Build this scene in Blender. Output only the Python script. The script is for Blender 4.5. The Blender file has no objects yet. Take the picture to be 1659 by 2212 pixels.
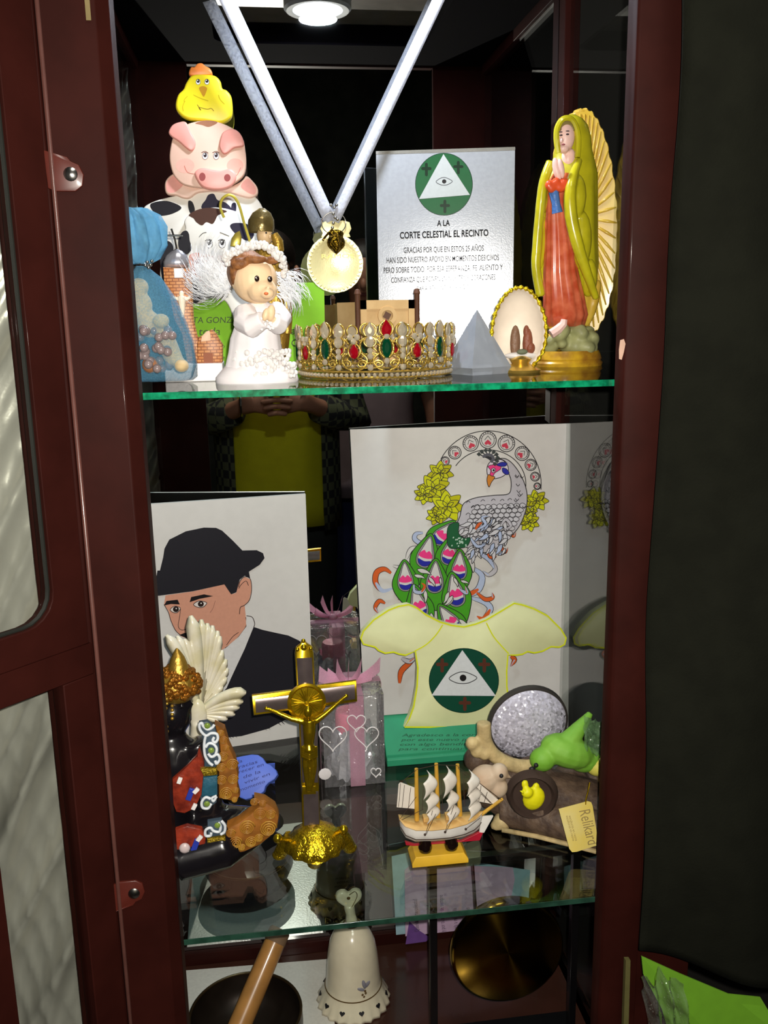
import bpy, bmesh, math, random
from mathutils import Vector, Matrix, noise
from mathutils.geometry import tessellate_polygon

# ------------------------------------------------------------------ camera, world, lights, exposure
V = Vector
FPX = 1950.0
PITCH, ROLL, YAW = 0.21826, -0.01797, 0.13139
CAM = V((0.11022, -0.86216, 0.07061))
FWD = V((math.sin(YAW) * math.cos(PITCH), math.cos(YAW) * math.cos(PITCH), -math.sin(PITCH)))
_r = V((math.cos(YAW), -math.sin(YAW), 0)); _u = _r.cross(FWD)
RGT = _r * math.cos(ROLL) + _u * math.sin(ROLL)
UPV = -_r * math.sin(ROLL) + _u * math.cos(ROLL)

sc = bpy.context.scene
col = sc.collection
cam_d = bpy.data.cameras.new('camera')
cam_d.sensor_fit = 'HORIZONTAL'; cam_d.sensor_width = 36.0; cam_d.lens = 36.0 * FPX / 1659.0
cam_d.clip_start = 0.01; cam_d.clip_end = 50
cam = bpy.data.objects.new('camera', cam_d); col.objects.link(cam)
cam.matrix_world = Matrix(((RGT.x, UPV.x, -FWD.x, CAM.x), (RGT.y, UPV.y, -FWD.y, CAM.y), (RGT.z, UPV.z, -FWD.z, CAM.z), (0, 0, 0, 1)))
sc.camera = cam

world = bpy.data.worlds.new('world'); sc.world = world; world.use_nodes = True
world.node_tree.nodes['Background'].inputs[0].default_value = (0.55, 0.6, 0.75, 1)
world.node_tree.nodes['Background'].inputs[1].default_value = 0.02


def light(name, kind, loc, energy, colr, **kw):
    d = bpy.data.lights.new(name, kind); d.energy = energy; d.color = colr
    for k, v in kw.items(): setattr(d, k, v)
    o = bpy.data.objects.new(name, d); col.objects.link(o); o.location = loc
    return o


# the phone's flash beside its lens, the white LED spot in the cabinet roof, and the dim lamp of the room
flash = light('phone_flash', 'SPOT', CAM + RGT * 0.012 + UPV * 0.014 - FWD * 0.004, 46.0, (1.0, 0.94, 0.84), spot_size=math.radians(165), spot_blend=0.6, shadow_soft_size=0.004)
flash.rotation_mode = 'QUATERNION'; flash.rotation_quaternion = FWD.to_track_quat('-Z', 'Y')
LED_POS = V((0.2265, 0.255, 0.540))
led = light('cabinet_led', 'AREA', LED_POS - V((0, 0, 0.012)), 3.6, (0.80, 0.88, 1.0), shape='DISK', size=0.06)
room_lamp = light('room_lamp', 'AREA', (0.35, -1.0, 1.45), 12.0, (1.0, 0.95, 0.86), shape='DISK', size=0.5)

sc.view_settings.view_transform = 'Standard'; sc.view_settings.look = 'None'
sc.view_settings.exposure = 0.0; sc.view_settings.gamma = 1.0; sc.view_settings.use_curve_mapping = False
sc.cycles.caustics_reflective = False; sc.cycles.caustics_refractive = False
sc.cycles.max_bounces = 7; sc.cycles.diffuse_bounces = 3; sc.cycles.transparent_max_bounces = 20; sc.cycles.glossy_bounces = 4; sc.cycles.adaptive_threshold = 0.02
sc.cycles.sample_clamp_indirect = 3.0

# ------------------------------------------------------------------ where a point of the photograph lies at a known depth
def ray(px, py): return FWD + RGT * ((px - 829.5) / FPX) - UPV * ((py - 1106.0) / FPX)
def at(px, py, Y):
    d = ray(px, py); return CAM + d * ((Y - CAM.y) / d.y)
def atz(px, py, Z):
    d = ray(px, py); return CAM + d * ((Z - CAM.z) / d.z)
def atp(px, py, p0, n):
    d = ray(px, py); return CAM + d * ((p0 - CAM).dot(n) / d.dot(n))
def mpp(px, py, Y): return (at(px + 1, py, Y) - at(px, py, Y)).length

# ------------------------------------------------------------------ materials
def lin(c):
    r = []
    for v in c[:3]:
        v /= 255.0
        r.append(v / 12.92 if v <= 0.04045 else ((v + 0.055) / 1.055) ** 2.4)
    return (r[0], r[1], r[2], 1.0)


MATS = {}
def mat(name, c, rough=0.5, metal=0.0, var=0.08, scale=60.0, bump=0.0, bscale=None, coat=0.0, trans=0.0, ior=1.45, alpha=1.0, c2=None, emit=0.0, sheen=0.0, spec=0.5, sss=0.0, detail=4.0):
    if name in MATS: return MATS[name]
    m = bpy.data.materials.new(name); m.use_nodes = True; nt = m.node_tree; N = nt.nodes; Lk = nt.links
    b = N['Principled BSDF']
    base = lin(c)
    tc = N.new('ShaderNodeTexCoord'); nz = N.new('ShaderNodeTexNoise')
    nz.inputs['Scale'].default_value = scale; nz.inputs['Detail'].default_value = detail
    Lk.new(tc.outputs['Object'], nz.inputs['Vector'])
    ramp = N.new('ShaderNodeValToRGB')
    if c2 is not None: lo, hi = base, lin(c2)
    else:
        lo = tuple(max(0, x * (1 - var)) for x in base[:3]) + (1,); hi = tuple(min(1, x * (1 + var)) for x in base[:3]) + (1,)
    ramp.color_ramp.elements[0].position = 0.35; ramp.color_ramp.elements[0].color = lo
    ramp.color_ramp.elements[1].position = 0.65; ramp.color_ramp.elements[1].color = hi
    Lk.new(nz.outputs['Fac'], ramp.inputs['Fac']); Lk.new(ramp.outputs['Color'], b.inputs['Base Color'])
    b.inputs['Roughness'].default_value = rough; b.inputs['Metallic'].default_value = metal
    b.inputs['Coat Weight'].default_value = coat; b.inputs['Coat Roughness'].default_value = 0.08
    b.inputs['Transmission Weight'].default_value = trans; b.inputs['IOR'].default_value = ior
    b.inputs['Alpha'].default_value = alpha; b.inputs['Sheen Weight'].default_value = sheen
    b.inputs['Specular IOR Level'].default_value = spec
    if sss: b.inputs['Subsurface Weight'].default_value = sss; b.inputs['Subsurface Radius'].default_value = (0.004, 0.003, 0.002)
    if emit:
        b.inputs['Emission Color'].default_value = base; b.inputs['Emission Strength'].default_value = emit
    if bump:
        n2 = N.new('ShaderNodeTexNoise'); n2.inputs['Scale'].default_value = bscale or scale; n2.inputs['Detail'].default_value = 3
        Lk.new(tc.outputs['Object'], n2.inputs['Vector'])
        bp = N.new('ShaderNodeBump'); bp.inputs['Strength'].default_value = bump; bp.inputs['Distance'].default_value = 0.002
        Lk.new(n2.outputs['Fac'], bp.inputs['Height']); Lk.new(bp.outputs['Normal'], b.inputs['Normal'])
    MATS[name] = m
    return m


def fres(N, Lk):
    # the same 1.5 glass whether a face is met from outside or from within the sheet
    ge = N.new('ShaderNodeNewGeometry'); mr = N.new('ShaderNodeMapRange'); mr.inputs['To Min'].default_value = 1.5; mr.inputs['To Max'].default_value = 1 / 1.5
    Lk.new(ge.outputs['Backfacing'], mr.inputs['Value']); fr = N.new('ShaderNodeFresnel'); Lk.new(mr.outputs[0], fr.inputs[0]); return fr


def sheer(name, c, opacity, rough=0.15, gloss=0.3, translucent=0.3, scale=400.0, crease=0.0):
    """thin film or tulle: see-through, with a tint that scatters and a clear-plastic shine"""
    if name in MATS: return MATS[name]
    m = bpy.data.materials.new(name); m.use_nodes = True; nt = m.node_tree; N = nt.nodes; Lk = nt.links
    for n in list(N):
        if n.type != 'OUTPUT_MATERIAL': N.remove(n)
    out = [n for n in N if n.type == 'OUTPUT_MATERIAL'][0]
    tr = N.new('ShaderNodeBsdfTransparent'); df = N.new('ShaderNodeBsdfDiffuse'); tl = N.new('ShaderNodeBsdfTranslucent'); gl = N.new('ShaderNodeBsdfGlossy')
    df.inputs[0].default_value = lin(c); tl.inputs[0].default_value = lin(c); gl.inputs['Roughness'].default_value = rough
    nz = N.new('ShaderNodeTexNoise'); nz.inputs['Scale'].default_value = scale
    tc = N.new('ShaderNodeTexCoord'); Lk.new(tc.outputs['Object'], nz.inputs['Vector'])
    mr = N.new('ShaderNodeMapRange'); mr.inputs['From Min'].default_value = 0.3; mr.inputs['From Max'].default_value = 0.7
    mr.inputs['To Min'].default_value = opacity * 0.7; mr.inputs['To Max'].default_value = min(1, opacity * 1.3)
    Lk.new(nz.outputs['Fac'], mr.inputs['Value'])
    m1 = N.new('ShaderNodeMixShader'); m1.inputs[0].default_value = translucent
    Lk.new(df.outputs[0], m1.inputs[1]); Lk.new(tl.outputs[0], m1.inputs[2])
    m2 = N.new('ShaderNodeMixShader'); Lk.new(mr.outputs[0], m2.inputs[0]); Lk.new(tr.outputs[0], m2.inputs[1]); Lk.new(m1.outputs[0], m2.inputs[2])
    fr = fres(N, Lk)
    mm = N.new('ShaderNodeMath'); mm.operation = 'MULTIPLY'; mm.inputs[1].default_value = gloss * 3.0; mm.use_clamp = True
    Lk.new(fr.outputs[0], mm.inputs[0])
    m3 = N.new('ShaderNodeMixShader'); Lk.new(mm.outputs[0], m3.inputs[0]); Lk.new(m2.outputs[0], m3.inputs[1]); Lk.new(gl.outputs[0], m3.inputs[2])
    if crease:
        n2 = N.new('ShaderNodeTexNoise'); n2.inputs['Scale'].default_value = 55; n2.inputs['Detail'].default_value = 3; Lk.new(tc.outputs['Object'], n2.inputs['Vector'])
        bp = N.new('ShaderNodeBump'); bp.inputs['Strength'].default_value = crease; bp.inputs['Distance'].default_value = 0.01
        Lk.new(n2.outputs['Fac'], bp.inputs['Height']); Lk.new(bp.outputs['Normal'], gl.inputs['Normal'])
    Lk.new(m3.outputs[0], out.inputs[0])
    MATS[name] = m
    return m


def pane_mat(name, tint, boost=1.0):
    """sheet glass: lets light straight through, mirrors by the Fresnel law"""
    if name in MATS: return MATS[name]
    m = bpy.data.materials.new(name); m.use_nodes = True; nt = m.node_tree; N = nt.nodes; Lk = nt.links
    for n in list(N):
        if n.type != 'OUTPUT_MATERIAL': N.remove(n)
    out = [n for n in N if n.type == 'OUTPUT_MATERIAL'][0]
    tr = N.new('ShaderNodeBsdfTransparent'); gl = N.new('ShaderNodeBsdfGlossy'); gl.inputs['Roughness'].default_value = 0.006
    nz = N.new('ShaderNodeTexNoise'); nz.inputs['Scale'].default_value = 9.0
    rp = N.new('ShaderNodeValToRGB'); rp.color_ramp.elements[0].color = tuple(x * 0.97 for x in tint) + (1,); rp.color_ramp.elements[1].color = tuple(tint) + (1,)
    Lk.new(nz.outputs['Fac'], rp.inputs[0]); Lk.new(rp.outputs[0], tr.inputs[0])
    fr = fres(N, Lk)
    mm = N.new('ShaderNodeMath'); mm.operation = 'MULTIPLY'; mm.inputs[1].default_value = boost; mm.use_clamp = True; Lk.new(fr.outputs[0], mm.inputs[0])
    mx = N.new('ShaderNodeMixShader'); Lk.new(mm.outputs[0], mx.inputs[0]); Lk.new(tr.outputs[0], mx.inputs[1]); Lk.new(gl.outputs[0], mx.inputs[2])
    Lk.new(mx.outputs[0], out.inputs[0])
    MATS[name] = m
    return m


def print_mat(name, rough=0.55, coat=0.0, metal=0.0):
    """flat print: ink colours come from the mesh's colour attribute, with paper grain over them"""
    if name in MATS: return MATS[name]
    m = bpy.data.materials.new(name); m.use_nodes = True; nt = m.node_tree; N = nt.nodes; Lk = nt.links
    b = N['Principled BSDF']; b.inputs['Roughness'].default_value = rough; b.inputs['Coat Weight'].default_value = coat; b.inputs['Metallic'].default_value = metal; b.inputs['Specular IOR Level'].default_value = 0.15
    ca = N.new('ShaderNodeVertexColor'); ca.layer_name = 'ink'
    nz = N.new('ShaderNodeTexNoise'); nz.inputs['Scale'].default_value = 220.0
    tc = N.new('ShaderNodeTexCoord'); Lk.new(tc.outputs['Object'], nz.inputs['Vector'])
    hs = N.new('ShaderNodeHueSaturation')
    mr = N.new('ShaderNodeMapRange'); mr.inputs['To Min'].default_value = 0.93; mr.inputs['To Max'].default_value = 1.07
    Lk.new(nz.outputs['Fac'], mr.inputs['Value']); Lk.new(mr.outputs[0], hs.inputs['Value'])
    Lk.new(ca.outputs['Color'], hs.inputs['Color']); Lk.new(hs.outputs['Color'], b.inputs['Base Color'])
    MATS[name] = m
    return m


# ------------------------------------------------------------------ mesh building
class MB:
    def __init__(s): s.v = []; s.f = []; s.c = []; s.ink = (1, 1, 1, 1); s.n = 0

    def add(s, vs, fs):
        b = len(s.v); s.v += [tuple(v) for v in vs]; s.f += [tuple(i + b for i in f) for f in fs]; s.c += [s.ink] * len(fs)

    def box(s, c, size, rot=None):
        x, y, z = size[0] / 2, size[1] / 2, size[2] / 2
        vs = [V((i * x, j * y, k * z)) for i in (-1, 1) for j in (-1, 1) for k in (-1, 1)]
        if rot is not None: vs = [rot @ v for v in vs]
        s.add([v + V(c) for v in vs], [(0, 1, 3, 2), (4, 6, 7, 5), (0, 4, 5, 1), (2, 3, 7, 6), (0, 2, 6, 4), (1, 5, 7, 3)])
        return s

    def prism(s, poly, vec, cap=True):
        n = len(poly); vec = V(vec); a = [V(p) for p in poly]
        fs = [(i, (i + 1) % n, n + (i + 1) % n, n + i) for i in range(n)]
        if cap: fs += [tuple(range(n))[::-1], tuple(range(n, 2 * n))]
        s.add(a + [p + vec for p in a], fs); return s

    def slab(s, poly, nrm, th, ed=0.0):
        """cut-out board: front face rounded over at its rim; nrm points to the viewer's side"""
        a = [V(p) for p in poly]; nrm = V(nrm).normalized(); c = sum(a, V()) / len(a)
        if ed <= 0: return s.prism(a, -nrm * th)
        n = len(a); inn = []
        for i in range(n):
            t = (a[(i + 1) % n] - a[i - 1]); 
            if t.length < 1e-9: inn.append(a[i]); continue
            t.normalize(); o = nrm.cross(t)
            inn.append(a[i] + o * ed)
        ar = sum(((a[i] - c).cross(a[(i + 1) % n] - c)).dot(nrm) for i in range(n))
        if ar < 0:
            inn = [2 * a[i] - inn[i] for i in range(n)]
        rings = [inn, [a[i] * 0.7 + inn[i] * 0.3 - nrm * ed * 0.3 for i in range(n)], [p - nrm * ed for p in a], [p - nrm * th for p in a]]
        return s.loft(rings, cap0=True, cap1=True)

    def loft(s, rings, cap0=True, cap1=True, closed=True):
        n = len(rings[0]); vs = [V(p) for r in rings for p in r]; fs = []
        for k in range(len(rings) - 1):
            for i in range(n if closed else n - 1):
                j = (i + 1) % n
                fs.append((k * n + i, k * n + j, (k + 1) * n + j, (k + 1) * n + i))
        if cap0: fs.append(tuple(range(n))[::-1])
        if cap1: fs.append(tuple(range((len(rings) - 1) * n, len(rings) * n)))
        s.add(vs, fs); return s

    def lathe(s, prof, c, axis=(0, 0, 1), seg=32, mod=None):
        c = V(c); ax = V(axis).normalized(); e1 = ax.orthogonal().normalized(); e2 = ax.cross(e1); rings = []
        for k, (r, h) in enumerate(prof):
            rr = []
            for i in range(seg):
                t = 2 * math.pi * i / seg; q = r * (mod(t, k, h) if mod else 1)
                rr.append(c + ax * h + (e1 * math.cos(t) + e2 * math.sin(t)) * max(q, 1e-5))
            rings.append(rr)
        return s.loft(rings, True, True)

    def tube(s, pts, rad, seg=8, closed=False, flat=1.0):
        pts = [V(p) for p in pts]; n = len(pts)
        if not hasattr(rad, '__len__'): rad = [rad] * n
        rings = []; prev = None
        for i in range(n):
            if closed: t = pts[(i + 1) % n] - pts[i - 1]
            else: t = pts[min(i + 1, n - 1)] - pts[max(i - 1, 0)]
            if t.length < 1e-9: t = V((0, 0, 1))
            t.normalize()
            if prev is None: e = t.orthogonal().normalized()
            else:
                e = prev - t * prev.dot(t)
                e = e.normalized() if e.length > 1e-6 else t.orthogonal().normalized()
            prev = e; f = t.cross(e)
            rings.append([pts[i] + (e * math.cos(2 * math.pi * k / seg) + f * math.sin(2 * math.pi * k / seg) * flat) * rad[i] for k in range(seg)])
        if closed:
            rings.append(rings[0]); return s.loft(rings, False, False)
        return s.loft(rings, True, True)

    def ell(s, c, r, rot=None, seg=16, rings=10):
        c = V(c); r = V(r) if hasattr(r, '__len__') else V((r, r, r)); rs = []
        for k in range(rings + 1):
            p = math.pi * k / rings; q = max(math.sin(p), 1e-4)
            ring = []
            for i in range(seg):
                t = 2 * math.pi * i / seg; v = V((r.x * q * math.cos(t), r.y * q * math.sin(t), -r.z * math.cos(p)))
                if rot is not None: v = rot @ v
                ring.append(c + v)
            rs.append(ring)
        return s.loft(rs, True, True)

    def grid(s, fn, nu, nv):
        vs = [fn(i / nu, j / nv) for j in range(nv + 1) for i in range(nu + 1)]; w = nu + 1
        s.add(vs, [(j * w + i, j * w + i + 1, (j + 1) * w + i + 1, (j + 1) * w + i) for j in range(nv) for i in range(nu)]); return s

    def mesh(s, name):
        me = bpy.data.meshes.new(name); me.from_pydata(s.v, [], s.f); me.update()
        return me


LOC = {}
def obj(name, mb, m, parent=None, loc=None, smooth=40, bevel=0.0, remesh=0.0, subd=0, solid=0.0, label=None, fixn=True, ink=False, smooth_it=0):
    me = mb.mesh(name)
    if ink:
        at_ = me.color_attributes.new('ink', 'FLOAT_COLOR', 'CORNER'); k = 0
        for p, cc in zip(me.polygons, mb.c):
            for _ in p.loop_indices: at_.data[k].color = cc; k += 1
    if fixn:
        bm = bmesh.new(); bm.from_mesh(me); bmesh.ops.recalc_face_normals(bm, faces=bm.faces); bm.to_mesh(me); bm.free()
    L0 = LOC[parent.name] if parent is not None else V(loc if loc is not None else (0, 0, 0))
    me.transform(Matrix.Translation(-L0))
    if smooth:
        for p in me.polygons: p.use_smooth = True
        if smooth < 180: me.set_sharp_from_angle(angle=math.radians(smooth))
    if m is not None: me.materials.append(m)
    o = bpy.data.objects.new(name, me); col.objects.link(o)
    if parent is not None: o.parent = parent
    else: o.location = L0
    LOC[o.name] = L0
    if solid: d = o.modifiers.new('solid', 'SOLIDIFY'); d.thickness = solid; d.offset = 0
    if remesh:
        d = o.modifiers.new('remesh', 'REMESH'); d.mode = 'VOXEL'; d.voxel_size = remesh; d.use_smooth_shade = True
        d = o.modifiers.new('smooth', 'SMOOTH'); d.iterations = smooth_it or 3; d.factor = 0.5
    if bevel:
        d = o.modifiers.new('bevel', 'BEVEL'); d.width = bevel; d.segments = 2; d.limit_method = 'ANGLE'; d.angle_limit = math.radians(35)
    if subd: d = o.modifiers.new('subd', 'SUBSURF'); d.levels = subd; d.render_levels = subd
    if label: o['label'] = label
    return o


def thing(name, loc, label, cat, group=None):
    o = bpy.data.objects.new(name, None); col.objects.link(o); o.location = V(loc); o.empty_display_size = 0.02
    LOC[o.name] = V(loc); o['label'] = label; o['category'] = cat
    if group: o['group'] = group
    return o


def tag(o, label, cat, group=None, kind=None):
    if label: o['label'] = label
    if cat: o['category'] = cat
    if group: o['group'] = group
    if kind: o['kind'] = kind
    return o


def struct(name, mb, m, label=None, **kw):
    o = obj(name, mb, m, **kw); o['kind'] = 'structure'
    if label: o['label'] = label
    return o


def crv(pts, n=6, closed=False):
    """Catmull-Rom through the points"""
    P = [V(p) if len(p) == 3 else V((p[0], p[1], 0)) for p in pts]; out = []; m = len(P)
    for i in range(m if closed else m - 1):
        p1 = P[i]; p2 = P[(i + 1) % m]
        p0 = P[i - 1] if (closed or i > 0) else p1; p3 = P[(i + 2) % m] if (closed or i + 2 < m) else p2
        for k in range(n):
            t = k / n
            out.append(0.5 * (2 * p1 + (p2 - p0) * t + (2 * p0 - 5 * p1 + 4 * p2 - p3) * t * t + (3 * p1 - p0 - 3 * p2 + p3) * t ** 3))
    if not closed: out.append(P[-1])
    return out


def ccw(pts): return crv(pts, 5, True)


class Art:
    """flat painted artwork on one plane; every patch of ink is a thin layer over the one before"""
    def __init__(s, fn, nrm, step=1.5e-5, base=1e-4): s.fn = fn; s.n = V(nrm).normalized(); s.mb = MB(); s.k = 0; s.step = step; s.base = base
    def _off(s): s.k += 1; return s.n * (s.base + s.step * s.k)
    def poly(s, pts, c, smooth=False):
        p = crv(pts, 5, True) if smooth else [V((q[0], q[1], 0)) for q in pts]
        o = s._off(); w = [s.fn(q.x, q.y) + o for q in p]
        s.mb.ink = lin(c)
        tris = tessellate_polygon([[V((q.x, q.y, 0)) for q in p]])
        s.mb.add(w, [t for t in tris]); return s
    def line(s, pts, w, c, smooth=True, closed=False, taper=False, n=5):
        p = crv(pts, n, closed) if smooth and len(pts) > 2 else [V((q[0], q[1], 0)) for q in pts]
        if closed: p.append(p[0])
        o = s._off(); L = []; R = []; m = len(p)
        for i in range(m):
            t = p[min(i + 1, m - 1)] - p[max(i - 1, 0)]
            if closed and i in (0, m - 1): t = p[1] - p[m - 2]
            if t.length < 1e-9: t = V((1, 0, 0))
            t.normalize(); h = w / 2
            if taper: h *= max(0.12, math.sin(math.pi * (0.12 + 0.86 * i / (m - 1))))
            L.append(s.fn(p[i].x - t.y * h, p[i].y + t.x * h) + o); R.append(s.fn(p[i].x + t.y * h, p[i].y - t.x * h) + o)
        s.mb.ink = lin(c)
        s.mb.add(L + R, [(i, i + 1, m + i + 1, m + i) for i in range(m - 1)]); return s
    def shape(s, pts, fill, edge=None, w=1.6, smooth=True):
        if fill: s.poly(pts, fill, smooth)
        if edge: s.line(pts, w, edge, smooth=smooth, closed=True)
        return s
    def disc(s, x, y, rx, ry, c, edge=None, w=1.5, n=28, a=0.0):
        ca, sa = math.cos(a), math.sin(a)
        p = [(x + rx * math.cos(t) * ca - ry * math.sin(t) * sa, y + rx * math.cos(t) * sa + ry * math.sin(t) * ca) for t in [2 * math.pi * i / n for i in range(n)]]
        if c: s.poly(p, c)
        if edge: s.line(p, w, edge, smooth=False, closed=True)
        return s
    def done(s, name, m, parent, **kw): return obj(name, s.mb, m, parent, ink=True, fixn=False, smooth=0, **kw)


def text(name, body, m, parent, origin, xdir, ydir, size, align='CENTER', depth=0.0, sx=1.0, shear=0.0, bold=0.0, sp=1.0):
    cu = bpy.data.curves.new(name, 'FONT'); cu.body = body; cu.size = 1.0; cu.align_x = align; cu.align_y = 'BOTTOM_BASELINE'
    cu.shear = shear; cu.offset = bold; cu.space_character = sp; cu.resolution_u = 3
    o = bpy.data.objects.new(name, cu); col.objects.link(o)
    bpy.context.view_layer.update()
    me = bpy.data.meshes.new_from_object(o.evaluated_get(bpy.context.evaluated_depsgraph_get()))
    bpy.data.objects.remove(o); bpy.data.curves.remove(cu)
    x = V(xdir).normalized(); y = V(ydir); y = (y - x * y.dot(x)).normalized(); z = x.cross(y)
    M = Matrix(((x.x * size * sx, y.x * size, z.x, origin[0]), (x.y * size * sx, y.y * size, z.y, origin[1]), (x.z * size * sx, y.z * size, z.z, origin[2]), (0, 0, 0, 1)))
    me.transform(Matrix.Translation(-LOC[parent.name]) @ M)
    me.materials.clear(); me.materials.append(m); me.name = name
    t = bpy.data.objects.new(name, me); col.objects.link(t); t.parent = parent; LOC[t.name] = LOC[parent.name]
    return t


def textpx(name, body, m, parent, fn, nrm, x0, y0, x1, y1, h, lift=4e-4, **kw):
    """a line of lettering whose baseline runs from one point of a face to another; h is the cap height"""
    a = fn(x0, y0); b = fn(x1, y1); u = fn(x0, y0 - h) - a
    o = text(name, body, m, parent, a + V(nrm) * lift, b - a, u, 1.0, align='LEFT', **kw)
    me = o.data; x = (b - a).normalized(); wd = [(v.co + LOC[parent.name] - a).dot(x) for v in me.vertices]
    span = max(wd) - min(wd); want = (b - a).length; ux = (u - x * u.dot(x)); uy = ux.normalized()
    hh = [(v.co + LOC[parent.name] - a).dot(uy) for v in me.vertices]; top = 0.69
    for v, w_, h_ in zip(me.vertices, wd, hh):
        p = v.co + LOC[parent.name] - a
        rest = p - x * w_ - uy * h_
        v.co = a + x * ((w_ - min(wd)) / span * want) + uy * (h_ / top * ux.length) + rest - LOC[parent.name]
    return o


def heart(n=28):
    out = []
    for i in range(n):
        t = 2 * math.pi * i / n
        out.append((0.0625 * 16 * math.sin(t) ** 3, 0.0625 * (13 * math.cos(t) - 5 * math.cos(2 * t) - 2 * math.cos(3 * t) - math.cos(4 * t))))
    return out


def RX(a): return Matrix.Rotation(a, 3, 'X')
def RY(a): return Matrix.Rotation(a, 3, 'Y')
def RZ(a): return Matrix.Rotation(a, 3, 'Z')


random.seed(7)
# ------------------------------------------------------------------ the room
B = 0.485; XL, XR = -0.09, 0.557; ZC = 0.535; ZL = -0.587; ZF = -0.987; TS = 0.006
FY = -0.006
M_wood = mat('dark_red_wood', (45, 16, 12), 0.55, var=0.16, scale=18, coat=0.02, spec=0.08)
M_wood2 = mat('shadowed_wood', (36, 15, 12), 0.4, var=0.14, scale=22, coat=0.25)
M_black = mat('black_paint', (14, 13, 15), 0.25, coat=0.4)
M_dark = mat('dark_wall_paint', (42, 40, 38), 0.8, scale=4)
M_floor = mat('brown_floor_tile', (52, 40, 34), 0.6, scale=6)

struct('floor', MB().box((0, -1.3, -1.46), (4.4, 5.0, 0.04)), M_floor, 'brown tiled floor of the dim room', smooth=0)
struct('ceiling', MB().box((0, -1.3, 1.52), (4.4, 5.0, 0.04)), M_dark, 'dark ceiling of the room', smooth=0)
struct('wall_back', MB().box((0, 0.72, 0.03), (4.4, 0.04, 2.94)), M_dark, 'dark wall behind the cabinet', smooth=0)
struct('wall_left', MB().box((-2.0, -1.3, 0.03), (0.04, 4.0, 2.94)), M_dark, 'dark wall on the left of the room', smooth=0)
struct('wall_right', MB().box((2.0, -1.3, 0.03), (0.04, 4.0, 2.94)), M_dark, 'dark wall on the right of the room', smooth=0)
struct('wall_front', MB().box((0, -3.3, 0.03), (4.0, 0.04, 2.94)), mat('patterned_dark_wall', (24, 30, 22), 0.8, c2=(52, 54, 46), scale=9), 'dark mottled wall behind the photographer', smooth=0)

# ------------------------------------------------------------------ the display cabinet
cab = thing('display_cabinet', (0.23, 0.24, -1.44), 'dark red wooden display cabinet with mirror back and open glass door', 'cabinet')
TOPZ, BOTZ = 0.72, -1.44
obj('front_post', MB().prism([(-0.108, -0.012, BOTZ), (-0.062, -0.012, BOTZ), (-0.058, -0.02, BOTZ), (-0.012, -0.02, BOTZ), (-0.001, -0.009, BOTZ), (0, 0.009, BOTZ), (-0.108, 0.009, BOTZ)], (0, 0, TOPZ - BOTZ)), M_wood, cab, bevel=0.0012)
obj('front_post', MB().prism([(0.4600, -0.001, BOTZ), (0.4625, -0.008, BOTZ), (0.4655, -0.010, BOTZ), (0.506, -0.010, BOTZ), (0.506, 0.002, BOTZ), (0.575, 0.002, BOTZ), (0.575, 0.009, BOTZ), (0.46, 0.009, BOTZ)], (0, 0, TOPZ - BOTZ)), M_wood, cab, bevel=0.0008)
ZM = 0.52
M_mirror = mat('silvered_mirror', (228, 232, 230), 0.012, metal=1.0, var=0.01)
obj('back_mirror', MB().box(((XL + XR) / 2, B + 0.002, (ZF + ZM) / 2), (XR - XL, 0.004, ZM - ZF)), M_mirror, cab, smooth=0, label='large mirror back')
obj('back_board', MB().box(((XL + XR) / 2, B + 0.011, -0.41), (XR - XL + 0.03, 0.012, TOPZ - BOTZ)), M_wood2, cab, smooth=0)
M_pane = pane_mat('sheet_glass', (0.93, 0.95, 0.94))
for sx, nm in ((XL, -1), (XR, 1)):
    obj('side_pane', MB().box((sx + nm * 0.002, 0.24, (ZF + ZC) / 2), (0.004, 0.43, ZC - ZF)), M_pane, cab, smooth=0)
    obj('back_post', MB().box((sx + nm * 0.004, B - 0.014, -0.41), (0.022, 0.026, TOPZ - BOTZ)), M_wood, cab, bevel=0.001)
    obj('side_rail', MB().box((sx + nm * 0.004, 0.24, ZC - 0.012), (0.02, 0.43, 0.035)), M_wood, cab, bevel=0.001)
    obj('side_rail', MB().box((sx + nm * 0.004, 0.24, ZF - 0.03), (0.02, 0.43, 0.06)), M_wood, cab, bevel=0.001)
obj('floor_board', MB().box(((XL + XR) / 2, 0.245, ZF - 0.012), (XR - XL + 0.03, 0.475, 0.024)), mat('polished_brown_board', (62, 34, 26), 0.22, var=0.15, scale=14, coat=0.3), cab, smooth=0)
obj('base_panel', MB().box((0.23, 0.008, -1.23), (0.46, 0.016, 0.42)), M_wood2, cab, smooth=0)
obj('bottom_rail', MB().box(((XL + XR) / 2, B - 0.005, ZF + 0.011), (XR - XL, 0.010, 0.022)), M_wood, cab, bevel=0.001)
# the roof: a lowered frame with a rounded opening, and the lit panel above it
hx0, hx1, hy0, hy1, hr = atz(458, 60, 0.523).x, 0.42, 2 * 0.485 - atz(700, 97, 0.523).y, 0.42, 0.03
HX, HY = (hx0 + hx1) / 2, (hy0 + hy1) / 2
hole = []
for cx, cy, a0 in ((hx1 - hr, hy1 - hr, 0), (hx0 + hr, hy1 - hr, 90), (hx0 + hr, hy0 + hr, 180), (hx1 - hr, hy0 + hr, 270)):
    for k in range(7):
        a = math.radians(a0 + 15 * k); hole.append((cx + hr * math.cos(a), cy + hr * math.sin(a)))
n = len(hole); outer = []
for (x, y) in hole:
    dx, dy = x - (hx0 + hx1) / 2, y - (hy0 + hy1) / 2
    t = min(((XR - HX) if dx > 0 else (HX - XL)) / max(abs(dx), 1e-6), ((B - HY) if dy > 0 else HY - 0.012) / max(abs(dy), 1e-6))
    outer.append((HX + dx * t, HY + dy * t))
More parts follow.
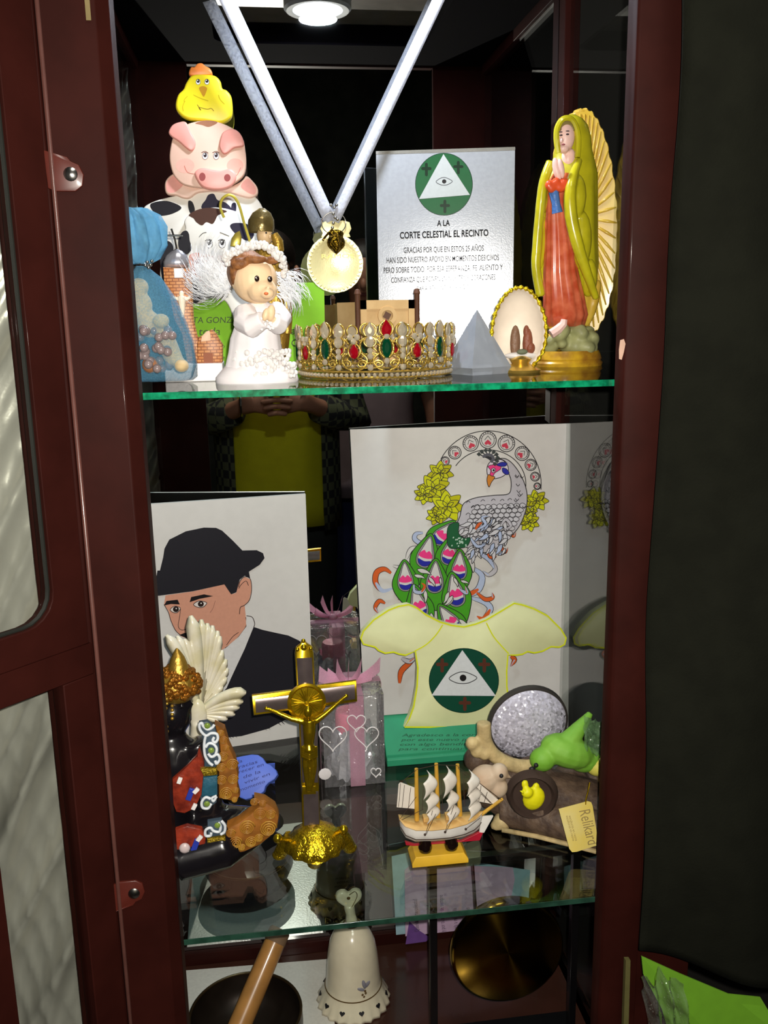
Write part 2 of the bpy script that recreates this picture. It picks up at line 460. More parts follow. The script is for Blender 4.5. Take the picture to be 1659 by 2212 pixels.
rf = MB(); z0, z1 = ZC - 0.012, ZC + 0.02
rf.loft([[(x, y, z1) for x, y in outer], [(x, y, z0) for x, y in outer], [(x, y, z0) for x, y in hole], [(x, y, z1) for x, y in hole]], False, False)
M_roof = mat('roof_laminate', (120, 114, 108), 0.32, var=0.1, scale=40, coat=0.2)
obj('roof_frame', rf, mat('dark_roof_frame', (14, 12, 16), 0.95, spec=0.02), cab, smooth=30)
obj('roof_panel', MB().box((0.235, 0.24, ZC + 0.028), (XR - XL, 0.48, 0.012)), M_roof, cab, smooth=0)
dl = obj('downlight', MB().lathe([(0.054, 0.022), (0.054, 0.004), (0.050, 0.0), (0.040, 0.001), (0.038, 0.012)], LED_POS, seg=40), mat('downlight_rim', (226, 230, 238), 0.35), cab)
obj('diffuser', MB().lathe([(0.0385, 0.010), (0.036, 0.002), (0.018, -0.002), (0.001, -0.003)], LED_POS, seg=32), mat('lit_diffuser', (235, 242, 255), 0.5, emit=14.0), dl)
obj('top_rail', MB().box((0.23, 0.0, 0.62), (0.46, 0.018, 0.2)), M_wood, cab, bevel=0.001)

obj('highlight_bead', MB().tube([(-0.0572, -0.0215, BOTZ), (-0.0572, -0.0215, TOPZ)], 0.0022, 12), mat('highlight_pale_wood', (92, 58, 52), 0.3, coat=0.5), cab, smooth=180)  # bead added on the seam; its paler wood stands for the edge highlight
# the door, swung open towards the room on the left
HP = V((-0.0605, -0.0235, 0)); DD = V((-0.69, -0.724, 0)).normalized(); DN = V((DD.y, -DD.x, 0)); DN = DN if DN.dot(CAM - HP) > 0 else -DN
DTH = 0.018
def dpt(s_, z): return HP + DD * s_ + V((0, 0, z))
def dsz(px, py):
    p = atp(px, py, HP, DN); return (p - HP).dot(DD), p.z
s_in, _ = dsz(66, 800); z_r1 = dsz(124, 1342)[1]; z_r0 = dsz(134, 1482)[1]
s_low = dsz(137, 1484)[0]; s_far = dsz(22, 2040)[0]
DW = 0.50
def dbox(s0, s1, za, zb): return MB().prism([dpt(s0, za), dpt(s1, za), dpt(s1, za) - DN * DTH, dpt(s0, za) - DN * DTH], (0, 0, zb - za))
zt, zb_ = TOPZ - 0.02, BOTZ + 0.03
mb = MB(); R = 0.03; za, zb = z_r1, zt - 0.07; so, si = DW - 0.06, s_in
outl = [(0, z_r1 - 0.0), (0, zt), (DW, zt), (DW, z_r1 - 0.0)]
# upper frame as a ring with a rounded opening
inn = []
for cs, cz, a0 in ((so - R, zb - R, 0), (si + R, zb - R, 90), (si + R, za + R, 180), (so - R, za + R, 270)):
    for k in range(6):
        a = math.radians(a0 + 18 * k); inn.append((cs + R * math.cos(a), cz + R * math.sin(a)))
oz0, oz1 = z_r1 - 0.5 * (z_r1 - z_r0), zt
out2 = []; cS, cZ = (so + si) / 2, (za + zb) / 2
for (s_, z) in inn:
    ds, dz = s_ - cS, z - cZ
    t = min(((DW - cS) if ds > 0 else cS) / max(abs(ds), 1e-6), ((oz1 - cZ) if dz > 0 else (cZ - oz0)) / max(abs(dz), 1e-6))
    out2.append((cS + ds * t, cZ + dz * t))
P3 = lambda lst, d: [dpt(s_, z) - DN * d for s_, z in lst]
mb.loft([P3(out2, DTH), P3(out2, 0), P3(inn, 0), P3(inn, DTH), P3(out2, DTH)], False, False)
mb.prism([dpt(0, z_r0), dpt(0, oz0), dpt(DW, oz0), dpt(DW, z_r0)], -DN * DTH)
mb.prism([dpt(0, zb_), dpt(0, z_r0), dpt(s_low, z_r0), dpt(s_low, zb_)], -DN * DTH)
mb.prism([dpt(s_far, zb_), dpt(s_far, z_r0), dpt(DW, z_r0), dpt(DW, zb_)], -DN * DTH)
door = obj('door_frame', mb, M_wood, cab, bevel=0.001, smooth=30)
obj('door_pane', MB().prism([dpt(si - 0.006, za - 0.006) - DN * 0.008, dpt(so + 0.006, za - 0.006) - DN * 0.008, dpt(so + 0.006, zb + 0.006) - DN * 0.008, dpt(si - 0.006, zb + 0.006) - DN * 0.008], -DN * 0.003), M_pane, door, smooth=0)
obj('door_pane', MB().prism([dpt(s_low - 0.006, zb_) - DN * 0.008, dpt(s_far + 0.006, zb_) - DN * 0.008, dpt(s_far + 0.006, z_r0 + 0.006) - DN * 0.008, dpt(s_low - 0.006, z_r0 + 0.006) - DN * 0.008], -DN * 0.003), M_pane, door, smooth=0)
# rubber gasket around the upper pane
obj('gasket', MB().tube([dpt(s_, z) - DN * 0.007 for s_, z in inn], 0.0028, 6, closed=True), mat('dark_gasket', (24, 26, 22), 0.5), door)
M_clip = mat('red_brown_clip', (80, 30, 22), 0.4, coat=0.3)
M_steel = mat('bright_screw', (190, 188, 184), 0.22, metal=1.0)
for cpx, cpy, fl in ((140, 370, 1), (280, 1935, -1)):
    c = at(cpx, cpy, -0.0225); s1 = 0.00045
    pl = [(-36, -38), (-34, 30), (-20, 36), (16, 36), (30, 26), (34, 6), (26, -12), (12, -18), (6, -26)]
    pl = [(a, b * fl) for a, b in pl]
    hc = obj('hinge_clip', MB().slab([c + V((a * s1, 0, -b * s1)) for a, b in pl], (0, -1, 0), 0.0028, 0.0008), M_clip, cab, bevel=0.0004)
    ctr = c + V((10 * s1, -0.0004, -5 * s1 * fl))
    sw = MB().lathe([(0.0001, -0.0022), (0.0035, -0.0018), (0.0058, -0.0004), (0.006, 0.001)], ctr, (0, 1, 0), 16)
    obj('screw', sw, M_steel, hc)
obj('catch_plate', MB().box(at(190, 20, -0.0205), (0.004, 0.002, 0.017)), mat('brass_catch', (190, 170, 120), 0.3, metal=0.8), cab)
mk = at(1344, 755, -0.0105)
obj('paint_chip', MB().slab([mk + V((a * 0.00045, 0, b * 0.00045)) for a, b in ((-6, -20), (0, -22), (4, -6), (7, 12), (3, 22), (-5, 20), (-7, 0))], (0, -1, 0), 0.0006), mat('bare_chip', (196, 160, 140), 0.7), cab, label='chipped pale spot')

# the two glass shelves
M_shelf = pane_mat('shelf_glass', (0.90, 0.955, 0.93))
M_edge = mat('led_lit_glass_edge', (18, 150, 104), 0.12, var=0.5, scale=120, coat=0.6, trans=0.35)  # green brightened in the colour for LED light carried through the glass
M_edge2 = mat('unlit_glass_edge', (40, 74, 60), 0.15, var=0.35, scale=60, coat=0.5, trans=0.3)  # same edge coloured duller, as glass with no LED glow
for z, me_, lb in ((0.0, M_edge, 'upper glass shelf with edge coloured as lit green under the tiara'), (ZL, M_edge2, 'lower glass shelf with edge coloured as unlit green under the crucifix')):
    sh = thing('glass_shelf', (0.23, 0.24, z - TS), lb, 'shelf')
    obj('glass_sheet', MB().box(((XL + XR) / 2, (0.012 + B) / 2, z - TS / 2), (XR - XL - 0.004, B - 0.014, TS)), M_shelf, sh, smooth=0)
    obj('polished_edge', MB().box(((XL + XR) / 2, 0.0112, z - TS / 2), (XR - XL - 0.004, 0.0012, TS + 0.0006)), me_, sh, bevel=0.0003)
    for sx in (XL + 0.006, XR - 0.006):
        for y in (0.07, 0.40):
            obj('shelf_pin', MB().lathe([(0.004, -0.006), (0.004, 0.006)], (sx, y, z - TS - 0.0042), (1, 0, 0), 10), M_steel, sh)
# ------------------------------------------------------------------ cloths and things beside the cabinet
def fold(x, z, seed):
    a = 0.0; w = noise.noise(V((x * 2.1, z * 1.7, seed))); w2 = noise.noise(V((x * 4.3, z * 3.1, seed + 8)))
    for fx, fz, am, ww in ((46, -28, 0.022, 2.6), (88, -52, 0.009, 3.0), (26, -13, 0.022, 2.6), (120, 30, 0.0025, 3.0)):
        s_ = math.sin(fx * x + fz * z + seed + ww * w + 1.8 * w2); a += am * (1 - abs(s_)) ** 1.5 * max(0.28, 0.62 + 1.0 * noise.noise(V((x * 4, z * 3.2, fx))))
    return a + 0.03 * w + 0.008 * w2
M_satin = mat('silver_satin', (206, 201, 190), 0.30, metal=0.4, var=0.05, scale=4, bump=0.05, bscale=300, coat=0.15)
dr = MB().grid(lambda u, v: V((-1.25 + 1.15 * u, 0.05 - 1.3 * fold(-1.25 + 1.15 * u, -1.42 + 2.2 * v, 1.3), -1.42 + 2.2 * v)), 300, 420)
tag(obj('satin_drape', dr, M_satin, loc=(-0.66, 0.08, -1.42), smooth=180, solid=0.0015), 'crumpled silver satin cloth hanging behind the open cabinet door', 'cloth')

M_curt = mat('dark_olive_cloth', (20, 21, 15), 0.9, var=0.12, scale=30, spec=0.1, bump=0.2, bscale=400)
bl = at(1385, 2058, -0.05).z; br = at(1659, 2112, -0.05).z
xb_ = at(1384, 2058, -0.05).x; xt_ = at(1474, 0, -0.05).x
xt_ = xb_ + (xt_ - xb_) * (0.75 - bl) / (at(1474, 0, -0.05).z - bl)
def cur(u, v):
    x = xb_ + 0.62 * u; zb0 = bl + (br - bl) * min(1.6, (x - xb_) / 0.13)
    z = zb0 + (0.75 - zb0) * v; x += (xt_ - xb_) * (1 - u) * v
    return V((x, -0.045 + 0.012 * math.sin(30 * x + 1.5 * z + 2 * noise.noise(V((x * 4, z * 2, 3)))) + 0.02 * noise.noise(V((x * 5, z * 5, 9))) - 0.05 * u, z))
tag(obj('dark_curtain', MB().grid(cur, 60, 120), M_curt, loc=(0.8, -0.05, bl), smooth=180, solid=0.002), 'dark olive cloth hanging beside the right post of the cabinet', 'curtain')

M_lime = mat('lime_paper', (134, 196, 40), 0.75, var=0.04); M_lime2 = mat('dimmed_lime_paper', (98, 150, 28), 0.75, var=0.04)  # second lime is darkened in colour for the weaker flash out there
lp = [at(1386, 2066, -0.06), at(1470, 2104, -0.06), at(1575, 2148, -0.06), at(1643, 2155, -0.06), at(1700, 2250, -0.07), at(1690, 2420, -0.07), at(1500, 2420, -0.06), at(1430, 2180, -0.06), at(1390, 2105, -0.06)]
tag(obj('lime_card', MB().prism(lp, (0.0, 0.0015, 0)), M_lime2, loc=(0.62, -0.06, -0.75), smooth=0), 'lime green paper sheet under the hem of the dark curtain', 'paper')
M_film = sheer('clear_film', (210, 220, 210), 0.10, rough=0.05, gloss=0.9, crease=1.0)
def bag(u, v):
    c = at(1385 + 85 * u + 60 * v, 2110 + 300 * v + 10 * math.sin(9 * u), -0.088)
    return c + V((0, 0.008 * math.sin(17 * u + 5 * v) + 0.010 * noise.noise(V((u * 6, v * 9, 2))), 0.006 * noise.noise(V((u * 9, v * 7, 4)))))
tag(obj('plastic_bag', MB().grid(bag, 24, 40), M_film, loc=(0.58, -0.07, -0.8), smooth=180), 'crinkled clear plastic bag by the lime green paper', 'bag')
tag(obj('wooden_batten', MB().prism([at(1352, 2075, -0.03), at(1362, 2075, -0.03), at(1352, 2420, -0.03), at(1340, 2420, -0.03)], (0, 0.006, 0)), mat('olive_strip', (92, 88, 52), 0.4), loc=(0.5, -0.03, -0.95), smooth=0), 'thin pale strip at the foot of the right post', 'strip')

# ------------------------------------------------------------------ people whose reflection the mirror shows
def skin_body(name, joints, edges, m, parent):
    me = bpy.data.meshes.new(name); vs = [V(j[0]) - LOC[parent.name] for j in joints]
    me.from_pydata(vs, edges, []); me.update()
    o = bpy.data.objects.new(name, me); col.objects.link(o); o.parent = parent; LOC[o.name] = LOC[parent.name]
    sk = o.modifiers.new('skin', 'SKIN'); sk.use_smooth_shade = True
    lay = me.skin_vertices[0].data if me.skin_vertices else None
    if lay is None:
        bpy.context.view_layer.objects.active = o; bpy.ops.mesh.customdata_skin_add(); lay = me.skin_vertices[0].data
    for i, j in enumerate(joints):
        lay[i].radius = j[1] if hasattr(j[1], '__len__') else (j[1], j[1])
    lay[0].use_root = True
    s2 = o.modifiers.new('subd', 'SUBSURF'); s2.levels = 2; s2.render_levels = 2
    me.materials.append(m)
    return o


def person(base, yaw, label, skin, shirt, trouser, sleeve, hands, top=1.0, hair=(30, 22, 18), over=None):
    """a standing adult facing +y after turning by yaw; hands: world points of the two wrists"""
    t = thing('person', base, label, 'person'); Rz = RZ(yaw)
    g = lambda x, y, z: V(base) + Rz @ V((x, y, z * top))
    hl, hr_ = hands
    def fing(h, side):
        js = []; es = []
        inw = (Rz @ V((-side, 0.25, 0.02))).normalized(); upd = V((0, 0, 1)); k0 = len(J)
        J.append((h, (0.024, 0.028))); palm = h + inw * 0.055; J.append((palm, (0.016, 0.036)))
        E_.append((k0, k0 + 1))
        for q in range(4):
            b = palm + upd * (0.030 - 0.020 * q) + inw * 0.02; L_ = (0.068, 0.078, 0.072, 0.056)[q]
            k = len(J)
            J.append((b, 0.010)); J.append((b + inw * L_ * 0.5 + Rz @ V((0, 0.014, 0)), 0.009)); J.append((b + inw * L_ * 0.9 + Rz @ V((0, 0.002, -0.006)), 0.007))
            E_.extend([(k0 + 1, k), (k, k + 1), (k + 1, k + 2)])
        k = len(J); b = h + inw * 0.025 + upd * 0.034
        J.append((b, 0.011)); J.append((b + inw * 0.035 + upd * 0.016, 0.010)); J.append((b + inw * 0.062 + upd * 0.012, 0.008))
        E_.extend([(k0, k), (k, k + 1), (k + 1, k + 2)])
        return k0
    J = [(g(0, 0, 0.95), (0.15, 0.11)), (g(0, 0, 1.12), (0.14, 0.10)), (g(0, 0, 1.30), (0.155, 0.11)), (g(0, 0, 1.43), (0.12, 0.085)), (g(0, 0.005, 1.51), (0.055, 0.055)),
         (g(0, 0.02, 1.57), (0.06, 0.07)), (g(0, 0.03, 1.64), (0.075, 0.095)), (g(0, 0.02, 1.71), (0.07, 0.085)), (g(0, 0.01, 1.75), (0.035, 0.045))]
    E_ = [(i, i + 1) for i in range(8)]
    for s_, h in ((-1, hl), (1, hr_)):
        k = len(J); sh = g(0.19 * s_, 0, 1.42); el = g(0.27 * s_, 0.02, 1.14)
        J.append((sh, 0.062)); J.append((sh.lerp(el, 0.5), 0.050)); J.append((el, 0.044)); J.append((el.lerp(h, 0.55), 0.036))
        E_ += [(3, k), (k, k + 1), (k + 1, k + 2), (k + 2, k + 3)]
        k0 = fing(h, s_); E_.append((k + 3, k0))
    for s_ in (-1, 1):
        k = len(J)
        J.append((g(0.095 * s_, 0, 0.86), 0.085)); J.append((g(0.10 * s_, 0.01, 0.5), 0.058)); J.append((g(0.10 * s_, -0.01, 0.28), 0.054)); J.append((g(0.10 * s_, 0, 0.09), 0.04)); J.append((g(0.105 * s_, 0.13, 0.035), 0.032))
        E_ += [(0, k), (k, k + 1), (k + 1, k + 2), (k + 2, k + 3), (k + 3, k + 4)]
    skin_body('body', J, E_, skin, t)
    def torso(rings, nm, m, seg=28, op=None):
        rs = []
        for (z, rx, ry, dy) in rings:
            rs.append([g(rx * math.copysign(abs(math.cos(a)) ** 0.8, math.cos(a)), dy + ry * math.copysign(abs(math.sin(a)) ** 0.85, math.sin(a)) + 0.006 * math.sin(5 * a + z * 20), z) for a in [2 * math.pi * i / seg for i in range(seg)]])
        return obj(nm, MB().loft(rs, False, True), m, t, smooth=180, solid=0.004)
    torso([(0.80, 0.205, 0.145, 0), (0.86, 0.200, 0.145, 0), (1.00, 0.190, 0.145, 0.005), (1.15, 0.185, 0.140, 0.01), (1.30, 0.200, 0.145, 0.01), (1.40, 0.195, 0.115, 0), (1.46, 0.125, 0.085, 0), (1.50, 0.072, 0.068, 0)], 'shirt', shirt)
    for s_, h in ((-1, hl), (1, hr_)):
        sh = g(0.17 * s_, 0, 1.42); el = g(0.27 * s_, 0.02, 1.14); wr = el.lerp(h, 0.72)
        pts = [sh, sh.lerp(el, 0.5), el, el.lerp(wr, 0.5), wr] if sleeve[1] else [sh, sh.lerp(el, 0.4), sh.lerp(el, 0.75)]
        rr = [0.078, 0.066, 0.058, 0.054, 0.050] if sleeve[1] else [0.078, 0.070, 0.064]
        obj('sleeve', MB().tube(pts, rr, 16), sleeve[0], t, smooth=180)
    if over is not None:
        for s_ in (-1, 1):
            rs = []
            for z in (0.78, 0.9, 1.05, 1.2, 1.32, 1.41):
                rs.append([g(s_ * (0.215 - 0.03 * (z > 1.4)) * math.cos(a) , 0.158 * math.sin(a) + 0.004, z) for a in [math.radians(-88 + 13.5 * i) for i in range(11)]])
            obj('overshirt', MB().loft(rs, False, False, closed=False), over, t, smooth=180, solid=0.004)
    for s_ in (-1, 1):
        obj('trouser_leg', MB().tube([g(0.09 * s_, 0, 0.90), g(0.095 * s_, 0, 0.72), g(0.10 * s_, 0.01, 0.5), g(0.10 * s_, 0, 0.28), g(0.10 * s_, 0, 0.06)], [0.108, 0.105, 0.088, 0.08, 0.075], 18), trouser, t, smooth=180)
        obj('shoe', MB().ell(g(0.105 * s_, 0.06, 0.045), (0.048, 0.14, 0.045), RZ(yaw)), M_black, t)
    hd = MB().ell(g(0, -0.005, 1.70), (0.088, 0.102, 0.088), RZ(yaw)); hm = mat('dark_hair', hair, 0.5, bump=0.5, bscale=300)
    obj('hair', hd, hm, t)
    for s_ in (-1, 1):
        obj('eye', MB().ell(g(0.032 * s_, 0.115, 1.645), 0.011), mat('eye_white', (225, 222, 215), 0.2), t)
        obj('ear', MB().ell(g(0.088 * s_, 0.02, 1.635), (0.012, 0.02, 0.032), RZ(yaw)), skin, t)
    obj('nose', MB().ell(g(0, 0.132, 1.61), (0.013, 0.018, 0.024), RZ(yaw)), skin, t)
    obj('mouth', MB().ell(g(0, 0.117, 1.575), (0.024, 0.008, 0.008), RZ(yaw)), mat('lip', (150, 80, 74), 0.5), t)
    return t


M_skin = mat('tan_skin', (176, 124, 98), 0.5, var=0.05, sss=0.05)
def plaid():
    m = bpy.data.materials.new('plaid_flannel'); m.use_nodes = True; N = m.node_tree.nodes; Lk = m.node_tree.links; b = N['Principled BSDF']; b.inputs['Roughness'].default_value = 0.9
    tc = N.new('ShaderNodeTexCoord'); ck = N.new('ShaderNodeTexChecker'); ck.inputs['Scale'].default_value = 36
    ck.inputs['Color1'].default_value = lin((30, 30, 30)); ck.inputs['Color2'].default_value = lin((88, 92, 64)); Lk.new(tc.outputs['Object'], ck.inputs['Vector']); Lk.new(ck.outputs['Color'], b.inputs['Base Color'])
    return m
M_plaid = plaid()
YEL = mat('yellow_tshirt', (206, 200, 16), 0.85, var=0.05, scale=20)
PB = V((0.155, -1.30, -1.44))
ph = person(PB, 0.0, 'person in a yellow shirt and open plaid overshirt, hands together, facing the mirror', M_skin, YEL, mat('dark_trousers', (36, 38, 34), 0.9), (M_plaid, True), (PB + V((-0.09, 0.25, 1.235)), PB + V((0.09, 0.25, 1.235))), top=1.0, over=M_plaid)
obj('bracelet', MB().tube([PB + V((-0.112, 0.25, 1.232)) + V((0.006 * math.sin(a * 0), 0.032 * math.cos(a), 0.034 * math.sin(a))) for a in [2 * math.pi * i / 20 for i in range(20)]], 0.004, 6, closed=True), M_steel, ph, label='beaded bracelet')
P2 = V((0.52, -1.75, -1.44))
person(P2, 0.12, 'person in a dusty pink top and navy trousers behind the yellow shirt', M_skin, mat('dusty_pink_top', (150, 128, 130), 0.85, scale=15), mat('navy_trousers', (22, 26, 66), 0.85), (MATS['dusty_pink_top'], False), (P2 + V((-0.30, 0.05, 0.82)), P2 + V((0.30, 0.05, 0.82))), hair=(40, 28, 20))
# ------------------------------------------------------------------ upper shelf
def rings(rows, Y, ratio=0.7, seg=28, fold=None, sx=1.0):
    """horizontal rings: (py, px centre, half width in px, depth offset in m[, ratio])"""
    out = []
    for k, r in enumerate(rows):
        py, cx, hw, dy = r[:4]; q = r[4] if len(r) > 4 else ratio
        c = at(cx, py, Y + dy); w = hw * mpp(cx, py, Y + dy) * sx; rr = []
        for i in range(seg):
            a = 2 * math.pi * i / seg; f = fold(a, k) if fold else 1.0
            rr.append(c + V((w * f * math.cos(a), w * q * f * math.sin(a), 0)))
        out.append(rr)
    return out
def body(rows, Y, ratio=0.7, seg=28, fold=None): return MB().loft(rings(rows, Y, ratio, seg, fold), True, True)
def clampz(mb, z):
    mb.v = [(max(XL + 0.008, min(v[0], XR - 0.004)), v[1], max(v[2], z)) for v in mb.v]; return mb
def base_at(px, Y, z=0.0):
    lo, hi = 0.0, 4000.0
    for _ in range(40):
        m_ = (lo + hi) / 2
        if at(px, m_, Y).z > z: lo = m_
        else: hi = m_
    return at(px, lo, Y)
def blob(mb, px, py, Y, rx, ry=None, rz=None, rot=None, seg=14, rg=8):
    s_ = mpp(px, py, Y); ry = ry or rx; mb.ell(at(px, py, Y), (rx * s_, (rz if rz is not None else rx) * s_, ry * s_), rot, seg, rg); return mb

M_gold = mat('polished_gold', (226, 190, 92), 0.26, metal=0.8, var=0.08)
M_gold2 = mat('antique_gold', (176, 140, 58), 0.38, metal=0.7, var=0.15, bump=0.4, bscale=300)
M_white = mat('white_glaze', (232, 228, 226), 0.35, var=0.03, coat=0.3)
M_ink = mat('black_ink', (26, 25, 28), 0.5)
P_ink = print_mat('painted_print', 0.5)
P_gloss = print_mat('glossy_print', 0.35, coat=0.2)

# ---- medal on white ribbons
YM = 0.395
md = thing('medal', at(724, 632, YM), 'round gold medal hanging from white ribbons in the middle of the upper shelf', 'medal')
sM = mpp(724, 570, YM); cM = at(724, 570, YM); Rm_ = 61 * sM
obj('disc', MB().lathe([(0.0005, -0.0012), (Rm_ * 0.80, -0.0012), (Rm_ * 0.82, -0.0018), (Rm_ * 0.985, -0.0018), (Rm_, -0.0008), (Rm_, 0.0015), (0.0005, 0.0015)], cM, (0, 1, 0), 64, lambda t, k, h: 1 + (0.006 * math.sin(40 * t) if k in (3, 4, 5) else 0)), mat('bright_medal_gold', (250, 238, 176), 0.32, metal=0.4, var=0.05, bump=0.1, bscale=500), md)
wr = MB()
for i in range(40):
    a = 2 * math.pi * i / 40; p = cM + V((math.cos(a), 0, math.sin(a))) * Rm_ * 0.905 + V((0, -0.0019, 0))
    wr.ell(p, (0.0013, 0.0006, 0.0022), RY(-a + math.pi / 2), 6, 4)
obj('laurel_rim', wr, MATS['bright_medal_gold'], md)
lp2 = [at(*p, YM) for p in ((697, 480), (712, 476), (725, 479), (740, 476), (755, 480), (759, 494), (754, 504), (757, 512), (694, 512), (697, 504), (692, 494))]
obj('loop_tab', MB().slab(lp2, (0, -1, 0), 0.0022, 0.0004), MATS['bright_medal_gold'], md)
ch = MB(); blob(ch, 726, 524, YM - 0.006, 20, 18, 10); blob(ch, 726, 505, YM - 0.006, 17, 9, 8); ch.lathe([(0.0001, -0.018), (0.007, -0.012), (0.010, -0.002), (0.0098, 0.006), (0.006, 0.009)], at(726, 520, YM - 0.006), (0, 0, 1), 6)
ch.tube([at(*p, YM - 0.007) for p in ((718, 495), (708, 505), (700, 515), (697, 520))], 0.0016, 6)
obj('charm', ch, mat('dark_gold_charm', (110, 86, 22), 0.18, metal=1.0, var=0.5, scale=260, bump=1.0, bscale=300), md, label='dark gold faceted charm')
obj('jump_ring', MB().tube([at(721 + 26 * math.cos(a), 482 + 24 * math.sin(a), YM - 0.002) for a in [2 * math.pi * i / 28 for i in range(28)]], 0.0007, 6, closed=True), M_steel, md)
bd = MB()
for p in ((715, 443), (722, 448), (727, 443), (720, 462), (724, 470), (720, 482), (729, 474), (718, 492)): blob(bd, *p, YM - 0.006, 3.6)
obj('silver_bead', bd, M_steel, md); bpy.data.objects['silver_bead']['kind'] = 'stuff'
M_rib = sheer('white_satin_ribbon', (232, 234, 244), 0.96, rough=0.3, gloss=0.06, translucent=0.4, scale=300)
def ribbon(p0, p1, w0, w1, Y0, Y1, nm='ribbon'):
    mb = MB(); pts = []
    for k in range(21):
        t = k / 20; x = p0[0] + (p1[0] - p0[0]) * t; y = p0[1] + (p1[1] - p0[1]) * t; w = (w0 + (w1 - w0) * t) / 2
        d = V((p1[0] - p0[0], p1[1] - p0[1], 0)).normalized(); nx, ny = -d.y, d.x; Y = Y0 + (Y1 - Y0) * t
        pts.append([at(x + nx * w * q, y + ny * w * q, Y + 0.0016 * (q * q) + 0.0007 * math.sin(6 * t + 2 * q)) for q in (-1, -0.5, 0, 0.5, 1)])
    mb.loft(pts, False, False, closed=False)
    return obj(nm, mb, M_rib, md, smooth=180, solid=0.0006)
ribbon((430, -130), (714, 478), 33, 27, YM - 0.02, YM - 0.001)
ribbon((1008, -130), (722, 478), 26, 22, YM - 0.022, YM - 0.003)
fM = lambda x, y: at(x, y, YM - 0.0013)
textpx('lettering', 'RAMOS', mat('medal_engraving', (196, 178, 96), 0.4, metal=0.6), md, fM, (0, -1, 0), 695, 558, 765, 557, 9, lift=0.0006)

# ---- stacked wooden farm animals
YA = 0.45; sA = 0.00057
an = thing('animal_cutout', base_at(440, YA), 'painted wooden stack of chick on pig on cow against the mirror', 'ornament')
NF = V((0, -1, 0))
def cut(nm, pts, m, Y, th, ed=0.002, parent=None, smooth=True):
    p = ccw([(a, b) for a, b in pts]) if smooth else [V((a, b, 0)) for a, b in pts]
    return obj(nm, MB().slab([at(q.x, q.y, Y) for q in p], NF, th, ed), m, parent or an, smooth=50)
M_cow = mat('white_enamel', (236, 232, 222), 0.4, var=0.02)
M_spot = mat('black_enamel', (28, 26, 34), 0.45)
M_pig = mat('pig_pink', (232, 192, 172), 0.4, var=0.04, scale=25)
M_pigd = mat('deep_pink', (232, 158, 146), 0.4, var=0.05, scale=25)
cow = cut('cow_body', [(310, 452), (330, 436), (372, 424), (420, 416), (470, 412), (530, 412), (556, 430), (572, 462), (580, 520), (578, 600), (566, 690), (560, 768), (508, 768), (506, 700), (488, 652), (456, 644), (440, 652), (424, 657), (410, 648), (400, 620), (370, 606), (346, 600), (352, 540), (358, 500), (335, 478)], M_cow, YA, 0.016)
def spot(pts, c, sm, Y=YA, par=cow, nm='spot_print'):
    a_ = Art(lambda x, y: at(x, y, Y), NF); a_.poly(pts, c, sm); a_.done(nm, P_ink, par)
spot([(326, 440), (360, 434), (392, 448), (372, 462), (345, 466), (330, 456)], (26, 25, 32), True)
spot([(407, 434), (416, 437), (421, 455), (413, 463), (407, 450)], (26, 25, 32), True)
spot([(436, 443), (444, 432), (450, 421), (462, 419), (470, 432), (488, 438), (500, 452), (488, 462), (440, 452)], (40, 36, 58), True)
spot([(500, 442), (510, 440), (508, 465), (500, 470)], (46, 42, 62), True)
spot([(345, 525), (362, 520), (374, 532), (372, 560), (362, 600), (350, 600)], (26, 25, 32), True)
spot([(414, 612), (425, 602), (438, 610), (440, 640), (424, 655), (414, 650)], (26, 25, 32), True)
ch_ = cut('cow_head', [(388, 520), (392, 505), (400, 495), (398, 478), (410, 462), (430, 452), (470, 448), (505, 455), (540, 470), (560, 480), (570, 500), (548, 540), (520, 580), (490, 612), (450, 628), (424, 610), (408, 590), (402, 560), (408, 540), (398, 545), (388, 540)], M_cow, YA - 0.012, 0.012)
s_ = Art(lambda x, y: at(x, y, YA - 0.012), NF)
s_.poly([(408, 464), (430, 452), (460, 449), (490, 456), (478, 462), (470, 466), (464, 478), (458, 484), (446, 480), (436, 487), (424, 480), (418, 472)], (74, 46, 36), True)
s_.poly([(385, 520), (392, 503), (402, 498), (408, 505), (410, 520), (414, 538), (402, 550), (388, 540)], (26, 25, 32), True)
s_.poly([(497, 490), (505, 482), (530, 483), (545, 492), (548, 510), (535, 520), (512, 508)], (40, 36, 54), True)
s_.poly([(408, 555), (420, 546), (440, 548), (460, 553), (490, 552), (510, 560), (505, 590), (480, 612), (450, 622), (425, 602), (412, 580)], (230, 160, 140), True)
s_.disc(428, 566, 8, 7, (150, 74, 72)); s_.disc(486, 566, 8, 7, (150, 74, 72))
for ex in (452, 480):
    s_.disc(ex, 527, 7, 9, (245, 245, 245), (40, 40, 44), 1.2); s_.disc(ex, 524, 4.5, 6, (30, 30, 34)); s_.disc(ex - 1, 522, 1.5, 2, (250, 250, 250))
    s_.line([(ex - 9, 520), (ex - 2, 517), (ex + 6, 519)], 1.4, (40, 40, 40))
s_.line([(430, 512), (438, 504), (446, 502)], 1.4, (70, 70, 70)); s_.line([(475, 502), (485, 506), (495, 510)], 1.4, (70, 70, 70))
s_.done('face_print', P_ink, ch_)
pa = cut('pig_arms', [(356, 408), (358, 390), (372, 376), (390, 374), (400, 384), (430, 400), (480, 408), (520, 392), (532, 380), (545, 390), (556, 405), (556, 420), (540, 428), (520, 424), (500, 418), (470, 414), (430, 416), (410, 428), (395, 428), (380, 422), (362, 420)], M_pig, YA - 0.006, 0.012)
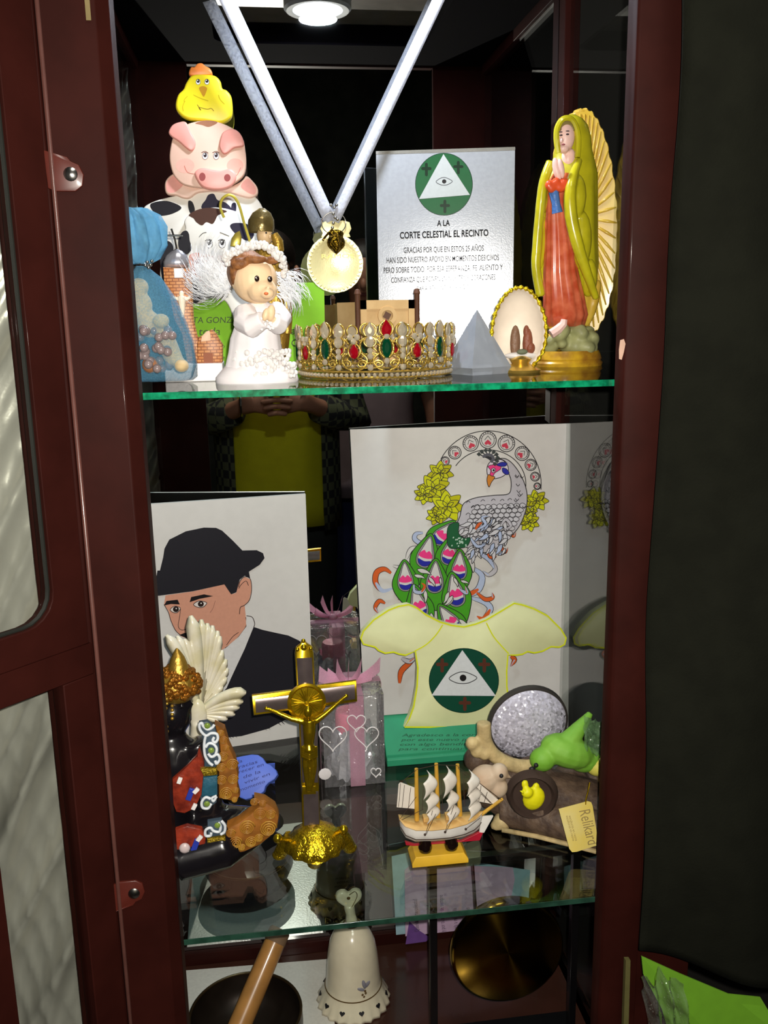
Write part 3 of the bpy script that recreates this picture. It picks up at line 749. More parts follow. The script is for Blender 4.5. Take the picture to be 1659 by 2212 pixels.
spot([(359, 408), (361, 392), (374, 380), (386, 384), (396, 398), (380, 414), (366, 416)], (228, 160, 148), True, YA - 0.006, pa, 'hoof_print'); spot([(520, 402), (534, 386), (545, 394), (553, 408), (550, 420), (535, 416)], (228, 160, 148), True, YA - 0.006, pa, 'hoof_print')
pg = cut('pig_head', [(372, 300), (380, 288), (400, 270), (425, 262), (455, 260), (485, 268), (510, 282), (525, 300), (530, 325), (532, 350), (528, 375), (512, 392), (490, 402), (440, 406), (400, 400), (380, 385), (370, 365), (366, 335)], M_pig, YA - 0.014, 0.012)
for cx_, rr_ in ((400, 20), (508, 18)): spot([(cx_ + rr_ * math.cos(t), 358 + 16 * math.sin(t)) for t in [2 * math.pi * i / 24 for i in range(24)]], (240, 172, 156), False, YA - 0.014, pg, 'cheek_print')
s_ = Art(lambda x, y: at(x, y, YA - 0.014), NF, base=1.4e-4)
s_.poly([(422, 266), (445, 260), (470, 264), (452, 274), (436, 270)], (160, 110, 84), True)
for ex in (443, 467):
    s_.disc(ex, 337, 6, 7.5, (245, 245, 245), (70, 50, 50), 1); s_.disc(ex, 335, 3.8, 5, (50, 36, 40)); s_.disc(ex - 1, 333, 1.3, 1.6, (250, 250, 250)); s_.line([(ex - 8, 330), (ex, 327), (ex + 7, 331)], 1.3, (60, 40, 40))
s_.line([(398, 358), (405, 372), (420, 376)], 1.3, (190, 110, 96)); s_.line([(520, 362), (512, 378), (500, 384)], 1.3, (190, 110, 96))
s_.done('face_print', P_ink, pg)
cut('pig_ear', [(364, 285), (372, 270), (388, 263), (402, 264), (412, 285), (422, 305), (420, 320), (412, 326), (402, 320), (385, 305), (370, 295)], M_pigd, YA - 0.018, 0.005)
cut('pig_ear', [(474, 318), (476, 300), (482, 285), (500, 278), (515, 284), (525, 300), (526, 315), (505, 320), (492, 330), (482, 332)], M_pigd, YA - 0.018, 0.005)
sn = cut('pig_snout', [(420, 378), (426, 366), (440, 362), (460, 366), (478, 368), (496, 364), (508, 372), (510, 385), (500, 402), (480, 410), (455, 410), (434, 402)], M_pigd, YA - 0.020, 0.007, 0.003)
s_ = Art(lambda x, y: at(x, y, YA - 0.020), NF)
s_.disc(437, 382, 7, 9, (150, 74, 72)); s_.disc(491, 384, 7, 8, (150, 74, 72)); s_.done('nostril_print', P_ink, sn)
M_chick = mat('chick_yellow', (246, 226, 40), 0.4, var=0.05, scale=30)
ck_ = cut('chick_body', [(440, 160), (415, 162), (402, 178), (396, 192), (384, 205), (379, 228), (386, 244), (405, 256), (440, 260), (475, 265), (496, 256), (502, 240), (500, 210), (490, 195), (480, 190), (476, 175), (464, 163)], M_chick, YA - 0.010, 0.014, 0.003)
s_ = Art(lambda x, y: at(x, y, YA - 0.010), NF)
for ex in (428, 447):
    s_.disc(ex, 177, 5, 6, (245, 245, 245), (90, 80, 30), 0.8); s_.disc(ex, 175, 3.4, 4, (44, 40, 44)); s_.disc(ex - 1, 173.5, 1.2, 1.4, (250, 250, 250))
s_.poly([(430, 190), (438, 186), (447, 190), (445, 200), (440, 209), (434, 200)], (206, 150, 40), True)
for a, b in (((418, 205), (450, 218)), ((400, 218), (396, 240)), ((472, 205), (485, 225)), ((405, 208), (398, 222))): s_.line([a, ((a[0] + b[0]) / 2 - 3, (a[1] + b[1]) / 2), b], 1.5, (200, 176, 20))
s_.line([(426, 226), (434, 238), (430, 232), (448, 236), (456, 234), (462, 240)], 1.3, (140, 116, 30)); s_.done('face_print', P_ink, ck_)
cut('chick_comb', [(408, 160), (412, 145), (420, 144), (426, 137), (436, 136), (444, 142), (454, 148), (458, 160), (440, 163), (420, 164)], mat('comb_orange', (236, 134, 60), 0.4), YA - 0.006, 0.010)
cut('cow_base', [(498, 766), (575, 766), (575, 774), (498, 774)], M_cow, YA - 0.010, 0.035, 0.001, smooth=False)

# ---- lime green thank-you card
YG = 0.470; gp = [at(408, 660, YG), at(410, 612, YG), at(700, 610, YG), base_at(703, YG), base_at(408, YG)]
gc = thing('greeting_card', base_at(560, YG), 'lime green handwritten card standing behind the angel figurine', 'card')
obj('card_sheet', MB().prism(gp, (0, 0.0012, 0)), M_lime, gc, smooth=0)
obj('card_back', MB().prism([gp[1], gp[2], gp[3] + V((0, 0.010, 0)), gp[4] + V((0, 0.010, 0))], (0, 0.0012, 0)), M_lime, gc, smooth=0)
fG = lambda x, y: at(x, y, YG)
M_pen = mat('dark_pen', (52, 66, 30), 0.6)
for bd_, x0, x1, y, h in (('TA GONZALEZ', 417, 545, 698, 13), ('toda', 430, 476, 724, 16), ('al', 628, 648, 722, 16), ('Q', 630, 646, 748, 15), ('o', 480, 486, 752, 8), ('e', 480, 486, 776, 8)):
    textpx('handwriting', bd_, M_pen, gc, fG, NF, x0, y, x1, y - 1, h, lift=0.0003, shear=0.15)

# ---- gilded saint behind the angel
YS = 0.175
sa = thing('saint_figurine', base_at(575, YS), 'small gilded figurine with bronze helmet behind the white angel', 'figurine')
zb_px = 809
obj('robe', body([(zb_px, 580, 42, 0), (800, 580, 42, 0), (795, 582, 34, 0), (740, 590, 34, 0), (680, 596, 34, 0), (620, 596, 34, 0), (560, 584, 32, 0), (535, 577, 24, 0), (522, 574, 10, 0)], YS, 0.7, 30, lambda a, k: 1 + 0.06 * math.cos(9 * a + 0.3 * k)), M_gold2, sa, smooth=180)
hb = MB(); blob(hb, 572, 508, YS - 0.004, 18, 22, 18); blob(hb, 583, 512, YS - 0.012, 3, 4, 3)
obj('head', hb, mat('figurine_skin', (206, 176, 134), 0.45, var=0.05), sa)
hb = MB(); blob(hb, 575, 503, YS - 0.014, 2.2, 2, 1); blob(hb, 588, 505, YS - 0.013, 2, 2, 1)
obj('eye', hb, M_ink, sa)
obj('helmet', MB().loft(rings([(502, 564, 27, 0), (492, 564, 29, 0), (475, 564, 28, 0), (460, 565, 20, 0), (450, 566, 6, 0)], YS - 0.002, 0.9), False, True), mat('bronze_helmet', (120, 104, 62), 0.28, metal=0.6, bump=0.5, bscale=150), sa, smooth=180)
gl_ = MB(); gl_.tube([at(*p, YS - 0.016) for p in ((592, 505), (600, 522), (602, 538), (596, 552))], [0.004, 0.006, 0.006, 0.005], 10); blob(gl_, 598, 538, YS - 0.018, 8); gl_.tube([at(*p, YS - 0.012) for p in ((612, 600), (622, 588), (628, 592), (622, 610), (618, 650), (622, 690), (620, 720))], [0.004, 0.006, 0.005, 0.006, 0.006, 0.005, 0.005], 10)
obj('arm', gl_, M_gold2, sa)

# ---- terracotta church tower
def brick_mat(name, sc_, c1, c2, mo):
    m = bpy.data.materials.new(name); m.use_nodes = True; N = m.node_tree.nodes; Lk = m.node_tree.links; b = N['Principled BSDF']; b.inputs['Roughness'].default_value = 0.45
    tc = N.new('ShaderNodeTexCoord'); sp_ = N.new('ShaderNodeSeparateXYZ'); cb = N.new('ShaderNodeCombineXYZ'); bt = N.new('ShaderNodeTexBrick')
    Lk.new(tc.outputs['Object'], sp_.inputs[0]); Lk.new(sp_.outputs['X'], cb.inputs['X']); Lk.new(sp_.outputs['Z'], cb.inputs['Y']); Lk.new(cb.outputs[0], bt.inputs['Vector'])
    bt.inputs['Scale'].default_value = sc_; bt.inputs['Color1'].default_value = lin(c1); bt.inputs['Color2'].default_value = lin(c2); bt.inputs['Mortar'].default_value = lin(mo); bt.inputs['Mortar Size'].default_value = 0.035
    Lk.new(bt.outputs['Color'], b.inputs['Base Color']); bp = N.new('ShaderNodeBump'); bp.inputs['Distance'].default_value = 0.001; bp.inputs['Strength'].default_value = 1.0; bp.invert = True
    Lk.new(bt.outputs['Fac'], bp.inputs['Height']); Lk.new(bp.outputs['Normal'], b.inputs['Normal'])
    return m
M_brick = brick_mat('terracotta_brickwork', 75, (206, 146, 92), (188, 118, 64), (140, 78, 40))
YC = 0.168
chh = thing('church_ornament', base_at(420, YC), 'terracotta brick church ornament with silver dome and white crucifix', 'ornament')
def cslab(nm, pts, m, Y, th, ed=0.0015): return obj(nm, MB().slab([at(a, b, Y) for a, b in pts], NF, th, ed), m, chh, smooth=40)
cslab('tower', [(352, 577), (410, 580), (413, 620), (416, 690), (424, 725), (436, 745), (440, 786), (404, 786), (400, 760), (392, 720), (376, 690), (366, 640), (354, 610)], M_brick, YC, 0.022)
cslab('chapel', [(426, 742), (430, 728), (445, 720), (456, 712), (466, 722), (474, 736), (480, 745), (480, 786), (426, 786)], M_brick, YC - 0.012, 0.028)
cslab('gable', [(434, 738), (436, 726), (446, 716), (452, 714), (455, 724), (455, 736)], mat('pale_gable', (226, 190, 160), 0.5), YC - 0.014, 0.003, 0.0005)
obj('dome', body([(578, 380, 27, 0.011), (565, 380, 27, 0.011), (552, 381, 22, 0.011), (543, 382, 12, 0.011), (538, 382, 3, 0.011)], YC, 0.5, 30, lambda a, k: 1 + 0.04 * math.cos(12 * a)), mat('silver_dome', (190, 190, 200), 0.25, metal=0.7), chh, smooth=180)
cx = MB(); cx.tube([at(382, 540, YC + 0.011), at(378, 518, YC + 0.011), at(370, 494, YC + 0.011)], 0.0011, 6); cx.tube([at(357, 509, YC + 0.011), at(395, 509, YC + 0.011)], 0.0011, 6)
obj('wire_cross', cx, M_steel, chh)
cr = MB(); M_ivory = mat('ivory_resin', (240, 226, 206), 0.4, sss=0.1)
cr.tube([at(*p, YC - 0.004) for p in ((393, 640), (393, 652), (394, 668), (394, 686))], [0.0045, 0.0042, 0.0032, 0.002], 8); cr.tube([at(*p, YC - 0.004) for p in ((373, 641), (383, 646), (394, 648), (404, 646), (412, 641))], [0.0018, 0.002, 0.0026, 0.002, 0.0018], 8); blob(cr, 392, 634, YC - 0.004, 5.5, 6.5, 5)
obj('crucifix_figure', cr, M_ivory, chh, remesh=0.0006, smooth=180)
obj('sign', MB().box(at(386, 590, YC - 0.0015), (0.010, 0.002, 0.010)), M_white, chh, bevel=0.0006)
obj('doorway', MB().box(at(450, 775, YC - 0.0125), (0.010, 0.002, 0.012)), mat('dark_doorway', (140, 74, 40), 0.6), chh)
pb = base_at(435, YC)
obj('plinth', MB().box((pb.x - 0.006, YC + 0.004, (pb.z + at(435, 786, YC - 0.03).z) / 2), (0.062, 0.055, at(435, 786, YC - 0.03).z - pb.z)), M_white, chh, bevel=0.001)

# ---- tulle favour bag
YT = 0.075
tb = thing('tulle_bag', base_at(345, YT), 'blue tulle favour bag with pearls and a small beige bear behind the left post', 'bag')
M_tul = sheer('blue_tulle', (112, 178, 214), 0.36, rough=0.5, gloss=0.02, translucent=0.5, scale=600)
M_tul2 = sheer('gathered_blue_tulle', (120, 186, 222), 0.72, rough=0.5, gloss=0.02, translucent=0.5, scale=90)
fl = lambda a, k: 1 + 0.07 * math.sin(7 * a + k) + 0.04 * math.sin(13 * a)
bot = 823
obj('bag_skirt', MB().loft(rings([(575, 305, 11, 0), (600, 312, 34, 0), (640, 322, 52, 0), (690, 334, 66, 0), (740, 343, 74, 0), (790, 350, 76, 0), (815, 350, 72, 0), (822, 350, 62, 0)], YT, 0.62, 40, fl), False, True), M_tul, tb, smooth=180)
obj('bag_ruffle', MB().loft(rings([(575, 305, 10, 0), (560, 306, 34, 0), (530, 306, 50, 0), (490, 300, 52, 0), (465, 295, 44, 0), (450, 280, 34, 0)], YT, 0.6, 96, lambda a, k: 1 + (0.07 + 0.03 * k) * math.sin(9 * a + 0.6 * k) + 0.06 * math.sin(5 * a + k) + 0.05 * math.sin(17 * a - 0.9 * k)), False, False), M_tul2, tb, smooth=180)
tie = MB(); tie.tube([at(305 + 14 * math.cos(a), 572, YT) + V((0, 0.007 * math.sin(a), 0)) for a in [2 * math.pi * i / 18 for i in range(18)]], 0.0016, 6, closed=True)
for p in ((318, 566), (325, 572), (321, 578), (314, 573), (328, 564)): blob(tie, *p, YT - 0.008, 4)
obj('silver_tie', tie, M_steel, tb)
br_ = MB(); blob(br_, 300, 660, YT, 30, 34, 22); blob(br_, 322, 700, YT, 28, 30, 22); blob(br_, 348, 693, YT - 0.012, 19, 16, 14); br_.tube([at(345, 705, YT), at(362, 745, YT - 0.004), at(380, 785, YT - 0.008)], [0.009, 0.010, 0.009], 10); blob(br_, 392, 790, YT - 0.012, 17, 15, 24); blob(br_, 300, 620, YT, 22, 20, 18)
obj('bear', br_, mat('beige_felt', (196, 172, 128), 0.8, sheen=0.3), tb, remesh=0.0016, smooth=180)
rnd = random.Random(4)
M_pearl = mat('grey_pearl', (126, 112, 112), 0.18, coat=0.6, var=0.15)
pm = MB().ell((0, 0, 0), 0.0045, None, 12, 8).mesh('pearl'); pm.materials.append(M_pearl)
for p in pm.polygons: p.use_smooth = True
for i in range(26):
    px = rnd.uniform(298, 372); py = rnd.uniform(705, 806); o = bpy.data.objects.new('pearl', pm); col.objects.link(o); o.parent = tb
    o.location = at(px, py, YT - 0.02 + rnd.uniform(-0.008, 0.016)) - LOC[tb.name]
bb = MB(); blob(bb, 325, 788, YT - 0.016, 19); obj('wooden_ball', bb, mat('brown_ball', (150, 104, 74), 0.3, coat=0.4), tb)

# ---- praying angel girl
YN = 0.115
ag = thing('angel_figurine', base_at(556, YN), 'white praying angel girl figurine with feather wings and flower crown', 'figurine')
M_face = mat('doll_skin', (238, 206, 166), 0.45, var=0.04, scale=30, sss=0.15)
M_dress = mat('white_dress', (240, 234, 236), 0.45, var=0.03)
obj('base', body([(828, 556, 88, 0), (822, 556, 90, 0), (812, 555, 88, 0), (800, 553, 76, 0), (790, 552, 66, 0)], YN, 0.62, 36), M_dress, ag, smooth=60)
obj('dress', body([(812, 553, 76, 0.002), (790, 552, 66, 0.002), (760, 551, 58, 0.002), (730, 551, 54, 0.002), (705, 553, 47, 0.002), (685, 557, 42, 0.002), (668, 560, 38, 0), (655, 560, 24, 0), (650, 560, 14, 0)], YN, 0.7, 40, lambda a, k: 1 + 0.025 * math.cos(11 * a)), M_dress, ag, smooth=180)
sl = MB(); sl.tube([at(*p, YN - dy) for p, dy in (((530, 672), 0.006), ((532, 695), 0.016), ((545, 705), 0.026), ((570, 690), 0.034))], [0.012, 0.014, 0.012, 0.009], 12); sl.tube([at(*p, YN - dy) for p, dy in (((595, 668), 0.0), ((606, 688), 0.014), ((600, 700), 0.026), ((588, 692), 0.034))], [0.010, 0.012, 0.011, 0.009], 12)
obj('sleeve', sl, M_dress, ag, remesh=0.0012, smooth=180)
hd_ = MB(); blob(hd_, 550, 605, YN - 0.006, 50, 50, 48, seg=24, rg=16); blob(hd_, 566, 628, YN - 0.020, 34, 26, 30); blob(hd_, 577, 634, YN - 0.032, 16, 12, 12); blob(hd_, 509, 614, YN - 0.010, 9, 12, 6)
blob(hd_, 579, 622, YN - 0.036, 5, 4, 5); blob(hd_, 561, 648, YN - 0.004, 18, 12, 16)
obj('head', hd_, M_face, ag, remesh=0.0012, smooth=180, smooth_it=6)
fa = MB()
for ex, ey in ((555, 602), (583, 603)): blob(fa, ex, ey, YN - 0.0305 - (0.001 if ex > 560 else 0), 5.5, 7, 4)
obj('eye', fa, mat('dark_brown_eye', (34, 20, 16), 0.1, coat=1.0), ag)
wh = MB()
for ex, ey in ((553, 600), (581, 601)): blob(wh, ex, ey, YN - 0.0325 - (0.001 if ex > 560 else 0), 1.5, 1.8, 1.5)
obj('eye_glint', wh, M_white, ag)
li = MB(); blob(li, 575, 634, YN - 0.0395, 5, 3.5, 3); obj('mouth', li, mat('coral_lip', (214, 112, 60), 0.5), ag)
hr2 = MB(); blob(hr2, 535, 588, YN + 0.004, 46, 48, 46); blob(hr2, 508, 590, YN - 0.010, 14, 30, 20); blob(hr2, 520, 570, YN - 0.018, 24, 14, 16); blob(hr2, 552, 560, YN - 0.022, 26, 10, 12); blob(hr2, 588, 562, YN - 0.020, 16, 9, 12); blob(hr2, 505, 605, YN - 0.004, 10, 16, 14)
obj('hair', hr2, mat('chestnut_hair', (156, 102, 56), 0.6, c2=(112, 68, 34), scale=160, bump=0.6, bscale=220), ag, remesh=0.0012, smooth=180)
fc = MB(); arc = crv([(488, 566), (494, 552), (512, 542), (535, 533), (560, 529), (582, 534), (600, 548), (610, 566), (614, 590)], 4)
for k, p in enumerate(arc):
    for q in range(3): blob(fc, p.x + rnd.uniform(-5, 5), p.y + rnd.uniform(-6, 5), YN - 0.018 - 0.016 * math.sin(math.pi * k / len(arc)) + rnd.uniform(-0.004, 0.004), rnd.uniform(4.5, 7.5), seg=7, rg=5)
obj('flower_crown', fc, M_white, ag)
hp = MB(); blob(hp, 585, 676, YN - 0.038, 10, 18, 8, RY(0.2)); blob(hp, 574, 680, YN - 0.040, 8, 15, 8, RY(0.3)); blob(hp, 586, 690, YN - 0.034, 13, 8, 9)
obj('praying_hands', hp, M_face, ag, remesh=0.001, smooth=180)
fb = MB()
for i in range(90):
    a = rnd.uniform(0.1, math.pi - 0.1); rr = rnd.uniform(0.0, 1.0); px = 562 + 62 * math.cos(a) * (0.75 + 0.3 * rr); py = rnd.uniform(758, 815)
    dpt_ = 62 * 0.66 * math.sin(a) * mpp(560, 780, YN) * (0.85 + 0.25 * (py - 758) / 57); blob(fb, px, py, YN - dpt_ - 0.002, rnd.uniform(4, 7.5), seg=7, rg=5)
for i in range(26): blob(fb, rnd.uniform(612, 640), rnd.uniform(782, 815), YN - 0.016 + rnd.uniform(-0.008, 0.008), rnd.uniform(4, 7), seg=7, rg=5)
for i in range(20): blob(fb, rnd.uniform(556, 575) + i * 1.2, 690 + rnd.uniform(-8, 22), YN - 0.036, rnd.uniform(2.5, 4.5), seg=6, rg=5)
obj('rosette', fb, M_white, ag); bpy.data.objects['rosette']['kind'] = 'stuff'
def wing(root, Y, dirs, n, seed, spread=1.0):
    mb = MB(); rg = random.Random(seed)
    for i in range(n):
        t = rg.random(); d0, d1 = dirs; ang = d0 + (d1 - d0) * t + rg.uniform(-0.25, 0.25); Ln = rg.uniform(45, 92) * spread
        x0, y0 = root[0] + rg.uniform(-14, 14), root[1] + rg.uniform(-26, 30); yy = Y + rg.uniform(-0.006, 0.010); w = rg.uniform(0.9, 1.8)
        pts = []
        for k in range(6):
            q = k / 5; a2 = ang + 0.7 * q * q; pts.append((x0 + Ln * q * math.cos(a2), y0 + Ln * q * math.sin(a2), yy + 0.006 * q * rg.uniform(-1, 1)))
        L_ = []; R_ = []
        for k, (x, y, z) in enumerate(pts):
            q = k / 5; ww = w * (1 - q * 0.85); L_.append(at(x - ww, y + ww * 0.4, z)); R_.append(at(x + ww, y - ww * 0.4, z + 0.0004))
        mb.add(L_ + R_, [(k, k + 1, 7 + k, 6 + k) for k in range(5)])
    return mb
M_fth = mat('grey_white_down', (222, 224, 228), 0.8, var=0.08)
obj('wing', wing((486, 605), YN + 0.012, (math.radians(120), math.radians(235)), 420, 5), M_fth, ag, smooth=180, fixn=False)
obj('wing', wing((606, 612), YN + 0.014, (math.radians(-40), math.radians(45)), 130, 9, 0.72), M_fth, ag, smooth=180, fixn=False)
obj('halo_wire', MB().tube(crv([at(*p, YN + 0.012) for p in ((484, 470), (476, 448), (480, 430), (494, 421), (508, 428), (518, 448), (528, 484), (540, 522))], 5), 0.0014, 8), mat('yellow_gold_wire', (232, 214, 90), 0.3, metal=0.6), ag)
lf = [at(*p, YN - 0.004) for p in ((497, 532), (500, 515), (508, 503), (518, 498), (522, 512), (520, 528), (514, 534))]
obj('gilt_leaf', MB().slab(lf, NF, 0.003, 0.001), mat('olive_gilt', (148, 134, 52), 0.3, metal=0.5), ag)

# ---- little wooden chest
YW = 0.295
M_ply = mat('laser_cut_plywood', (196, 160, 106), 0.6, var=0.1, scale=40, c2=(212, 178, 124)); M_plyd = mat('burnt_plywood_edge', (90, 56, 38), 0.6)
wc = thing('wooden_chest', base_at(835, YW), 'small laser cut plywood chest with round emblem behind the tiara', 'chest')
zt_ = at(835, 648, YW).z
fl0, fl1 = at(772, 648, YW), at(900, 643, YW); side = V((-0.022, 0.045, 0))
obj('front_panel', MB().prism([V((fl0.x, YW, 0)), V((fl1.x, YW, 0)), V((fl1.x, YW, zt_)), V((fl0.x, YW, zt_))], (0, 0.004, 0)), M_ply, wc, smooth=0)
obj('side_panel', MB().prism([V((fl0.x, YW, 0)), V((fl0.x, YW, zt_ - 0.002)), V((fl0.x, YW, zt_ - 0.002)) + side, V((fl0.x, YW, 0)) + side], (0.003, 0.001, 0)), M_ply, wc, smooth=0)
obj('side_panel', MB().prism([V((fl1.x, YW, 0)), V((fl1.x, YW, zt_ - 0.002)), V((fl1.x, YW, zt_ - 0.002)) + side, V((fl1.x, YW, 0)) + side], (-0.003, 0.001, 0)), M_ply, wc, smooth=0)
bw = fl1.x - fl0.x
fr_ = MB(); 
for x0, x1, z0_, z1_ in ((fl0.x, fl1.x, zt_ - 0.011, zt_), (fl0.x, fl0.x + 0.011, 0, zt_), (fl1.x - 0.011, fl1.x, 0, zt_), (fl0.x, fl1.x, 0, 0.011)): fr_.box(((x0 + x1) / 2, YW - 0.0015, (z0_ + z1_) / 2), (x1 - x0, 0.003, z1_ - z0_))
obj('front_frame', fr_, M_ply, wc, smooth=0)
ec = at(836, 682, YW); obj('emblem_ring', MB().lathe([(0.007, 0), (0.007, -0.004), (0.0118, -0.004), (0.0118, 0)], ec, (0, 1, 0), 32), M_ply, wc)
obj('emblem', MB().box(ec, (0.008, 0.003, 0.008), RY(0.5)), M_plyd, wc)
for x in (fl0.x, fl1.x): obj('corner_post', MB().lathe([(0.0035, 0.0), (0.0035, zt_ + 0.006), (0.0045, zt_ + 0.008), (0.003, zt_ + 0.013), (0.0005, zt_ + 0.014)], (x, YW - 0.002, 0), seg=12), M_plyd, wc)

# ---- tiara
YQ = 0.185; cQ = base_at(812, YQ); RQ = 162 * mpp(812, 800, YQ)
ti = thing('tiara', cQ, 'gold tiara crown with red and green jewels at the front of the upper shelf', 'crown')
def cyl(th, h, dr_=0.0): a = math.radians(th); h = h if h < 0.012 else 0.012 + (h - 0.012) * 0.72; return cQ + V(((RQ + dr_) * math.sin(a), -(RQ + dr_) * math.cos(a), h))
M_rh = mat('clear_rhinestone', (232, 218, 190), 0.12, metal=0.6, coat=1.0, var=0.05)
M_ruby = mat('ruby_glass', (140, 8, 24), 0.06, coat=1.0); M_emer = mat('emerald_glass', (6, 58, 36), 0.06, coat=1.0)
bnd = MB()
for h in (0.001, 0.0075): bnd.tube([cyl(6 * i, h + 0.001) for i in range(60)], 0.0011, 6, closed=True)
obj('band', bnd, M_gold, ti)
st_ = MB()
for i in range(90): st_.ell(cyl(4 * i, 0.0048, 0.0004), 0.0024, None, 7, 5)
o = obj('rhinestone_row', st_, M_rh, ti); o['kind'] = 'stuff'
def marq(rx, rz, d=0.0025):
    mb = MB(); n_ = 10; pts = []
    for i in range(2 * n_):
        t = math.pi * i / n_; x = math.copysign(abs(math.sin(t)) ** 1.0, math.sin(t)) * rx; z = math.cos(t) * rz
        pts.append((x * (1 - 0.25 * (abs(z) / rz) ** 3), z))
    mb.loft([[V((x, 0, z)) for x, z in pts], [V((x * 0.9, -d * 0.5, z * 0.9)) for x, z in pts], [V((x * 0.45, -d, z * 0.5)) for x, z in pts]], True, True); return mb
def drop(rx, rz, d=0.003):
    mb = MB(); pts = []
    for i in range(20):
        t = 2 * math.pi * i / 20; z = -math.cos(t) * rz; x = math.sin(t) * rx * (1.0 if z < 0 else (1 - (z / rz) ** 1.3 * 0.8)); pts.append((x, z))
    mb.loft([[V((x, 0, z)) for x, z in pts], [V((x * 0.9, -d * 0.5, z * 0.9)) for x, z in pts], [V((x * 0.4, -d, z * 0.45)) for x, z in pts]], True, True); return mb
def place(nm, proto, th, h, m, dr_=0.0015):
    me = proto.get(nm + m.name)
    if me is None:
        mm_ = proto['mb_' + nm]().mesh(nm); bm = bmesh.new(); bm.from_mesh(mm_); bmesh.ops.recalc_face_normals(bm, faces=bm.faces); bm.to_mesh(mm_); bm.free(); mm_.materials.append(m); me = proto[nm + m.name] = mm_
    o = bpy.data.objects.new(nm, me); col.objects.link(o); o.parent = ti; o.location = cyl(th, h, dr_) - LOC[ti.name]; o.rotation_euler = (0, 0, math.radians(th)); return o
PRO = {'mb_marquise_jewel': lambda: marq(0.0055, 0.0115), 'mb_drop_jewel': lambda: drop(0.0052, 0.0085), 'mb_crest_jewel': lambda: drop(0.0058, 0.0095), 'mb_crest_stone': lambda: drop(0.0058, 0.0085), 'mb_column_stone': lambda: MB().ell((0, -0.001, 0), (0.0052, 0.003, 0.006), None, 8, 6), 'mb_small_stone': lambda: MB().ell((0, -0.001, 0), (0.0034, 0.0024, 0.0034), None, 8, 6)}
work = MB()
def loop(th, h, rx, rz, r=0.0009, n_=18): work.tube([cyl(th + math.degrees(rx * math.sin(t) / RQ), h + rz * math.cos(t), 0.0006) for t in [2 * math.pi * i / n_ for i in range(n_)]], r, 5, closed=True)
def spiral(th, h, r0, turns, sgn, r=0.0009):
    pts = []
    for i in range(22):
        q = i / 21; a = q * turns * 2 * math.pi; rr = r0 * (1 - 0.8 * q); pts.append(cyl(th + sgn * math.degrees(rr * math.cos(a) / RQ), h + rr * math.sin(a), 0.0006))
    work.tube(pts, r, 5)
for k in range(16):
    th = 22.5 * k + 0.5; front = math.cos(math.radians(th)); top = 0.036 + 0.006 * max(0, front)
    if k % 2 == 0:
        place('marquise_jewel', PRO, th, top, M_emer); loop(th, top, 0.0075, 0.0145, 0.0012)
        for q in range(14):
            t = 2 * math.pi * q / 14; work.ell(cyl(th + math.degrees(0.0075 * math.sin(t) / RQ), top + 0.0145 * math.cos(t), 0.001), 0.0016, None, 6, 4)
        place('crest_jewel', PRO, th, top + 0.028, M_ruby if k == 0 else M_rh); loop(th, top + 0.0275, 0.0072, 0.0108, 0.0011); place('small_stone', PRO, th, top - 0.019, M_rh)
        if k == 0: place('small_stone', PRO, th, top + 0.0165, M_rh)
    else:
        place('drop_jewel', PRO, th, top - 0.004, M_ruby); loop(th, top - 0.004, 0.0066, 0.0105); place('small_stone', PRO, th, top + 0.010, M_rh); place('small_stone', PRO, th + 2.5, top + 0.016, M_rh); place('small_stone', PRO, th - 2.5, top + 0.016, M_rh)
    for sg in (-1, 1):
        spiral(th + sg * 5.6, 0.0185, 0.0062, 1.6, sg); work.tube(crv([cyl(th + sg * 2, 0.010, 0.0004), cyl(th + sg * 7, 0.014, 0.0004), cyl(th + sg * 9, 0.026, 0.0004), cyl(th + sg * 5, 0.034, 0.0004)], 4), 0.0009, 5)
        work.tube(crv([cyl(th + sg * 4, top + 0.006, 0.0004), cyl(th + sg * 7, top + 0.013, 0.0004), cyl(th + sg * 10.5, top + 0.010, 0.0004)], 4), 0.0010, 5)
    tc_ = th + 11.25; tp = 0.036 + 0.006 * max(0, math.cos(math.radians(tc_)))
    place('crest_stone', PRO, tc_, tp + 0.026, M_rh); loop(tc_, tp + 0.0255, 0.0068, 0.0098, 0.001); place('column_stone', PRO, tc_, tp + 0.009, M_rh); loop(tc_, tp + 0.009, 0.0064, 0.0075, 0.001)
    place('small_stone', PRO, tc_, tp - 0.004, M_rh); place('small_stone', PRO, tc_, tp - 0.012, M_rh); place('small_stone', PRO, tc_, 0.0135, M_rh); work.tube([cyl(tc_, 0.009), cyl(tc_, tp + 0.016)], 0.0011, 5)
obj('scrollwork', work, M_gold, ti, smooth=180)

# ---- engraved plaque
pA, pB_ = at(812, 328, 0.412), at(1113, 316, 0.374)
pu = V((pB_.x - pA.x, pB_.y - pA.y, 0)).normalized(); pn = V((pu.y, -pu.x, 0))
fP = lambda x, y: atp(x, y, pA, pn)
pq = thing('engraved_plaque', V(((pA.x + pB_.x) / 2, 0.393, 0)), 'brushed metal plaque with green all-seeing-eye emblem and black lettering', 'plaque')
tl, tr_ = fP(812, 328), fP(1113, 316); tz = (tl.z + tr_.z) / 2; L0, R0 = V((tl.x, tl.y, 0.0)), V((tr_.x, tr_.y, 0.0))
M_alu = mat('brushed_aluminium', (184, 187, 192), 0.15, metal=0.35, var=0.04, scale=200, bump=0.04, bscale=500)
obj('plate', MB().prism([L0, R0, V((R0.x, R0.y, tz)), V((L0.x, L0.y, tz))], -pn * 0.006), M_alu, pq, bevel=0.0006, smooth=30)
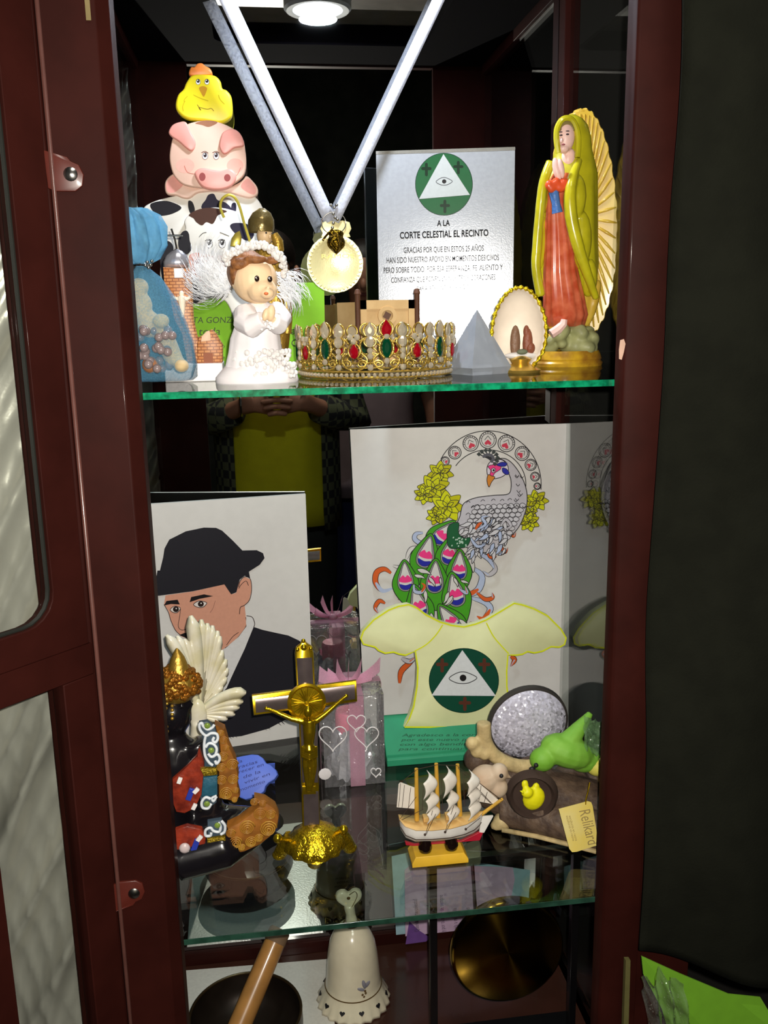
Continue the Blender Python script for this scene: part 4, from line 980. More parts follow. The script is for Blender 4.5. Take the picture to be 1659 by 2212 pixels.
obj('top_bevel', MB().prism([V((L0.x, L0.y, tz - 0.004)) + pn * 0.0004, V((R0.x, R0.y, tz - 0.004)) + pn * 0.0004, V((R0.x, R0.y, tz)) + pn * 0.0004, V((L0.x, L0.y, tz)) + pn * 0.0004], -pn * 0.0002), mat('bright_bevel', (230, 226, 214), 0.15, metal=0.8), pq, smooth=0)
def emblem(A, cx, cy, rx, ry, tri, eye, g, cross_c, white, cr):
    A.disc(cx, cy, rx, ry, g, (20, 50, 36), 1.4, n=56)
    for (x, y) in cr:
        A.line([(x, y - ry * 0.17), (x, y + ry * 0.17)], rx * 0.10, cross_c, False); A.line([(x - rx * 0.13, y - ry * 0.03), (x + rx * 0.13, y - ry * 0.03)], rx * 0.10, cross_c, False)
        for dx, dy in ((0, -0.17), (0, 0.17), (-0.13, -0.03), (0.13, -0.03)): A.disc(x + dx * rx, y + dy * ry, rx * 0.05, rx * 0.05, cross_c, n=10)
    A.poly(tri, white)
    ex, ey, ew, eh = eye
    A.line([(ex - ew, ey + eh * 0.1), (ex - ew * 0.5, ey - eh * 0.75), (ex, ey - eh), (ex + ew * 0.5, ey - eh * 0.7), (ex + ew, ey), (ex + ew * 0.5, ey + eh * 0.75), (ex, ey + eh * 0.95), (ex - ew * 0.5, ey + eh * 0.8)], rx * 0.018 + 0.4, (70, 70, 74), closed=True)
    A.disc(ex, ey, eh * 0.55, eh * 0.55, (34, 32, 34))
A = Art(fP, pn)
emblem(A, 959, 398, 61.5, 67, [(958, 333), (1015, 421), (905, 430)], (959.5, 392, 17.5, 8.5), (30, 84, 48), (14, 40, 24), (176, 180, 178), [(990, 362), (961, 446), (921, 366)])
A.done('emblem_print', P_gloss, pq)
for bd_, x0, y0, x1, y1, h, bo in (('A LA', 944, 488.5, 972, 487.5, 12.5, 0.02), ('CORTE CELESTIAL EL RECINTO', 864, 515.5, 1055, 509.5, 14, 0.02), ('GRACIAS POR QUE EN ESTOS 25 AÑOS', 872, 546.5, 1045, 542, 12, 0.008), ('HAN SIDO NUESTRO APOYO EN MOMENTOS DESICIVOS', 835, 568.5, 1078, 562, 12, 0.008), ('PERO SOBRE TODO, POR ESA ESPERANZA, FE, ALIENTO Y', 829, 590, 1086, 583, 12, 0.008), ('CONFIANZA QUE PONEN EN NUESTROS CORAZONES', 845, 611, 1070, 604, 11.5, 0.008), ('PARA AFRONTAR LA VIDA', 901, 629, 1014, 624, 10.5, 0.008)):
    textpx('lettering', bd_, mat('engraved_black', (30, 30, 32), 0.6, spec=0.0) if bo > 0.01 else mat('engraved_grey', (60, 60, 62), 0.6, spec=0.0), pq, fP, pn, x0, y0, x1, y1, h, bold=bo)

# ---- crystal pyramid
YP = 0.155
py_ = thing('crystal_pyramid', base_at(1028, YP), 'clear faceted crystal pyramid between the tiara and the egg', 'pyramid')
cP = base_at(1030, YP); hw_ = 0.0275; hP = at(1020, 668, YP).z
M_cry = mat('clear_crystal', (206, 214, 226), 0.05, trans=0.55, ior=1.45, var=0.05, coat=0.5)
R45 = RZ(math.radians(24)); cs = [R45 @ V((sx * hw_, sy * hw_, 0)) for sx, sy in ((-1, -1), (1, -1), (1, 1), (-1, 1))]
pmb = MB(); q0 = [cP + c_ * 0.9 for c_ in cs]; q1 = [cP + c_ + V((0, 0, 0.008)) for c_ in cs]; ap = cP + V((0, 0, hP))
pmb.add(q0 + q1 + [ap], [(3, 2, 1, 0)] + [(i, (i + 1) % 4, 4 + (i + 1) % 4, 4 + i) for i in range(4)] + [(4 + i, 4 + (i + 1) % 4, 8) for i in range(4)])
obj('crystal_body', pmb, M_cry, py_, smooth=0)
stp = MB()
for k in range(9):
    w_ = hw_ * 0.62 * (1 - k / 9.5); vv = [R45 @ V((sx * w_, sy * w_, 0)) + cP + V((0, 0, 0.010 + 0.0036 * k)) for sx, sy in ((-1, -1), (1, -1), (1, 1), (-1, 1))]; stp.prism(vv, (0, 0, 0.0018))
obj('inner_steps', stp, sheer('frosted_layers', (214, 220, 230), 0.55, rough=0.3, gloss=0.2), py_, smooth=0)  # stack of thin frosted plates inside the crystal

# ---- gilded egg with the nativity
YE = 0.150
eg = thing('nativity_egg', base_at(1122, YE), 'open white egg ornament with gold braid and tiny nativity figures', 'ornament')
cE = at(1121, 712, YE); ew_, eh_ = 57 * mpp(1121, 712, YE), 84 * mpp(1121, 712, YE)
sh_ = []
for k in range(9):
    q = k / 8 * math.pi / 2; f = math.cos(q); yy = 0.030 * math.sin(q); sh_.append([cE + V((ew_ * max(f, 0.02) * math.sin(t) * (1 - 0.10 * math.cos(t)), yy, eh_ * max(f, 0.02) * math.cos(t))) for t in [2 * math.pi * i / 36 for i in range(36)]])
obj('egg_shell', MB().loft(sh_, False, True), mat('cream_shell', (238, 226, 210), 0.5, var=0.04, scale=60), eg, smooth=180, solid=0.001)
rim = [cE + V((ew_ * math.sin(t) * (1 - 0.10 * math.cos(t)) * 1.03, -0.001, eh_ * math.cos(t) * 1.02)) for t in [2 * math.pi * i / 120 for i in range(120)]]
obj('gold_braid', MB().tube(rim, [0.0021 + 0.0009 * math.sin(i * 1.57) for i in range(120)], 8, closed=True), mat('braid_gold', (226, 196, 34), 0.22, metal=0.8, bump=0.8, bscale=500), eg, smooth=180)
fg = MB(); blob(fg, 1113, 740, YE + 0.010, 11, 36, 8); blob(fg, 1113, 722, YE + 0.010, 8, 16, 7)
obj('nativity_figure', fg, mat('brown_robe_figure', (128, 96, 74), 0.5, bump=0.6, bscale=200), eg)
fg = MB(); blob(fg, 1140, 742, YE + 0.008, 11, 32, 8); blob(fg, 1137, 716, YE + 0.008, 6.5, 13, 6); blob(fg, 1146, 752, YE + 0.006, 10, 12, 8)
obj('nativity_figure', fg, mat('rust_robe_figure', (132, 74, 52), 0.5, bump=0.6, bscale=200), eg)
fg = MB(); blob(fg, 1125, 768, YE + 0.008, 36, 8, 14); obj('snow_ledge', fg, M_white, eg)
fg = MB(); blob(fg, 1128, 760, YE + 0.000, 12, 6, 7); obj('manger', fg, mat('moss_green', (110, 116, 92), 0.7), eg)
cf = base_at(1124, YE + 0.006)
obj('gold_foot', MB().lathe([(0.0005, 0), (0.0225, 0), (0.0235, 0.003), (0.017, 0.007), (0.010, 0.010), (0.013, 0.015), (0.006, 0.019)], cf, seg=32), M_gold, eg)

# ---- robed lady with mandorla
YV = 0.25
vg = thing('robed_lady_statue', base_at(1235, YV), 'praying lady statue in olive mantle and red dress with golden mandorla', 'statue')
M_ol = mat('olive_gold_glaze', (186, 178, 30), 0.28, var=0.14, scale=40, coat=0.4); M_mand = mat('mandorla_gold', (214, 184, 74), 0.35, var=0.10, scale=30, c2=(196, 156, 46), coat=0.2)
M_red = mat('red_glaze', (186, 74, 44), 0.3, c2=(214, 112, 78), scale=70, coat=0.35); M_vs = mat('statue_skin', (236, 196, 186), 0.4)
pts = []
for i in range(132):
    t = 2 * math.pi * i / 132; sc2 = 1 + (0.022 if i % 4 in (1, 2) else -0.012)
    pts.append((1263 + 72 * math.sin(t) * sc2 * (1 - 0.06 * math.cos(t)), 482 - 248 * math.cos(t) * (1 + (sc2 - 1) * 0.4)))
mdp = lambda x, y, d=0.0: at(x, y, YV + 0.034 - (x - 1263) * 0.00018 + d)
mand = MB().slab([mdp(x, y) for x, y in pts], V((0.33, -1, 0)), 0.012, 0.002)
obj('mandorla', mand, M_mand, vg, smooth=40)
ry_ = MB()
for i in range(0, 132, 3):
    x, y = pts[i]; ry_.tube([mdp(1258 + (x - 1258) * q, 470 + (y - 470) * q, -0.0005) for q in (0.42, 0.7, 0.95)], [0.0016, 0.0022, 0.0012], 6)
obj('ray_relief', ry_, M_mand, vg, smooth=180)
cl_rows = [(640, 1222, 54, 0), (610, 1223, 64, 0), (570, 1222, 69, 0), (520, 1221, 68, 0), (460, 1224, 65, 0), (410, 1227, 62, 0), (375, 1235, 54, 0), (350, 1239, 46, 0), (325, 1239, 40, 0.002), (295, 1238, 38, 0.002), (270, 1237, 32, 0.002), (256, 1236, 22, 0.002), (248, 1236, 8, 0.002)]
obj('mantle', body(cl_rows, YV, 0.62, 40, lambda a, k: 1 + 0.03 * math.cos(9 * a + 0.35 * k) * (k < 7)), M_ol, vg, smooth=180)
dr_rows = [(705, 1221, 40, -0.004), (680, 1222, 46, -0.010), (640, 1218, 42, -0.014), (590, 1212, 36, -0.018), (540, 1210, 32, -0.019), (490, 1207, 28, -0.019), (455, 1204, 23, -0.020), (420, 1203, 22, -0.020), (395, 1206, 22, -0.018), (375, 1214, 18, -0.014)]
obj('dress', body(dr_rows, YV, 0.75, 48, lambda a, k: 1 + 0.055 * math.cos(13 * a - 0.25 * k)), M_red, vg, smooth=180)
fd = MB(); fd.tube(crv([at(*p, YV - dy) for p, dy in (((1252, 345), 0.020), ((1238, 380), 0.034), ((1231, 420), 0.040), ((1234, 470), 0.040), ((1248, 530), 0.040), ((1268, 590), 0.036), ((1288, 645), 0.026))], 4), [0.004 + 0.004 * math.sin(math.pi * i / 24) for i in range(25)], 10); fd.tube(crv([at(*p, YV - dy) for p, dy in (((1190, 350), 0.022), ((1174, 395), 0.026), ((1166, 460), 0.024), ((1160, 530), 0.022), ((1158, 580), 0.02), ((1168, 640), 0.018))], 4), 0.006, 10)
blob(fd, 1246, 425, YV - 0.026, 20, 45, 22); blob(fd, 1256, 520, YV - 0.024, 22, 60, 20); blob(fd, 1272, 600, YV - 0.018, 18, 40, 18); blob(fd, 1174, 420, YV - 0.014, 12, 40, 16); blob(fd, 1168, 520, YV - 0.010, 12, 60, 16)
obj('mantle_fold', fd, M_ol, vg, remesh=0.0018, smooth=180)
hf = MB(); blob(hf, 1222, 296, YV - 0.016, 19, 30, 17, seg=20, rg=14); blob(hf, 1213, 304, YV - 0.0255, 3, 6, 4); blob(hf, 1217, 322, YV - 0.020, 12, 9, 10); blob(hf, 1228, 342, YV - 0.010, 16, 22, 14)
obj('face', hf, M_vs, vg, remesh=0.0012, smooth=180)
ft = MB()
for ex, ey in ((1212, 292), (1226, 290)): blob(ft, ex, ey, YV - 0.0262, 3.6, 1.8, 2)
for ex, ey in ((1211, 285), (1226, 283)): blob(ft, ex, ey, YV - 0.0258, 4.5, 1.2, 1.5)
obj('eyes', ft, mat('statue_eye', (70, 52, 56), 0.4), vg)
ft = MB(); blob(ft, 1217, 312, YV - 0.0262, 4, 1.8, 2.5); obj('mouth', ft, mat('statue_lip', (150, 74, 84), 0.4), vg)
ft = MB(); ft.tube(crv([at(*p, YV - 0.019) for p in ((1206, 284), (1208, 272), (1218, 266), (1232, 270), (1240, 284))], 4), [0.002] + [0.004] * 15 + [0.002], 8); obj('hair', ft, mat('statue_hair', (128, 112, 62), 0.5), vg)
ft = MB(); ft.tube(crv([at(*p, YV - 0.021) for p in ((1206, 330), (1202, 300), (1204, 276), (1216, 258), (1234, 258), (1246, 280), (1249, 310), (1247, 340))], 4), 0.0036, 8); obj('hood_rim', ft, M_ol, vg)
ft = MB(); blob(ft, 1203, 366, YV - 0.034, 9, 24, 7, RY(-0.25)); blob(ft, 1212, 364, YV - 0.036, 7, 20, 7, RY(-0.2)); obj('praying_hands', ft, M_vs, vg)
ft = MB()
for i in range(9): blob(ft, 1186 + 5.2 * i, 400 + 6 * math.sin(i * 1.7), YV - 0.036, 9, 11, 8)
obj('red_ruffle', ft, mat('bright_red_ruffle', (214, 80, 40), 0.35, coat=0.3), vg, remesh=0.0015, smooth=180)
ft = MB(); ft.tube([at(1196, 414, YV - 0.032), at(1201, 440, YV - 0.034), at(1204, 460, YV - 0.034)], [0.006, 0.005, 0.0065], 12); obj('blue_sash', ft, mat('blue_sash_glaze', (72, 112, 176), 0.35, bump=0.5, bscale=200), vg)
ft = MB()
rg = random.Random(3)
for i in range(34): blob(ft, rg.uniform(1185, 1285), rg.uniform(712, 752), YV - rg.uniform(0.0, 0.022), rg.uniform(10, 18))
obj('cloud_rock', ft, mat('pale_green_rock', (150, 152, 104), 0.5, var=0.2, scale=60), vg, remesh=0.002, smooth=180)
ft = MB()
for x, y, a, b in ((1258, 668, 16, 46), (1280, 655, 12, 50), (1240, 700, 18, 26), (1205, 705, 22, 18), (1192, 735, 18, 14)): blob(ft, x, y, YV - 0.006, a, b, 14, RY(0.25))
obj('gold_folds', ft, M_mand, vg, remesh=0.002, smooth=180)
ft = MB(); ft.tube([at(*p, YV - 0.030) for p in ((1190, 722), (1205, 712), (1217, 700), (1219, 690))], [0.006, 0.006, 0.005, 0.004], 8); obj('cherub_arm', ft, M_vs, vg)
gb = base_at(1233, YV - 0.01); gbs = []
for hh, k in ((0, 1.0), (0.004, 1.03), (0.007, 0.97), (0.009, 1.0), (0.014, 0.96), (0.019, 0.90)): gbs.append([gb + V((0.043 * k * math.cos(a), 0.034 * k * math.sin(a) + 0.012, hh)) for a in [2 * math.pi * i / 40 for i in range(40)]])
obj('oval_base', MB().loft(gbs, True, True), mat('yellow_gold_glaze', (214, 172, 40), 0.3, c2=(150, 104, 34), scale=45, coat=0.4), vg, smooth=40)
# ------------------------------------------------------------------ lower shelf
def seat(pts): return min(p.z for p in pts)

# ---- drawing of a man in a black hat
mA, mB_ = at(660, 1067, 0.474), at(331, 1089, 0.440)
mu = V((mA.x - mB_.x, mA.y - mB_.y, 0)).normalized(); mn = V((mu.y, -mu.x, 0))
fN = lambda x, y: atp(x, y, mA, mn)
pm_ = thing('portrait_panel', V((0.05, 0.455, ZL)), 'white board with a drawing of a man in a black hat and suit', 'picture')
TR = fN(660, 1067); wv = mu * -0.245
tz2 = TR.z
M_board = mat('white_board', (216, 213, 210), 0.55, var=0.02)
obj('board', MB().prism([V((TR.x, TR.y, ZL)), V((TR.x, TR.y, tz2)), V((TR.x, TR.y, tz2 + 0.002)) + wv, V((TR.x, TR.y, ZL)) + wv], -mn * 0.006), M_board, pm_, smooth=0)
A = Art(fN, mn); c6 = lambda l: [(320 + x * 0.3255, 1040 + y * 0.3255) for x, y in l]
BK = (34, 33, 40); SK = (214, 154, 130); LN = (60, 44, 44)
A.poly(c6([(700, 965), (760, 985), (850, 1005), (930, 1022), (1000, 1055), (1075, 1110), (1085, 1500), (960, 1555), (800, 1640), (620, 1690), (520, 1700), (430, 1720), (300, 1700), (250, 1500), (480, 1390), (520, 1370), (640, 1110)]), BK)
for k in range(46):
    t = k / 45; x = 470 + 560 * t; y = 1700 - 165 * t; a = random.uniform(-0.2, 0.2)
    A.line(c6([(x - 30, y - 50), (x, y - 8), (x + 40 + 30 * a, y + random.uniform(-6, 34))]), random.uniform(1.2, 3.4), BK, taper=True)
A.poly(c6([(115, 755), (300, 728), (505, 682), (550, 748), (585, 738), (600, 670), (640, 632), (680, 650), (686, 720), (670, 790), (640, 820), (648, 900), (650, 960), (600, 1030), (510, 1105), (480, 1120), (400, 1090), (300, 1060), (215, 1025), (180, 985), (150, 920), (135, 860), (105, 815)]), SK)
A.line(c6([(105, 815), (135, 870), (150, 920), (180, 985), (215, 1020)]), 1.5, LN); A.line(c6([(648, 900), (652, 955), (600, 1030), (560, 1070), (510, 1105)]), 1.7, LN); A.line(c6([(600, 700), (610, 660), (640, 632), (678, 648), (686, 720), (672, 785), (640, 820), (612, 835), (606, 880)]), 1.5, LN)
A.line(c6([(600, 710), (620, 680), (650, 660), (665, 690)]), 1.3, LN); A.line(c6([(215, 845), (208, 900), (200, 960), (225, 985), (290, 970)]), 1.2, LN); A.line(c6([(445, 790), (430, 840), (410, 870)]), 1.0, (150, 100, 88)); A.line(c6([(600, 1000), (560, 1030), (520, 1085)]), 1.2, LN)
A.poly(c6([(650, 895), (690, 903), (705, 950), (640, 1110), (560, 1280), (520, 1370), (490, 1400), (505, 1112), (600, 1030), (652, 960)]), (218, 216, 216)); A.line(c6([(652, 890), (690, 900), (706, 940), (700, 968)]), 1.6, LN)
A.poly(c6([(30, 760), (62, 590), (78, 590), (100, 500), (108, 445), (140, 385), (250, 330), (370, 305), (450, 307), (490, 325), (560, 390), (625, 457), (720, 455), (762, 475), (772, 508), (740, 552), (668, 598), (676, 640), (640, 625), (608, 650), (585, 735), (550, 748), (505, 682), (300, 727), (75, 757)]), BK)
A.poly(c6([(105, 822), (122, 792), (195, 783), (210, 815), (150, 812)]), (26, 22, 24)); A.poly(c6([(275, 800), (285, 766), (370, 748), (432, 760), (340, 778)]), (26, 22, 24))
for ex, ey, w in ((180, 850, 34), (345, 815, 44)):
    A.shape(c6([(ex - w, ey), (ex - w * 0.3, ey - 22), (ex + w * 0.5, ey - 20), (ex + w, ey - 8), (ex + w * 0.4, ey + 18), (ex - w * 0.4, ey + 18)]), (226, 216, 210), LN, 1.4); A.disc(320 + (ex + 4) * 0.3255, 1040 + (ey - 3) * 0.3255, 6.4, 6.2, (40, 26, 24)); A.disc(320 + ex * 0.3255 + 2, 1040 + (ey - 8) * 0.3255, 1.5, 1.5, (235, 230, 226))
A.poly(c6([(205, 1018), (240, 1004), (300, 1002), (330, 1020), (300, 1042), (255, 1038)]), (24, 20, 22))
A.done('ink_drawing', P_ink, pm_)

# ---- coloured peacock drawing
kA, kB = at(756, 928, 0.4745), at(1232, 915, 0.428)
ku = V((kB.x - kA.x, kB.y - kA.y, 0)).normalized(); kn = V((ku.y, -ku.x, 0))
fK = lambda x, y: atp(x, y, kA, kn)
pk = thing('peacock_panel', V((0.40, 0.455, ZL)), 'white board with a coloured peacock drawing and yellow flowers', 'picture')
kc = [fK(756, 928), fK(1232, 915), fK(1227, 1592), fK(789, 1562)]
for p in kc[2:]: p.z = max(p.z, ZL)
lowest = min(kc[2].z, kc[3].z); kc[2].z = kc[2].z if kc[2].z > ZL else ZL
kc[3].z = min(kc[3].z, kc[2].z + 0.012)
kc[2].z = ZL; kc[3].z = ZL
obj('board', MB().prism(kc, -kn * 0.006), M_board, pk, smooth=0)
A = Art(fK, kn, step=9e-6); c5 = lambda l: [(740 + x * 0.3617, 880 + y * 0.3617) for x, y in l]
def p5(x, y): return (740 + x * 0.3617, 880 + y * 0.3617)
OUT = (40, 36, 40); WH = (214, 211, 210); YE_ = (206, 208, 22); GR = (72, 158, 38); OR_ = (214, 96, 44); LB = (178, 190, 220); PK = (238, 62, 136); BL = (40, 44, 160); RD = (204, 60, 84); SI = (190, 186, 194)
acx, acy = p5(868, 458)
def arcp(r, a0, a1, n=30): return [(acx + r[0] * math.cos(math.radians(a0 + (a1 - a0) * i / n)), acy - r[1] * math.sin(math.radians(a0 + (a1 - a0) * i / n))) for i in range(n + 1)]
A.line(arcp((115, 115), -6, 152), 1.8, OUT, False); A.line(arcp((82, 74), -8, 148), 1.8, OUT, False)
for mx, my, r, hr_ in ((868, 195, 50, 30), (765, 215, 46, 30), (670, 270, 38, 24), (978, 215, 50, 32), (1072, 275, 42, 28), (1123, 343, 34, 22), (1149, 413, 27, 16), (1162, 470, 20, 10), (612, 320, 26, 16)):
    x, y = p5(mx, my); r *= 0.3617; A.disc(x, y, r, r, WH, OUT, 1.8)
    dx, dy = acx - x, acy - y; L_ = math.hypot(dx, dy) or 1; dx /= L_; dy /= L_
    for q in range(9):
        a = math.atan2(-dy, -dx) - 1.3 + 0.325 * q; A.line([(x + r * 0.78 * math.cos(a), y + r * 0.78 * math.sin(a)), (x + r * math.cos(a), y + r * math.sin(a))], 1.2, OUT, False)
    A.disc(x, y, r * 0.76, r * 0.76, None, OUT, 1.2)
    hr2_ = hr_ * 0.3617 * 0.62; A.poly([(x + dx * r * 0.3 + (-dy) * hx * hr2_ * 1.1 + dx * -hy * hr2_ * -1.0, y + dy * r * 0.3 + dx * hx * hr2_ * 1.1 + dy * hy * hr2_) for hx, hy in heart(18)], RD)
    A.line([(x - dx * r * 0.5, y - dy * r * 0.5), (x + dy * r * 0.4, y - dx * r * 0.4)], 1.2, OUT, False); A.line([(x - dx * r * 0.5, y - dy * r * 0.5), (x - dy * r * 0.4, y + dx * r * 0.4)], 1.2, OUT, False)
def lotus(x, y, s_, rot, n=7):
    x, y = p5(x, y); s_ *= 0.3617
    for ring, (k, ln, w) in enumerate(((n, 1.0, 0.34), (n - 1, 0.72, 0.30), (4, 0.42, 0.24))):
        for i in range(k):
            a = rot + 2 * math.pi * i / k + ring * 0.4; ca, sa = math.cos(a), math.sin(a)
            sh = [(0.05, 0), (0.4, -w), (0.75, -w * 0.75), (1.08, 0.03), (0.75, w * 0.75), (0.4, w)]
            A.shape([(x + s_ * ln * (px * ca - q * sa), y + s_ * ln * 0.9 * (px * sa + q * ca)) for px, q in sh], YE_ if (i + ring) % 3 else (190, 186, 16), OUT, 1.3)
            A.line([(x + s_ * ln * 0.15 * ca, y + s_ * ln * 0.15 * sa), (x + s_ * ln * 0.55 * ca, y + s_ * ln * 0.5 * sa)], 0.9, (120, 112, 20), False)
for l_ in ((585, 390, 75, 0.2), (545, 480, 92, 0.5), (490, 520, 62, 0.8), (625, 590, 100, 0.1), (560, 645, 60, 1.9), (1155, 555, 70, 0.0), (1120, 625, 40, 0.6), (1110, 680, 62, 0.4)): lotus(*l_)
# tail: swirling plumes, then the eyed feathers
def swirl(pts, w, c1, c2=None):
    A.line(c5(pts), w + 2.6, OUT, taper=True); A.line(c5(pts), w, c1, taper=True)
    if c2: A.line(c5(pts[len(pts) // 2:]), w * 0.8, c2, taper=True)
for pts, w, a_, b_ in (([(480, 745), (440, 750), (430, 780), (470, 805), (530, 780), (580, 730)], 9, LB, OR_), ([(290, 985), (250, 960), (205, 980), (198, 1040), (240, 1090), (310, 1070)], 11, OR_, LB), ([(255, 1165), (220, 1150), (195, 1190), (215, 1225)], 8, OR_, LB), ([(770, 950), (830, 1000), (810, 1080), (750, 1110), (710, 1080)], 13, LB, OR_), ([(760, 1130), (850, 1160), (880, 1200), (840, 1255), (800, 1240)], 12, LB, OR_), ([(800, 1100), (850, 1140), (895, 1130), (890, 1100)], 8, OR_, LB), ([(880, 900), (910, 960), (870, 995), (835, 970)], 9, SI, LB), ([(800, 860), (870, 900), (905, 960)], 9, LB, None), ([(940, 780), (945, 830), (970, 860), (985, 830)], 6, OR_, SI), ([(1005, 700), (1000, 740), (1020, 765), (1032, 740)], 6, OR_, SI), ([(860, 860), (880, 890), (910, 885), (895, 870)], 5, OR_, None), ([(340, 1640), (350, 1570), (400, 1520), (440, 1490)], 11, OR_, None), ([(350, 1490), (400, 1510), (440, 1480)], 9, SI, OR_), ([(1000, 1480), (1025, 1500), (1000, 1540)], 9, OR_, LB), ([(300, 940), (370, 950), (430, 890)], 7, WH, None), ([(380, 900), (410, 840), (470, 830)], 8, WH, None)): swirl(pts, w, a_, b_)
def leaf_f(x, y, ln, ang, w=0.18, c=WH):
    x, y = p5(x, y); ln *= 0.3617; ca, sa = math.cos(ang), math.sin(ang)
    A.shape([(x + ln * (a * ca - b * sa), y + ln * (a * sa + b * ca)) for a, b in ((0, 0), (0.3, -w), (0.7, -w * 0.8), (1, 0.06), (0.7, w * 0.5), (0.3, w))], c, OUT, 1.4)
rk = random.Random(11)
for i in range(46):
    t = rk.random(); x = 640 - 250 * t + rk.uniform(-60, 130); y = 830 + 430 * t + rk.uniform(-40, 40)
    if y < 1290: leaf_f(x, y, rk.uniform(60, 120), rk.uniform(1.2, 2.8) if x < 560 else rk.uniform(0.3, 1.9), 0.16)
def eye_f(x, y, s_, rot):
    X, Y_ = p5(x, y); s_ *= 0.3617 * 1.1; ca, sa = math.cos(rot), math.sin(rot)
    T = lambda l: [(X + s_ * (a * ca - b * sa), Y_ + s_ * (a * sa + b * ca)) for a, b in l]
    A.shape(T([(0, -1.35), (0.5, -0.7), (0.85, 0.1), (0.7, 0.85), (0.25, 1.7), (-0.2, 1.5), (-0.72, 0.8), (-0.85, 0.1), (-0.5, -0.7)]), GR, OUT, 1.7)
    A.shape(T([(0, -1.2), (0.38, -0.45), (0.52, 0.1), (0.4, 0.55), (0, 0.72), (-0.4, 0.55), (-0.52, 0.1), (-0.38, -0.45)]), (150, 146, 150), OUT, 1.3)
    A.shape(T([(0, -1.1), (0.28, -0.4), (0.42, 0.1), (0.3, 0.5), (0, 0.62), (-0.3, 0.5), (-0.42, 0.1), (-0.28, -0.4)]), WH, OUT, 1.0)
    A.poly(T([(-0.36, -0.12), (-0.15, -0.32), (0, -0.2), (0.15, -0.32), (0.36, -0.12), (0.38, 0.08), (0, 0.16), (-0.38, 0.08)]), PK, True); A.poly(T([(-0.38, 0.24), (0, 0.32), (0.38, 0.24), (0.28, 0.5), (0, 0.62), (-0.28, 0.5)]), BL, True)
for e in ((590, 760, 82, 0.75), (495, 880, 92, 0.25), (635, 870, 84, 0.2), (695, 960, 82, 0.05), (375, 1025, 84, -0.05), (550, 1030, 92, 0.05), (675, 1110, 94, -0.2), (455, 1180, 92, -0.25), (645, 1275, 88, -0.6)): eye_f(*e)
for i in range(12):
    x, y = rk.uniform(420, 760), rk.uniform(950, 1270); leaf_f(x, y, rk.uniform(50, 95), rk.uniform(0.2, 2.9), 0.15)
for pts in ([(425, 1050), (430, 1090), (470, 1095), (490, 1060), (470, 1040)], [(700, 1080), (740, 1100), (730, 1060)]): swirl(pts, 7, LB, OR_)
# body, scales, neck, head
A.shape(c5([(700, 640), (720, 570), (790, 535), (900, 520), (985, 512), (1003, 470), (1000, 420), (985, 380), (975, 330), (955, 310), (920, 302), (880, 320), (900, 310), (960, 300), (1010, 330), (1060, 400), (1092, 480), (1098, 560), (1080, 640), (1040, 720), (960, 800), (860, 860), (740, 830), (660, 760), (680, 690)]), SI, OUT, 1.8)
for r in range(8):
    for k in range(9):
        x = 800 + 34 * k - 13 * r; y = 590 + 6 * k * 0.6 + 27 * r - 5 * k
        if 700 < x < 1085 - 10 * r: A.shape([(p5(x, y)[0] + a, p5(x, y)[1] + b) for a, b in ((-6, -2), (0, -5), (6.5, 0), (2, 5), (-5, 4))], (200, 197, 204), OUT, 1.2)
for i in range(60):
    x, y = rk.uniform(720, 980), rk.uniform(640, 850)
    if x + y > 1430 and x - y < 330: leaf_f(x, y, rk.uniform(35, 80), rk.uniform(1.4, 2.9), 0.17, (206, 204, 210) if i % 3 else LB)
for i in range(16):
    x, y = rk.uniform(735, 1000), rk.uniform(545, 640); q = p5(x, y); A.line([(q[0] - 5, q[1]), (q[0], q[1] - 4), (q[0] + 4, q[1] - 1)], 1.3, OUT)
for i in range(12):
    x, y = 1020 + rk.uniform(0, 60), rk.uniform(400, 600); q = p5(x, y); A.line([(q[0] - 4, q[1] - 3), (q[0], q[1] + 2), (q[0] + 4, q[1] - 2)], 1.4, OUT)
for pts, a_ in (([(690, 690), (650, 720), (640, 780), (690, 800)], SI), ([(800, 720), (850, 690), (830, 650), (870, 640)], LB), ([(790, 720), (810, 690), (830, 680)], OR_), ([(940, 700), (970, 660), (1000, 700), (960, 720)], SI), ([(760, 770), (800, 820), (850, 810)], LB)): swirl(pts, 6, a_)
A.shape(c5([(630, 700), (690, 680), (690, 740), (720, 770), (760, 770), (740, 820), (690, 832), (640, 830), (622, 790)]), (30, 92, 56), OUT, 1.4)
for i in range(20): q = p5(rk.uniform(640, 735), rk.uniform(765, 822)); A.disc(q[0], q[1], 1.5, 2.0, (180, 206, 190), n=8, a=0.5)
A.shape(c5([(858, 360), (868, 330), (890, 312), (940, 305), (975, 330), (985, 370), (960, 400), (925, 415), (895, 418), (880, 400), (862, 395)]), (216, 208, 222), OUT, 1.6)
A.shape(c5([(865, 345), (900, 335), (935, 330), (940, 360), (905, 385), (890, 410), (875, 400), (880, 370)]), PK, OUT, 1.2); A.shape(c5([(915, 335), (950, 320), (978, 328), (965, 345), (935, 345)]), BL, OUT, 1.2); A.shape(c5([(950, 355), (975, 362), (990, 385), (975, 395), (952, 380)]), BL, OUT, 1.2)
A.shape(c5([(885, 362), (900, 355), (910, 368), (900, 382), (888, 380)]), (210, 200, 214), OUT, 1.2); q = p5(898, 369); A.disc(q[0], q[1], 2.4, 2.6, (36, 30, 36))
A.shape(c5([(866, 395), (885, 402), (905, 410), (885, 440), (870, 468), (858, 430)]), (206, 128, 44), OUT, 1.4)
